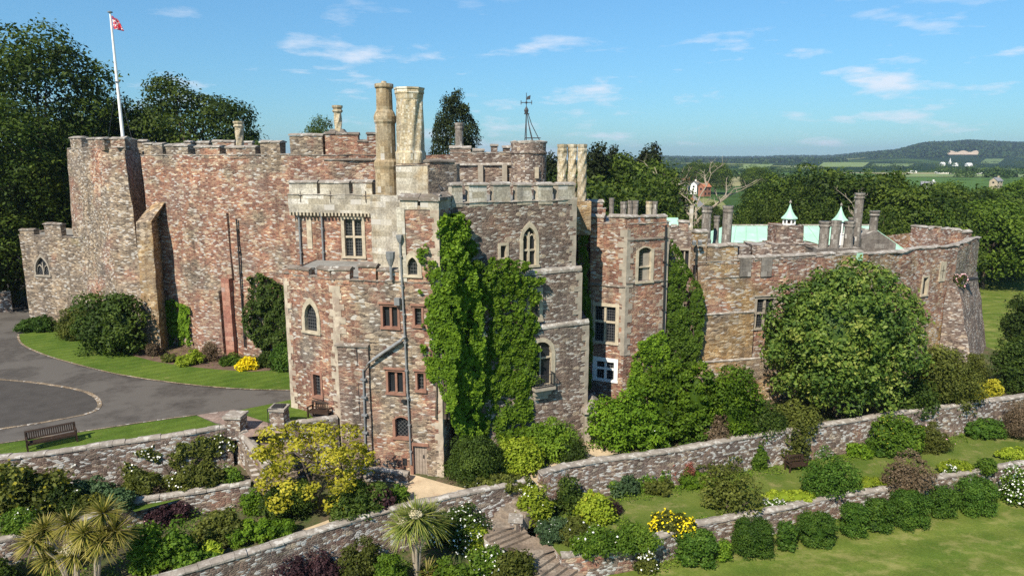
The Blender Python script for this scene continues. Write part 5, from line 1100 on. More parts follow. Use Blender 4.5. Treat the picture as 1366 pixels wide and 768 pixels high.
# bare quarry face, distant white buildings and a church spire on the hill
q0 = on_hill(1264, 206)
if q0:
    mb = MB(); vs = []
    for j in range(4):
        for i in range(13):
            q = on_hill(1263+42*i/12, 207.5-(j/3)*(4.5+1.2*math.sin(i*1.3)))
            q = q or q0; vs.append((q.x, q.y-3, q.z+2.5))
    mb.add(vs, [[j*13+i, j*13+i+1, (j+1)*13+i+1, (j+1)*13+i] for j in range(3) for i in range(12)]); tag(mb.build('quarry_face', ['quarry']), kind='structure')
def farhouse(px, py, wpx, hpx, label, cat='farm building', wall='render', group='pale buildings at the foot of the hill'):
    q = on_hill(px, py)
    if not q: return
    kx = q.y/911; w_, h_ = wpx*kx, hpx*kx; root = empty('farm_building', q); tag(root, label, cat, group); mb = MB()
    mb.abox(q.x-w_/2, q.x+w_/2, q.y-6, q.y+6, q.z-4, q.z+h_*.65); mb.build('wall', [wall], root); mb = MB()
    mb.add([(q.x-w_/2-.5, q.y-6.5, q.z+h_*.62), (q.x+w_/2+.5, q.y-6.5, q.z+h_*.62), (q.x+w_/2, q.y, q.z+h_*1.1), (q.x-w_/2, q.y, q.z+h_*1.1), (q.x-w_/2-.5, q.y+6.5, q.z+h_*.62), (q.x+w_/2+.5, q.y+6.5, q.z+h_*.62)], [[0, 1, 2, 3], [3, 2, 5, 4], [0, 3, 4], [1, 5, 2]]); mb.build('roof', ['slate' if wall != 'render' else 'render'], root)
for a in ((1258, 232, 16, 3.5, 'long pale sheds below the wooded hill'), (1300, 233, 26, 2.5, 'long low pale shed right of the sheds below the hill'), (1327, 232, 8, 4, 'bright white building below the wooded hill'), (1215, 231, 10, 3, 'small pale building at the left foot of the hill'), (1257, 221, 4, 4, 'white cottage left of the far spire'), (1274, 222, 4, 4, 'white cottage right of the far spire'), (1292, 222, 6, 4, 'pale house on the hillside right of the spire'), (1010, 216, 5, 2.5, 'tiny pale farm on the far left slope')): farhouse(*a)
q = on_hill(1267, 219)
if q:
    kx = q.y/911; root = empty('church', q); tag(root, 'tiny pale church spire on the distant hillside', 'church'); mb = MB(); mb.abox(q.x-1.4*kx*.5, q.x+1.4*kx*.5, q.y-4, q.y+4, q.z-3, q.z+3.4*kx); mb.build('tower', ['render'], root); mb = MB(); mb.lathe(q.x, q.y, [(1.3*kx*.75, q.z+3.4*kx), (.1, q.z+8*kx)], 8); mb.build('spire', ['render'], root)
# ================================================================== foliage
def leaf_mesh(name, P, Nn, size, rnd, rng, aspect=.55, up=.35, extra=None):
    """many small diamond leaves; P points, Nn outward directions, rnd colour value of each leaf"""
    n_ = len(P); d = rng.normal(size=(n_, 3)); d /= np.linalg.norm(d, axis=1)[:, None]
    nr = Nn*.75+d*.75+np.array([0, 0, up]); nr /= np.linalg.norm(nr, axis=1)[:, None]
    t = np.cross(nr, rng.normal(size=(n_, 3))); t /= np.linalg.norm(t, axis=1)[:, None]+1e-9; b_ = np.cross(nr, t)
    sz = size*rng.uniform(.65, 1.35, n_)[:, None]; Lh, Wh = t*sz*.5, b_*sz*.5*aspect
    V = np.stack([P-Lh, P+Wh+nr*sz*.08, P+Lh, P-Wh+nr*sz*.08], 1).reshape(-1, 3)
    me = bpy.data.meshes.new(name); nv, nf = 4*n_, n_
    faces = np.arange(nv, dtype=np.int32); rv = rnd
    if extra is not None:
        ev, ef_, er = extra; faces = np.concatenate([faces, ef_.reshape(-1)+nv]).astype(np.int32); V = np.concatenate([V, ev]); rv = np.concatenate([rnd, er]); nv += len(ev); nf += len(ef_)
    me.vertices.add(nv); me.vertices.foreach_set('co', V.astype(np.float32).ravel())
    me.loops.add(len(faces)); me.loops.foreach_set('vertex_index', faces)
    me.polygons.add(nf); me.polygons.foreach_set('loop_start', np.arange(0, 4*nf, 4, dtype=np.int32))
    at = me.attributes.new('rnd', 'FLOAT', 'FACE'); at.data.foreach_set('value', np.clip(rv, 0, 1).astype(np.float32))
    me.update(calc_edges=True); return me
def obj_from(me, mat, name, parent=None, loc=None):
    me.materials.clear(); me.materials.append(M[mat]); o = bpy.data.objects.new(name, me); col.objects.link(o)
    if parent: o.parent = parent
    if loc is not None: o.location = loc
    return o
def core(rx, ry, rz, cz, rng, k=.66):
    """the dense twiggy inside of a bush, so no light shows through"""
    nu, nv = 12, 7; vs = []; 
    for j in range(nv):
        ph = math.pi*j/(nv-1)
        for i in range(nu):
            th = 2*math.pi*i/nu; f = k*rng.uniform(.86, 1.08); vs.append((rx*f*math.sin(ph)*math.cos(th), ry*f*math.sin(ph)*math.sin(th), cz+rz*f*math.cos(ph)))
    fs = [[j*nu+i, j*nu+(i+1) % nu, (j+1)*nu+(i+1) % nu, (j+1)*nu+i] for j in range(nv-1) for i in range(nu)]
    return np.array(vs), np.array(fs, np.int32), np.full(len(fs), .25)
def clumps(rng, rx, ry, rz, cz, nc, cr, n_, lo=-.55, shape='dome', squash=.75):
    """leaf positions on lumpy clumps spread through a crown's volume"""
    kk = np.arange(nc)+.5; zz = lo+(1-lo)*kk/nc; ph = kk*2.39996+rng.uniform(0, 6.28); hh = np.sqrt(np.clip(1-zz*zz, 0, 1))
    d = np.stack([hh*np.cos(ph), hh*np.sin(ph), zz], 1)+rng.normal(size=(nc, 3))*.95/math.sqrt(nc); d /= np.linalg.norm(d, axis=1)[:, None]
    rr = rng.uniform(.55, 1.0, nc)**.6
    if shape == 'box': d = np.sign(d)*np.abs(d)**.55; rr = rng.uniform(.72, .95, nc)
    C = d*np.array([rx, ry, rz])*rr[:, None]
    if shape == 'cone':
        h = rng.uniform(0, 1, nc)**1.25; th = rng.uniform(0, 2*math.pi, nc); rad = (1-h)**.75*rng.uniform(.45, 1, nc)+.05
        C = np.stack([rx*rad*np.cos(th), ry*rad*np.sin(th), rz*(2*h-1)], 1); d = np.stack([np.cos(th), np.sin(th), np.full(nc, .4)], 1)
    C[:, 2] += cz; R_ = cr*rng.uniform(.6, 1.35, nc); tone = rng.uniform(0, 1, nc)
    w_ = R_**2; k = rng.choice(nc, n_, p=w_/w_.sum())
    e = rng.normal(size=(n_, 3)); e += d[k]*.6; e[:, 2] += .25; e /= np.linalg.norm(e, axis=1)[:, None]
    P = C[k]+e*(R_[k]*np.where(rng.uniform(0, 1, n_) < .14, rng.uniform(1.0, 1.4, n_), rng.uniform(.5, 1.08, n_)**.7))[:, None]*np.array([1, 1, squash])
    return P, e, .5*tone[k]+.5*rng.uniform(0, 1, n_), C
def flowers_mesh(rng, P, Nn, n_, size):
    dd = np.linalg.norm((P-P.mean(0))*np.array([1, 1, 1.4]), axis=1)-.25*P[:, 1]+.25*P[:, 2]; top = np.argsort(dd)[-max(n_*2, len(P)//3):]; k = rng.choice(top, n_); return leaf_mesh('blossom', P[k]+Nn[k]*size*.8, Nn[k], size, rng.uniform(0, 1, n_), rng, .9, .6)
seedc = [100]
def bush(px0, px1, yt, yb, z, mat, leaf, label, name='shrub', cat='shrub', group=None, depth=.85, flow=None, dens=1.0, lump=.30, shape='dome', stems=0, aspect=.55, up=.35, core_k=.7, sub=None, flat=False):
    """a bush that fills a box of the photo: px0..px1 wide, yt..yb high, foot at height z"""
    seedc[0] += 1; rng = np.random.default_rng(seedc[0])
    base = at_z((px0+px1)/2, yb, z); zc = base.y*CP+(CAMZ-z)*SP; w_ = (px1-px0)/F*zc; dp = w_*depth
    dirv = Vector((base.x, base.y, 0)).normalized(); c = base+dirv*dp*.42; zt_ = at_y((px0+px1)/2, yt, c.y).z; h = max(.35, zt_-z)
    rx, ry, rz = w_/2, dp/2, h*.56; cz = h*.46
    if name == 'clipped_bush': rx, ry = rx*.86, ry*.9
    cr = lump*min(w_, h, dp*1.3)*.75; rxx, ryy, rzz = max(.05, rx-cr*.55), max(.05, ry-cr*.55), max(.05, rz-cr*.4)
    leaf *= rng.uniform(.85, 1.25); aspect = aspect*rng.uniform(.7, 1.35)
    n_ = int(min(14000, dens*4.6*(w_*h*1.6+w_*dp)/(leaf*leaf*aspect*.5)*.5)); nc = int(max(14, 9/(lump*lump)*.55))
    if shape == 'dome' and name not in ('clipped_bush', 'low_hedge', 'grass_tuft', 'flower_border') and w_ > .9:
        nl = int(rng.integers(4, 7)); parts, cores, off = [], [], 0
        for k in range(nl):
            t = (k+.5)/nl*2-1; ox = t*rx*.62; oy = rng.uniform(-.45, .45)*ry; fw = rng.uniform(.42, .62); fh = rng.uniform(.55, 1.0) if k != nl//2 else 1.0
            lx, ly, lz = rxx*fw, ryy*rng.uniform(.5, .75), rzz*fh; lc = lz*.86
            p_, e_, r_, c_ = clumps(rng, lx, ly, lz, lc, max(8, int(nc*.42)), cr*rng.uniform(.55, .95), int(n_*.30), -.75, 'dome'); p_ = p_+np.array([ox, oy, 0]); c_ = c_+np.array([ox, oy, 0]); parts.append((p_, e_, np.clip(r_*.75+rng.uniform(0, .25), 0, 1), c_))
            if core_k:
                cv, cf, c3 = core(lx, ly, lz, lc, rng, core_k*.92); cores.append((cv+np.array([ox, oy, 0]), cf+off, c3)); off += len(cv)
        P, e, rnd, C = (np.concatenate([q[i] for q in parts]) for i in range(4)); cc_ = tuple(np.concatenate([q[i] for q in cores]) for i in range(3)) if core_k else None
    else:
        P, e, rnd, C = clumps(rng, rxx, ryy, rzz, cz, nc, cr, n_, -.75, 'box' if name == 'clipped_bush' else shape); cc_ = core(rxx, ryy, rzz, cz, rng, core_k) if core_k else None
    keep = P[:, 2] > -.02; P, e, rnd = P[keep], e[keep], rnd[keep]
    me = leaf_mesh(name, P, e, leaf, rnd, rng, aspect, up, cc_)
    multi = flow or stems
    if not multi:
        o = obj_from(me, mat, name, None, (c.x, c.y, z)); tag(o, label, cat, group); return o
    root = empty(name, (c.x, c.y, z)); tag(root, label, cat, group); obj_from(me, mat, 'foliage', root)
    if stems:
        mb = MB()
        for i in range(stems):
            q = C[int(rng.integers(len(C)))]; a_ = rng.uniform(0, 6.28); s0 = Vector((root.location.x+.12*math.cos(a_), root.location.y+.12*math.sin(a_), z-.1)); q_ = Vector((root.location.x+q[0]*.8, root.location.y+q[1]*.8, z+max(q[2], .4)))
            mb.tube([s0, s0*.5+q_*.5+Vector((rng.uniform(-.1, .1), rng.uniform(-.1, .1), .1)), q_], [.05+.012*h, .035+.006*h, .012], 6)
        mb.build('stem', ['bark'], root)
    if flow:
        fm, fn_, fs_ = flow; vis = P[:, 2] > .15*h; obj_from(flowers_mesh(rng, P[vis], e[vis], fn_, fs_), fm, 'blossom', root)
    return root
def wall_plant(fc, poly, leaf, mat, label, name='ivy', cat='climber', thick=.35, dens=1.0, group=None, flow=None, n0=.06, wob=.12, drape=.5, stems=True):
    """a climber spread over a real wall: outline from the photo laid on the wall plane, leaves standing off it"""
    seedc[0] += 1; rng = np.random.default_rng(seedc[0]); U = [fc.uz(*p) for p in poly]; us, zs = [u for u, _ in U], [z_ for _, z_ in U]
    area = abs(sum(U[i][0]*U[(i+1) % len(U)][1]-U[(i+1) % len(U)][0]*U[i][1] for i in range(len(U))))/2; n_ = int(min(26000, dens*3.6*area/(leaf*leaf*.28)))
    q = np.stack([rng.uniform(min(us)-.2, max(us)+.2, n_*3), rng.uniform(min(zs)-.2, max(zs)+.2, n_*3)], 1)
    jx = np.array([noise.noise(Vector((a*1.6, b_*1.6, 4.2))) for a, b_ in q])*wob*2.2; qq = q+np.stack([jx, -jx], 1)
    ins = np.zeros(len(q), bool)
    for i in range(len(U)):
        (x1, y1), (x2, y2) = U[i], U[i-1]
        cond = ((y1 > qq[:, 1]) != (y2 > qq[:, 1])) & (qq[:, 0] < (x2-x1)*(qq[:, 1]-y1)/((y2-y1) if abs(y2-y1) > 1e-9 else 1e-9)+x1); ins ^= cond
    q = q[ins][:n_]; n_ = len(q)
    b1 = np.array([noise.noise(Vector((a*.9, b_*.8, 1.5))) for a, b_ in q]); b2 = np.array([noise.noise(Vector((a*2.6, b_*2.2, 7.5))) for a, b_ in q])
    off = n0+thick*np.clip(.45+.7*b1+.45*b2, .03, 1.4)*rng.uniform(.45, 1.0, n_)
    thin = rng.uniform(0, 1, n_) < np.clip(.55+1.6*b2+.9*b1+.45, .12, 1); q, off, b2 = q[thin], off[thin], b2[thin]; n_ = len(q)
    base = fc.P(0, min(zs)); P = np.stack([fc.a.x+fc.d.x*q[:, 0]+fc.n.x*off-base.x, fc.a.y+fc.d.y*q[:, 0]+fc.n.y*off-base.y, q[:, 1]-base.z], 1)
    nn = np.tile(np.array([fc.n.x, fc.n.y, drape]), (n_, 1)); rnd = np.clip(.5+.45*b2, 0, 1)*.5+.5*rng.uniform(0, 1, n_)
    me = leaf_mesh(name, P, nn, leaf, rnd, rng, .75, .15); root = empty(name, base); tag(root, label, cat, group); obj_from(me, mat, 'foliage', root)
    mb = MB(); cx_ = (min(us)+max(us))/2; rr = random.Random(seedc[0])
    for i in range(5 if stems else 0):
        u_ = cx_+rr.uniform(-.25, .25)*(max(us)-min(us)); pth = [fc.P(u_, min(zs)-.1, .10)]
        for j in range(1, 6): u_ += rr.uniform(-.3, .3); pth.append(fc.P(u_, min(zs)+(max(zs)-min(zs))*.8*j/5, .09))
        mb.tube(pth, [.06, .05, .04, .03, .02, .01], 5)
    if stems: mb.build('stem', ['bark'], root)
    if flow: obj_from(flowers_mesh(rng, P, nn, flow[1], flow[2]), flow[0], 'blossom', root)
    return root
# ---- trees
def limb_tubes(mb, rng, C, z_fork, trunk_top, r0, n_, org=(0, 0, 0)):
    for i in range(n_):
        q = Vector(C[int(rng.integers(len(C)))]); s0 = Vector((0, 0, z_fork+rng.uniform(0, 1)*(trunk_top-z_fork))); mid = s0*.5+q*.5+Vector((rng.uniform(-.5, .5), rng.uniform(-.5, .5), .5))
        mb.tube([s0, mid, q], [r0*.45, r0*.26, r0*.06], 6)
def tree(name, label, H, Rw, mat, leaf, n_, nc, cr, seed, crown_lo=.22, shape='dome', cat='tree', trunk_r=None, lo=-.75, squash=.75, bark='bark', limbs=14, core_k=0):
    rng = np.random.default_rng(seed); root = empty(name, (0, 0, 0)); tag(root, label, cat)
    hz = H*(1-crown_lo)/2; cz = H*crown_lo+hz; P, e, rnd, C = clumps(rng, Rw-cr*.5, Rw-cr*.5, hz-cr*.4, cz, nc, cr, n_, lo, shape, squash)
    obj_from(leaf_mesh('crown', P, e, leaf, rnd, rng, extra=core(Rw, Rw, hz, cz, rng, core_k) if core_k else None), mat, 'crown', root)
    mb = MB(); r0 = trunk_r or H*.022; tt = H*(.62 if shape == 'dome' else .93)
    mb.tube([(0, 0, -1.5), (rng.uniform(-.1, .1), rng.uniform(-.1, .1), H*.15), (rng.uniform(-.4, .4)*(shape == 'dome'), rng.uniform(-.4, .4)*(shape == 'dome'), H*.4), (rng.uniform(-.6, .6)*(shape == 'dome'), rng.uniform(-.6, .6)*(shape == 'dome'), tt)], [r0*1.25, r0, r0*.75, r0*.18], 9)
    limb_tubes(mb, rng, C, H*crown_lo*.9, tt, r0, limbs); mb.build('trunk', [bark], root); return root
def put(root, px, ytop, Y, H, zbase, sw=1.0, rot=0, first=False, label=None, group=None):
    """stand a tree so that its top shows at the photo's row ytop"""
    p = at_y(px, ytop, Y); s = (p.z-zbase)/H
    if first: root.location = (p.x, Y, zbase); root.rotation_euler = (0, 0, rot); root.scale = (s*sw, s*sw, s); o = root
    else: o = dup(root, (p.x, Y, zbase), rot, (s*sw, s*sw, s))
    if label: o['label'] = label
    if group: o['group'] = group
    return o
def bare_tree(name, label, px, ytop, ybot, Y, zbase, seed, spread=.6, depth=5, rad=.026, lf=1.0):
    rr = random.Random(seed); p = at_y(px, ytop, Y); H = p.z-zbase; root = empty(name, (p.x, Y, zbase)); tag(root, label, 'bare tree'); mt, mbr = MB(), MB()
    def limb(a, d, ln, r, k):
        pts, q, dd = [a], a, d
        for s_ in range(5):
            dd = (dd+Vector((rr.uniform(-1, 1), rr.uniform(-1, 1), rr.uniform(-.5, .6)))*.28).normalized(); q = q+dd*ln/5; pts.append(q)
        (mt if k == 0 else mbr).tube(pts, [r, r*.86, r*.7, r*.55, r*.42, r*.22], 7 if k == 0 else 5)
        if k >= depth: return
        for i in range((7, 6, 4, 3, 2)[min(k, 4)]):
            t = rr.uniform(.35, 1.0) if k else rr.uniform(.38, 1.0); q = pts[min(5, max(1, round(t*5)))]; th = rr.uniform(0, 6.28)
            nd = (d*.55+Vector((math.cos(th), math.sin(th), rr.uniform(.0, .5)))*spread*1.3).normalized(); limb(q, nd, ln*lf*rr.uniform(.30, .5), r*(.62-.3*t), k+1)
    limb(Vector((p.x, Y, zbase-.5)), Vector((0, 0, 1)), H*.95, H*rad, 0); mt.build('trunk', ['palebark'], root); mbr.build('branches', ['palebark'], root); return root

# ================================================================== planting
T_br = tree('broadleaf_tree', 'tall dense broadleaf tree in the wood behind the castle', 18, 7.2, 'l_tree', .55, 15000, 120, 1.9, 11, .05)
T_b2 = tree('broadleaf_tree', 'spreading broadleaf tree in the wood behind the castle', 16, 8.2, 'l_tree', .55, 15000, 110, 2.1, 12, .05)
T_lt = tree('light_green_tree', 'lighter green bushy tree at the right of the wood', 14, 7.0, 'l_treelight', .52, 14000, 110, 1.7, 13, .02)
T_cf = tree('conifer_tree', 'narrow dark conifer rising above the wood left of the far street', 20, 4.0, 'l_conifer', .45, 9000, 150, .95, 14, .04, 'cone')
WG = 'trees of the wood behind the castle'
WL = {T_br: 'dense dark broadleaf tree of the wood behind the copper roof and end tower', T_b2: 'spreading broadleaf tree of the wood behind the copper roof and end tower', T_lt: 'lighter green tree of the wood behind the copper roof and end tower'}
used = set()
rt_ = random.Random(5)
def wood(T, px, yt, Y, sw=1.0, label=None, group=WG):
    if not label: yt += rt_.uniform(-5, 13); sw *= rt_.uniform(.78, 1.08)
    o = put(T, px, yt, Y, {T_br: 18, T_b2: 16, T_lt: 14, T_cf: 20}[T], ZL, sw, rt_.uniform(0, 6.28), T not in used, label or WL.get(T), group if not label else None); used.add(T); return o
for a in ((T_br, 1040, 226, 132, .9), (T_b2, 1022, 238, 140, .85), (T_br, 1090, 224, 128, 1.1), (T_b2, 1150, 221, 120, 1.15), (T_br, 1118, 230, 140, 1.1), (T_br, 1190, 224, 124, 1.0), (T_b2, 1210, 246, 112, 1.1), (T_br, 1065, 250, 118, 1.0), (T_b2, 1034, 268, 112, .8), (T_br, 1012, 256, 128, .8), (T_b2, 1045, 285, 104, 1.1), (T_br, 1245, 252, 108, 1.1), (T_b2, 1285, 250, 126, 1.15), (T_br, 1268, 275, 118, 1.0), (T_lt, 1325, 262, 110, 1.2), (T_lt, 1362, 275, 124, 1.1), (T_lt, 1340, 292, 118, 1.0), (T_b2, 1240, 300, 90, 1.0), (T_br, 1304, 300, 125, .95), (T_b2, 1390, 270, 122, 1.2), (T_lt, 1315, 318, 122, .9), (T_br, 1180, 268, 100, .9), (T_br, 1100, 268, 104, 1.0), (T_b2, 1362, 320, 118, .9),
    (T_br, 1225, 238, 170, 1.1), (T_b2, 1262, 240, 200, 1.1), (T_lt, 1372, 240, 190, 1.1), (T_br, 1345, 246, 230, 1.0)): wood(*a)
WG2 = 'trees behind the right wing'
for i, a in enumerate(((T_cf, 797, 193, 104, 1.0), (T_br, 815, 207, 112, .9), (T_cf, 838, 206, 120, .9), (T_br, 848, 214, 110, .95), (T_cf, 868, 194, 122, 1.1), (T_b2, 862, 214, 116, .8), (T_br, 862, 240, 100, 1.0), (T_b2, 812, 240, 96, 1.0), (T_br, 868, 226, 112, .75), (T_lt, 885, 282, 92, .5), (T_cf, 818, 196, 125, .7), (T_b2, 786, 225, 108, 1.0), (T_lt, 1003, 296, 96, .55), (T_cf, 735, 206, 112, .9), (T_lt, 918, 300, 100, .3))):
    T = a[0]; o = wood(*a, label='narrow dark conifer behind the right wing and twisted chimneys' if T is T_cf else ('low light green tree in the gap behind the right wing' if T is T_lt else 'broadleaf tree standing behind the right wing')); o['group'] = WG2
for i, (px, yt, Y, lb) in enumerate(((835, 219, 300, 'dark round tree left of the far street houses'), (956, 216, 420, 'dark round topped tree above the far street'), (930, 214, 440, 'small dark tree on the ridge above the far street'), (1010, 222, 380, 'distant round tree just right of the bare tree'), (948, 270, 170, 'small round tree below the far street houses'))): wood(T_b2 if i % 2 else T_br, px, yt, Y, 1.0, lb)
# left hand trees
T_big = tree('broadleaf_tree', 'towering dark tree at the left edge', 30, 10.0, 'l_tree', .46, 42000, 300, 2.1, 21, .0)
put(T_big, 30, 36, 82, 30, 1.5, .98, .4, True)
put(T_big, -40, 120, 70, 30, 1.5, 1.05, 2.2, label='dark tree cut by the left edge, in front of the towering one')
put(T_big, 88, 150, 88, 30, 1.5, .85, 4.1, label='dark tree filling the gap between the towering tree and the bastion')
put(T_big, -5, 230, 71, 30, 1.5, .9, 1.1, label='low shaded tree behind the low wing at the left edge')
T_ash = tree('broadleaf_tree', 'wide feathery tree behind the keep, right of the flagpole', 24, 9.5, 'l_tree', .42, 26000, 130, 2.0, 22, .2, limbs=22)
put(T_ash, 244, 99, 92, 24, 1.0, .92, .3, True)
put(T_ash, 190, 140, 96, 24, 1.0, .8, 2.0, label='shorter tree behind the keep just right of the flagpole base')
put(T_ash, 122, 138, 98, 24, 1.0, .65, 3.4, label='thin feathery tree between the bastion and the towering tree')
put(T_ash, 318, 165, 90, 24, 1.0, .55, 5.0, label='low tree end behind the small twisted chimney on the keep')
put(T_ash, 425, 152, 110, 24, 1.0, .42, 4.4, label='small leafy tree top beside the lone twisted chimney')
T_sq = tree('giant_conifer', 'broad dark conifer rising behind the inner range', 30, 5.6, 'l_conifer', .42, 34000, 330, 1.25, 23, .02, 'dome', squash=.8, lo=-.95)
put(T_sq, 606, 116, 96, 30, 0, .72, .5, True)
# bare trees
bare_tree('bare_tree', 'large pale dead tree standing in front of the far street houses', 955, 214, 300, 105, ZL, 3, .62, 3)
bare_tree('bare_tree', 'grey leafless tree behind the tallest grey chimney', 1172, 252, 310, 100, ZL, 12, .42, 3, .013, .5)
# far woods and hedgerow trees that read as one mass
rng = np.random.default_rng(77); Pl, Nl, Rl = [], [], []
spots = []
for i in range(1500):
    Y = 330*(9**rng.uniform(0, 1)); px = rng.uniform(770, 1500) if rng.uniform() < .8 else rng.uniform(-100, 770)
    X = (px-683)*Y/927; 
    q = noise.noise(Vector((X*.006, Y*.0035, 2.0)))
    if q < .10: continue
    if 890 < px < 990 and Y < 640: continue
    spots.append((X, Y))
for (X, Y) in spots:
    g_ = (hill_h(X, Y) if Y > 640 else ZL); g_ = max(g_, ZL); r = rng.uniform(5, 9)*(1+Y/4000); h = rng.uniform(8, 13) if Y > 260 else rng.uniform(6, 10); k = 130 if Y < 900 else 60
    e = rng.normal(size=(k, 3)); e[:, 2] = np.abs(e[:, 2])*.9-.1; e /= np.linalg.norm(e, axis=1)[:, None]
    Pl.append(np.array([X, Y, g_+h*.45])+e*np.array([r, r, h*.55])*rng.uniform(.75, 1.05, (k, 1))); Nl.append(e); Rl.append(.6*rng.uniform()+.4*rng.uniform(0, 1, k))
P = np.concatenate(Pl); o = obj_from(leaf_mesh('woodland', P, np.concatenate(Nl), 2.1, np.concatenate(Rl), rng, .8), 'l_wood', 'woodland'); tag(o, 'distant woods and hedgerow trees', None, None, 'stuff')
# ---- wood on the hill
rng = np.random.default_rng(78); Pl, Nl, Rl = [], [], []
for i in range(7000):
    Y = rng.uniform(2300, 4900); px = rng.uniform(880, 1500); X = (px-683)*Y/927; hz = hill_h(X, Y)
    if hz < 24 and noise.noise(Vector((X*.0028, Y*.0022, 9))) < .05: continue
    pp = CAMZ+0
    if 1000 < px < 1500:
        v_y = 213-927*(hz+6-CAMZ)/Y
        if 1261 < px < 1307 and 199 < v_y < 210: continue
        if 1306 < px < 1328 and 208 < v_y < 218: continue
    k = 14; r = rng.uniform(10, 17); h = rng.uniform(9, 15); e = rng.normal(size=(k, 3)); e[:, 2] = np.abs(e[:, 2]); e /= np.linalg.norm(e, axis=1)[:, None]
    Pl.append(np.array([X, Y, hz+1])+e*np.array([r, r, h])); Nl.append(e); Rl.append(.6*rng.uniform()+.4*rng.uniform(0, 1, k))
o = obj_from(leaf_mesh('hill_wood', np.concatenate(Pl), np.concatenate(Nl), 9.5, np.concatenate(Rl), rng, .85), 'l_hillwood', 'hill_wood'); tag(o, 'woods covering the distant hill', None, None, 'stuff')

# ---- climbers on the castle
wall_plant(m2f[0], [(598, 352), (601, 300), (592, 292), (606, 283), (622, 290), (629, 320), (623, 348), (640, 352), (660, 343), (688, 345), (706, 352), (719, 368), (716, 395), (709, 412), (716, 445), (712, 470), (714, 500), (714, 540), (700, 572), (676, 588), (640, 600), (622, 596), (603, 560), (598, 480)], .21, 'l_ivy', 'great bright green creeper covering the main tower front', thick=.5, n0=.25, wob=.3, dens=.95)
wall_plant(ef[1], [(562, 335), (569, 322), (575, 338), (579, 356), (592, 345), (606, 345), (612, 420), (612, 540), (604, 556), (588, 522), (572, 500), (567, 470), (575, 450), (566, 412), (574, 380), (566, 356)], .20, 'l_ivy', 'creeper edge climbing the corner right of the narrow windows', thick=.35, n0=.1, wob=.3, dens=.85)
wall_plant(Face((4.0, 46.4), (5.3, 46.4)), [(769, 292), (776, 286), (781, 310), (784, 345), (784, 380), (790, 440), (791, 480), (786, 520), (775, 520), (776, 440), (772, 380), (771, 330)], .17, 'l_mid', 'narrow creeper strip between main tower and right wing', thick=.3)
wall_plant(Face(at_y(882, 400, 47.9).xy, at_y(942, 400, 48.5).xy), [(888, 330), (893, 318), (903, 330), (912, 350), (926, 372), (936, 385), (939, 420), (934, 455), (928, 490), (900, 520), (880, 510), (868, 470), (872, 452), (886, 440), (889, 380)], .19, 'l_mid', 'dark ivy filling the recess right of the wing', thick=.5)
wall_plant(kf[1], [(333, 372), (344, 362), (362, 368), (392, 385), (400, 470), (372, 494), (352, 470), (333, 430)], .19, 'l_dark', 'dark leafy climber on the keep wall beside the entrance tower', thick=1.1)
wall_plant(kf[0], [(208, 425), (216, 405), (228, 398), (244, 404), (256, 412), (254, 440), (258, 458), (236, 462), (222, 470), (207, 462)], .20, 'l_ivy', 'patchy bright ivy on the keep wall beside the ochre buttress', thick=.4)
wall_plant(Face(Dl[-3], Dl[-1]), [(176, 603), (205, 590), (240, 590), (275, 580), (308, 573), (313, 596), (280, 615), (240, 625), (205, 612)], .16, 'l_olive', 'straggling climber with pale roses on the tall retaining wall', thick=.35, flow=('l_white', 30, 0.115), dens=.6)
wall_plant(Face(Dl[-5], Dl[-2]), [(92, 625), (112, 610), (136, 605), (160, 612), (185, 620), (182, 642), (140, 650), (105, 645)], .16, 'l_olive', 'sparse rose bush against the wall behind the long bench', thick=.4, flow=('l_white', 17, 0.115), dens=.5)

wall_plant(Face((-4.0, 36.55), (-.9, 38.7)), [(588, 300), (596, 287), (612, 284), (624, 295), (627, 325), (622, 345), (636, 362), (648, 420), (645, 520), (640, 590), (618, 598), (602, 560), (592, 520), (588, 400)], .21, 'l_ivy', 'creeper mass filling the inner corner between stair block and main tower', thick=.5, n0=-.25, wob=.2, dens=1.2, stems=False)
# ---- shrubs: (left, right, top, bottom in the photo, foot height, leaf material, leaf size, label, options)
B = bush
S = dict
B(103, 207, 384, 478, ZD, 'l_dark', .22, 'big dark rhododendron against the keep by the buttress', 'rhododendron', lump=.26, depth=.75, stems=4)
B(84, 130, 402, 455, ZD, 'l_olive', .18, 'reddish olive bush left of the big rhododendron')
B(29, 80, 417, 444, ZD, 'l_hedge', .14, 'rounded green bush below the low wing', depth=.7)
B(76, 104, 427, 445, ZD, 'l_mid', .14, 'smaller round bush beside the bush below the low wing')
B(196, 214, 458, 476, ZD, 'l_brown', .13, 'bronze tuft at the foot of the buttress', 'grass_tuft')
B(234, 271, 466, 490, ZD, 'l_lime', .13, 'lime green rounded bush in the keep bed')
B(270, 297, 448, 484, ZD, 'l_brown', .12, 'thin grey brown twiggy shrub in the keep bed', dens=.4, core_k=0, stems=6)
B(294, 324, 469, 490, ZD, 'l_mid', .13, 'mid green round bush left of the yellow one in the keep bed')
B(317, 342, 473, 496, ZD, 'l_gold', .13, 'bright yellow bush in the keep bed', 'golden_bush')
B(341, 368, 466, 492, ZD, 'l_dark', .13, 'dark low bush right of the yellow one in the keep bed')
B(362, 398, 452, 498, ZD, 'l_hedge', .15, 'green shrub squeezed against the entrance tower side')
B(216, 240, 470, 484, ZD, 'l_olive', .11, 'low olive plant left of the lime bush in the keep bed')
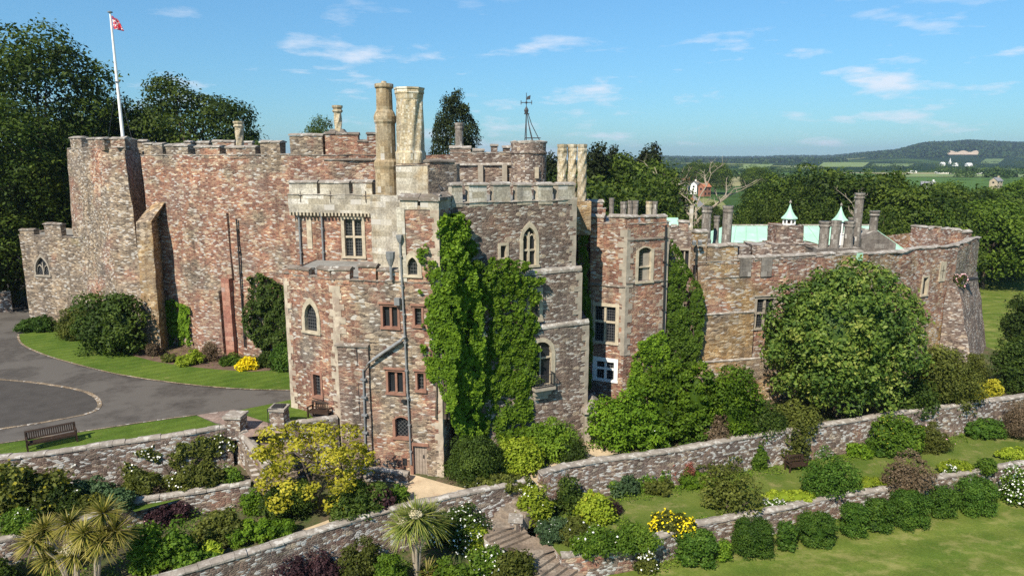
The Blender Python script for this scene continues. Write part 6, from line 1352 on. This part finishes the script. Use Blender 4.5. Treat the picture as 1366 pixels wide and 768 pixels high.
# golden tree in front of the steps
T_g = tree('golden_tree', 'golden yellow leaved small tree in front of the garden steps', 6.4, 3.5, 'l_yellow', .24, 5600, 50, .60, 31, .06, trunk_r=.12)
gb = at_z(408, 700, 0); pt = at_y(408, 560, gb.y+1.2); T_g.location = (gb.x, gb.y+1.2, 0); s_ = pt.z/6.4; w_ = 170/F*(gb.y*CP+14*SP)/2/3.5; T_g.scale = (w_, w_*.75, s_)
B(440, 520, 640, 702, ZP, 'l_dark', .16, 'dark green shrub behind the golden tree', stems=3)
B(352, 420, 640, 700, ZP, 'l_dark', .16, 'shadowy shrub beneath the golden tree')
B(472, 510, 645, 692, ZP, 'l_brown', .13, 'bronze leaved shrub at the foot of the low tower wall')
B(498, 528, 648, 690, ZP, 'l_purple', .14, 'small plum purple shrub right of the bronze one')
B(512, 544, 646, 676, ZP, 'l_mid', .14, 'green shrub at the end of the sandy court')
# main tower foot
B(598, 676, 576, 654, ZP, 'l_dark', .15, 'dark purplish green shrub at the corner of the main tower', stems=3)
B(660, 722, 578, 638, ZP, 'l_lime', .15, 'yellow green mounded shrub under the great creeper')
B(702, 768, 556, 620, ZP, 'l_bright', .19, 'glossy bright green shrub below the balcony')
B(742, 782, 582, 622, ZP, 'l_dark', .14, 'small dark bush beside the porch')
B(610, 720, 634, 660, ZP, 'l_olive', .13, 'low flowering edging beneath the main tower shrubs', 'flower_border', 'flower bed', flow=('l_white', 68, 0.086), depth=.3)
# thicket right of the porch
wall_plant(vf[1], [(838, 500), (842, 478), (852, 455), (868, 446), (884, 440), (890, 470), (890, 530), (838, 530)], .19, 'l_ivy', 'creeper climbing the foot of the canted red wing', thick=.5)
B(783, 880, 500, 606, ZP, 'l_ivy', .18, 'dense green climber mound beside the porch', lump=.24, depth=.6)
B(850, 952, 470, 604, ZP, 'l_ivy', .18, 'tall dense shrub under the ivy of the recess', lump=.24, depth=.6)
B(800, 892, 545, 606, ZP, 'l_ivy', .18, 'lower leafy mound before the dense climber', lump=.26, depth=.5, flow=('l_white', 27, 0.086))
B(915, 1006, 474, 596, ZP, 'l_ivy', .24, 'large leaved bright shrub left of the ochre wall', 'fig_shrub', lump=.3, stems=5, aspect=.6, depth=.6)
B(985, 1045, 528, 592, ZP, 'l_dark', .15, 'dark shrub right of the large leaved one')
B(1030, 1085, 530, 586, ZP, 'l_olive', .15, 'dark olive shrub at the foot of the magnolia')
B(938, 975, 545, 600, ZP, 'l_brown', .15, 'bronze twiggy shrub behind the long curving wall')
# magnolia
mgb = at_z(1126, 572, 0); mY = mgb.y+2.5; mt = at_y(1120, 345, mY); mw = 204/F*(mY*CP+10*SP)/2
T_m = tree('magnolia_tree', 'large dome shaped magnolia tree against the long range', mt.z, mw, 'l_magnolia', .30, 26000, 210, .85, 41, .0, lo=-.9, trunk_r=.25, squash=.85, core_k=.7)
T_m.location = (at_y(1126, 450, mY).x, mY, 0); T_m.scale = (1, .8, 1)
B(1208, 1290, 452, 552, ZP, 'l_olive', .16, 'dark spreading yew like bush right of the magnolia', lump=.3)
B(1180, 1240, 500, 560, ZP, 'l_dark', .15, 'blackish shrub tucked under the right side of the magnolia')
B(1285, 1316, 470, 535, ZP, 'l_olive', .15, 'tall olive gold shrub at the end tower foot', 'golden_bush')
B(1300, 1340, 505, 540, ZP, 'l_yellow', .14, 'low amber yellow bush at the end tower foot', 'golden_bush', core_k=.7)
B(1282, 1302, 525, 545, ZP, 'l_lime', .12, 'small lime plant before the golden shrubs')
B(1322, 1385, 440, 528, ZP, 'l_dark', .20, 'dark evergreen at the right edge beyond the golden bushes', lump=.3)
B(1340, 1400, 385, 470, ZP, 'l_dark', .20, 'taller dark evergreen cut by the right edge', lump=.3)
# along the long curving wall, grass terrace side
B(1034, 1078, 560, 622, ZG, 'l_olive', .15, 'wall shrub with bare stems over the terrace bench', stems=7, core_k=0, dens=.55)
B(1160, 1225, 550, 612, ZG, 'l_mid', .15, 'climbing rose with yellow blooms on the curving wall', 'rose_bush', flow=('l_yellow', 68, 0.115), depth=.5)
B(1210, 1262, 560, 606, ZG, 'l_olive', .14, 'rose bush with mixed pink and yellow flowers by the curving wall', 'rose_bush', flow=('l_pink', 23, 0.108), depth=.5)
B(1285, 1338, 555, 588, ZG, 'l_hedge', .13, 'rounded rosemary like bush on the grass terrace')
B(1338, 1390, 535, 590, ZG, 'l_brown', .13, 'feathery tan grass clump at the right edge', 'grass_tuft', up=.8, aspect=.25)
B(1130, 1160, 588, 612, ZG, 'l_ivy', .13, 'fresh green clump left of the climbing rose')
B(1152, 1190, 585, 610, ZG, 'l_hedge', .13, 'darker clump between fresh green clump and climbing rose')
B(1002, 1022, 592, 628, ZG, 'l_mid', .12, 'small climber at the pale buttress of the curving wall', depth=.5)
B(888, 902, 612, 648, ZG, 'l_red', .10, 'reddish stemmed plant, left of a pair on the curving wall', 'perennial', dens=.6)
B(908, 925, 612, 646, ZG, 'l_red', .10, 'reddish stemmed plant, right of a pair on the curving wall', 'perennial', dens=.6)
B(902, 952, 630, 655, ZG, 'l_ivy', .13, 'low green border clump below the red stemmed pair')
B(852, 898, 638, 662, ZG, 'l_olive', .13, 'low reddish green border clump along the curving wall')
B(806, 858, 628, 664, ZG, 'l_blue', .13, 'bluish rounded shrub near the left end of the terrace lawn')
B(736, 780, 636, 690, ZG, 'l_dark', .15, 'dark spiky evergreen beside the lime green bush', shape='cone')
B(770, 815, 650, 700, ZG, 'l_lime', .14, 'yellowish shrub with cream heads on the terrace corner', flow=('l_yellow', 44, 0.115))
B(795, 828, 664, 690, ZG, 'l_purple', .11, 'greyish purple lavender mound on the terrace corner')
B(684, 738, 645, 712, ZG, 'l_lime', .18, 'lime green variegated bush beside the stone steps', 'variegated_bush', flow=('l_white', 40, 0.086))
B(712, 765, 688, 728, ZG, 'l_blue', .13, 'blue grey leaved plants beside the middle steps', flow=('l_white', 23, 0.086))
B(736, 800, 690, 735, ZG, 'l_olive', .13, 'loose border plants with white flowers by the brick faced wall', flow=('l_white', 27, 0.115))
B(760, 830, 702, 748, ZG, 'l_mid', .14, 'spreading green shrub overhanging the brick faced wall', flow=('l_white', 23, 0.108), depth=.5)
B(816, 876, 698, 742, ZG, 'l_mid', .14, 'green shrub overhanging the brick faced wall, beside the yellow flowers', depth=.5)
B(868, 925, 682, 718, ZG, 'l_olive', .13, 'shrub thick with bright yellow flowers on the terrace edge', 'flowering_shrub', flow=('l_gold', 289, 0.130))
B(846, 876, 725, 768, ZL, 'l_olive', .12, 'white flowered climber at the corner of the rubble wall', 'flowering_shrub', flow=('l_white', 68, 0.108), depth=.5)
B(934, 1010, 624, 696, ZG, 'l_olive', .14, 'airy rounded shrub on the terrace edge, left of the white flowers', lump=.22, stems=6, dens=.55, core_k=0)
B(1064, 1150, 604, 672, ZG, 'l_hedge', .14, 'spreading horizontal shrub on the terrace edge', lump=.2, stems=6, dens=.42, core_k=0)
B(1172, 1248, 602, 664, ZG, 'l_brown', .13, 'grey pink smoky shrub on the terrace edge', lump=.2, stems=6, dens=.5, core_k=0)
B(1018, 1046, 664, 680, ZG, 'l_mid', .12, 'clump of white flowers on the terrace edge', 'flower_clump', 'flowers', flow=('l_white', 102, 0.115))
B(1180, 1196, 634, 652, ZG, 'l_mid', .11, 'small pink flowered clump before the smoky shrub', 'flower_clump', 'flowers', flow=('l_pink', 44, 0.108))
B(1258, 1276, 622, 636, ZG, 'l_mid', .11, 'small white flowered clump on the low yellow hedge', 'flower_clump', 'flowers', flow=('l_white', 37, 0.101))
for (a, b_, c, d, lb) in ((1010, 1095, 655, 673, 'low yellow green edging hedge left of the spreading shrub'), (1120, 1190, 637, 653, 'low yellow green edging hedge left of the smoky shrub'), (1246, 1300, 615, 633, 'low yellow green edging hedge right of the smoky shrub'), (1325, 1390, 597, 615, 'low yellow green edging hedge at the right edge')): B(a, b_, c, d, ZG, 'l_lime', .10, lb, 'low_hedge', 'hedge', depth=.35, core_k=.85)
B(1300, 1330, 606, 634, ZG, 'l_mid', .12, 'rose bush growing out of the yellow edging hedge', 'rose_bush')
# clipped bushes along the lower wall
CG = 'clipped bushes along the rubble wall of the lower lawn'
names_ = ('leftmost clipped bush, standing apart from the row below the yellow flowers', 'large clipped bush, second from the left in the lower row', 'narrow clipped bush, third in the lower row', 'fourth clipped bush in the lower row, below the white flowers', 'fifth clipped bush in the lower row, below the spreading shrub', 'sixth clipped bush in the lower row', 'broad clipped bush below the smoky shrub, seventh in the row', 'eighth clipped bush in the lower row', 'last and roundest clipped bush of the lower row')
for (a, b_, c, d), lb in zip(((897, 957, 709, 760), (972, 1033, 694, 747), (1034, 1061, 696, 737), (1058, 1115, 686, 733), (1118, 1155, 670, 719), (1150, 1189, 666, 712), (1182, 1239, 656, 707), (1238, 1273, 649, 693), (1270, 1327, 639, 689)), names_): B(a, b_, c, d, ZL, 'l_hedge', .115, lb, 'clipped_bush', 'bush', CG, depth=.8, lump=.22, core_k=.82, dens=1.25)
B(955, 975, 720, 752, ZL, 'l_bright', .13, 'fresh green weed between the first two clipped bushes', 'weed_clump')
B(1334, 1392, 615, 676, ZL, 'l_mid', .13, 'bush smothered in white flowers at the right edge', 'flowering_shrub', flow=('l_white', 510, 0.122))
# lower left garden
B(-30, 92, 606, 694, ZB, 'l_olive', .20, 'mound of yellow green vine leaves below the long bench', lump=.26, flow=('l_yellow', 221, 0.158), depth=.5)
B(60, 120, 640, 688, ZB, 'l_dark', .14, 'dark rose bush beside the vine mound', 'rose_bush', flow=('l_white', 13, 0.101), depth=.6)
B(96, 148, 638, 676, ZB, 'l_blue', .13, 'dark blue green low mound in the rose bed')
B(103, 140, 655, 690, ZB, 'l_olive', .12, 'cream flowered plant before the blue green mound', flow=('l_yellow', 37, 0.101))
B(160, 224, 618, 664, ZB, 'l_olive', .14, 'round olive bush in the middle of the rose bed', core_k=.8)
B(140, 182, 648, 684, ZB, 'l_blue', .12, 'low dark mound by the strip of lawn')
B(200, 222, 646, 664, ZB, 'l_brown', .11, 'tan grass tuft at the edge of the lawn strip', 'grass_tuft', up=.8, aspect=.3)
B(222, 250, 628, 660, ZB, 'l_olive', .12, 'white flowered thin shrub in the rose bed', flow=('l_white', 27, 0.108), dens=.7)
B(245, 300, 614, 660, ZB, 'l_olive', .14, 'grey green bush right of the white flowered shrub')
B(292, 326, 622, 650, ZB, 'l_mid', .13, 'fresh green bush at the foot of the sloping wall')
B(0, 60, 680, 720, ZB, 'l_mid', .12, 'low white flowered border above the lichened wall', 'flower_border', 'flower bed', flow=('l_white', 34, 0.072), depth=.45)
sheet('lawn_strip', pz([(170, 676), (210, 662), (258, 652), (270, 657), (180, 682)], ZB+.012), ZB+.012, 'drivelawn')
B(180, 224, 690, 768, ZP, 'l_bright', .17, 'yellow green leafy shrub right of the spiky palms', lump=.3)
B(214, 262, 688, 762, ZP, 'l_mid', .16, 'greener leafy shrub touching the yellow green one', lump=.3)
B(196, 252, 668, 704, ZP, 'l_purple', .13, 'wine red flowered shrub on the lichened wall', flow=('l_pink', 17, 0.086))
B(262, 332, 680, 732, ZP, 'l_olive', .14, 'brownish green spreading shrub below the lichened wall')
B(324, 352, 648, 690, ZP, 'l_ivy', .13, 'green wall plant beside the golden tree')
B(272, 300, 720, 748, ZP, 'l_lime', .22, 'upright pale leaved plant near the sandy path', 'broad_leaf_plant', aspect=.3, up=.6)
B(300, 400, 690, 728, ZP, 'l_ivy', .14, 'low green planting under the golden tree', depth=.5)
B(225, 300, 730, 765, ZP, 'l_mid', .13, 'low green planting along the sandy path', depth=.45)
B(-40, 30, 730, 800, ZP-.2, 'l_dark', .15, 'dark rose bush with red blooms in the bottom left corner', 'rose_bush', flow=('l_red', 13, 0.115))
B(352, 458, 718, 800, -2.2, 'l_purple', .14, 'large plum purple bush at the bottom edge', 'purple_bush', lump=.3)
B(455, 512, 716, 790, -2.2, 'l_olive', .13, 'straggly olive shrub right of the plum purple bush', dens=.7)
B(498, 545, 735, 805, -2.2, 'l_bright', .15, 'bright green shrub left of the round headed palm')
B(560, 648, 668, 746, -2.2, 'l_dark', .14, 'white flowering bush behind the round headed palm', 'flowering_shrub', flow=('l_white', 391, 0.108))
B(618, 652, 698, 742, -2.2, 'l_lime', .14, 'olive gold shrub beside the upper steps')
B(625, 680, 728, 785, -2.4, 'l_mid', .13, 'clump of white daisies beside the lowest steps', 'flower_clump', 'flowers', flow=('l_white', 78, 0.130))
B(655, 712, 728, 795, -2.6, 'l_olive', .13, 'round olive bush left of the lowest steps')
B(575, 640, 745, 805, -2.4, 'l_bright', .14, 'green leafy bush at the bottom, below the white flowering bush')
B(1202, 1238, 533, 553, ZP, 'l_mid', .12, 'lilac flowered bush at the right foot of the magnolia', 'flowering_shrub', flow=('l_pink', 50, .12))
wall_plant(hf[1], [(1270, 366), (1284, 364), (1288, 374), (1284, 384), (1272, 380)], .13, 'l_olive', 'pink flowered tuft growing high on the end tower', 'wall_flower', 'flowers', thick=.35, flow=('l_pink', 60, .13))
wall_plant(Face(Al[3], Al[4]), [(902, 628), (930, 618), (960, 612), (990, 606), (992, 640), (960, 650), (905, 660)], .12, 'l_olive', 'thin reddish creeper on the long curving wall', thick=.25, dens=.25)
wall_plant(Face(Al[2], Al[3]), [(812, 642), (850, 634), (895, 628), (895, 655), (850, 664), (815, 668)], .12, 'l_mid', 'low creeper at the foot of the long curving wall', thick=.3, dens=.35)
# ---- spiky palms
def blades(mb_, c, n_, ln, rng_, droop=.45, wid=.05):
    rv = []
    for i in range(n_):
        th = rng_.uniform(0, 2*math.pi); el = math.asin(max(-.75, min(1, rng_.uniform(-.65, 1)))); d = Vector((math.cos(th)*math.cos(el), math.sin(th)*math.cos(el), math.sin(el)))
        L_ = ln*rng_.uniform(.75, 1.15); s_ = d.cross(Vector((0, 0, 1))); s_ = s_.normalized() if s_.length > .05 else Vector((1, 0, 0)); p0 = c+d*.06; pts = [p0]
        for k in range(1, 4): t = k/3; pts.append(p0+d*L_*t+Vector((0, 0, -1))*droop*L_*.42*t*t)
        ws = [wid*.7, wid, wid*.75, wid*.1]; vs = []
        for p, w2 in zip(pts, ws): vs += [p-s_*w2/2, p+s_*w2/2]
        mb_.add(vs, [[0, 1, 3, 2], [2, 3, 5, 4], [4, 5, 7, 6]]); q = rng_.uniform(0, 1); rv += [q, q*.8+.15, q*.6+.35]
    return rv
def palm(heads, foot, z, mat, label, ln=1.0, plume=()):
    rng_ = np.random.default_rng(int(foot[0]*3)); b_ = at_z(*foot, z); root = empty('cordyline_palm', b_); tag(root, label, 'palm'); mt_ = MB()
    for i, (px, py) in enumerate(heads):
        c = at_y(px, py, b_.y+.4*math.sin(i*2.1)); mt_.tube([b_+Vector((0, 0, -.2)), Vector((b_.x*.7+c.x*.3, b_.y*.7+c.y*.3, b_.z*.4+c.z*.6-.1)), c], [.09, .07, .06], 7)
        mb_ = MB(); rv = blades(mb_, c, 230, ln, rng_); o = mb_.build('leaf_head', [mat], root); at_ = o.data.attributes.new('rnd', 'FLOAT', 'FACE'); at_.data.foreach_set('value', np.clip(np.array(rv, np.float32), 0, 1))
        if i in plume:
            r = rng_.normal(size=(260, 3)); r /= np.linalg.norm(r, axis=1)[:, None]; obj_from(leaf_mesh('flower_plume', r*np.array([.34, .34, .26])*rng_.uniform(.5, 1, (260, 1)), r, .11, rng_.uniform(0, 1, 260), rng_), 'l_plume', 'flower_plume', root, (c.x-b_.x, c.y-b_.y-.25, c.z-b_.z+.35))
    mt_.build('trunk', ['palebark'], root); return root
palm([(60, 706), (66, 742), (44, 722)], (92, 775), -.2, 'l_cord', 'spiky palm with yellow brown heads, leftmost of the three', .82)
palm([(100, 738), (92, 698), (112, 712)], (104, 790), -.2, 'l_cord', 'middle spiky palm with a cream flower head', .82, (0,))
palm([(154, 708), (138, 684), (134, 722)], (128, 790), -.2, 'l_cord', 'rightmost spiky palm of the three, taller and greener', .88)
palm([(540, 700), (573, 694), (556, 690)], (556, 776), -2.2, 'l_cordgreen', 'round headed palm with cream plumes by the white flowering bush', 1.2, (0, 1, 2))
b_ = at_z(570, 775, -2.3); root = empty('yucca', b_); tag(root, 'low yellow striped yucca rosette at the bottom edge', 'plant'); rng_ = np.random.default_rng(8); mb_ = MB(); rv = blades(mb_, b_+Vector((0, 0, .5)), 60, .85, rng_, .3, .09); o = mb_.build('blades', ['l_cord'], root); o.data.attributes.new('rnd', 'FLOAT', 'FACE').data.foreach_set('value', np.clip(np.array(rv, np.float32)+.1, 0, 1)); mb_ = MB(); mb_.tube([b_, b_+Vector((0, 0, .55))], [.12, .08], 6); mb_.build('trunk', ['palebark'], root)
# ---- ground cover in the beds (nobody could count it)
def cover(name, label, polys, mat, leaf, per_m2, hmax, seed):
    rng_ = np.random.default_rng(seed); out_ = []
    for (pts, z) in polys:
        xs_ = [p[0] for p in pts]; ys_ = [p[1] for p in pts]; n_ = int(per_m2*(max(xs_)-min(xs_))*(max(ys_)-min(ys_))); q = np.stack([rng_.uniform(min(xs_), max(xs_), n_), rng_.uniform(min(ys_), max(ys_), n_)], 1); ins = np.zeros(n_, bool)
        for i in range(len(pts)):
            (x1, y1), (x2, y2) = (pts[i][0], pts[i][1]), (pts[i-1][0], pts[i-1][1]); ins ^= ((y1 > q[:, 1]) != (y2 > q[:, 1])) & (q[:, 0] < (x2-x1)*(q[:, 1]-y1)/((y2-y1) if abs(y2-y1) > 1e-9 else 1e-9)+x1)
        q = q[ins]; nz_ = np.array([noise.noise(Vector((a*.9, b2*.9, seed))) for a, b2 in q]); k = nz_ > -.12; q, nz_ = q[k], nz_[k]
        out_.append(np.stack([q[:, 0], q[:, 1], z+rng_.uniform(.02, 1, len(q))*hmax*np.clip(nz_+.25, .1, .9)*1.3], 1))
    P = np.concatenate(out_); nn = np.tile(np.array([0, -.2, .8]), (len(P), 1)); o = obj_from(leaf_mesh(name, P, nn, leaf, rng_.uniform(0, 1, len(P)), rng_), mat, name); tag(o, label, None, None, 'stuff'); return o
wl = lambda L_, o0, o1: [p+Vector((0, o0)) for p in L_]+[p+Vector((0, o1)) for p in L_[::-1]]
bedpoly = [Vector(p) for p in pz([(-120, 690), (0, 688), (90, 668), (170, 662), (330, 628), (318, 600), (200, 615), (80, 640), (-100, 655)], ZB)]
cover('bed_planting', 'mixed low planting in the rose bed', [(bedpoly, ZB), (El[2:]+[Vector(p) for p in pz([(350, 690), (230, 745), (180, 790), (-60, 800)], ZP)], ZP)], 'l_mid', .11, 90, .55, 3)
cover('border_planting', 'mixed low border plants along the garden walls', [(wl(Al[1:9], -1.3, -.1), ZG), (wl(Bl[2:9], .3, 1.0), ZG), (wl(Bl[2:9], -1.0, -.1), ZL), (pz([(735, 690), (760, 730), (860, 718), (880, 700), (800, 690)], ZG), ZG)], 'l_ivy', .10, 120, .5, 4)
cover('bank_planting', 'tangled low plants below the diagonal wall', [(wl(Cl[2:7], -3.5, -.1)[:], -1.9)], 'l_mid', .15, 50, .8, 6)
cover('terrace_planting', 'low plants along the foot of the castle walls', [(pz([(790, 606), (1000, 582), (1230, 548), (1215, 535), (1000, 560), (790, 590)], ZP), ZP), (pz([(40, 440), (160, 470), (250, 488), (395, 492), (395, 476), (250, 462), (160, 440)], ZD), ZD)], 'l_olive', .13, 26, .35, 7)

# ================================================================== the air: pale haze out to the far hills
mb = MB(); mb.abox(-7000, 8000, -320, 9500, -8, 175); hz = mb.build('haze', ['soil']); tag(hz, kind='stuff')
m = bpy.data.materials.new('haze_air'); m.use_nodes = True; n = m.node_tree.nodes; l = m.node_tree.links; n.clear()
pv = n.new('ShaderNodeVolumePrincipled'); pv.inputs['Color'].default_value = (.62, .78, 1.0, 1); pv.inputs['Density'].default_value = .0001; pv.inputs['Anisotropy'].default_value = .2
o_ = n.new('ShaderNodeOutputMaterial'); l.new(pv.outputs[0], o_.inputs['Volume']); hz.data.materials.clear(); hz.data.materials.append(m)
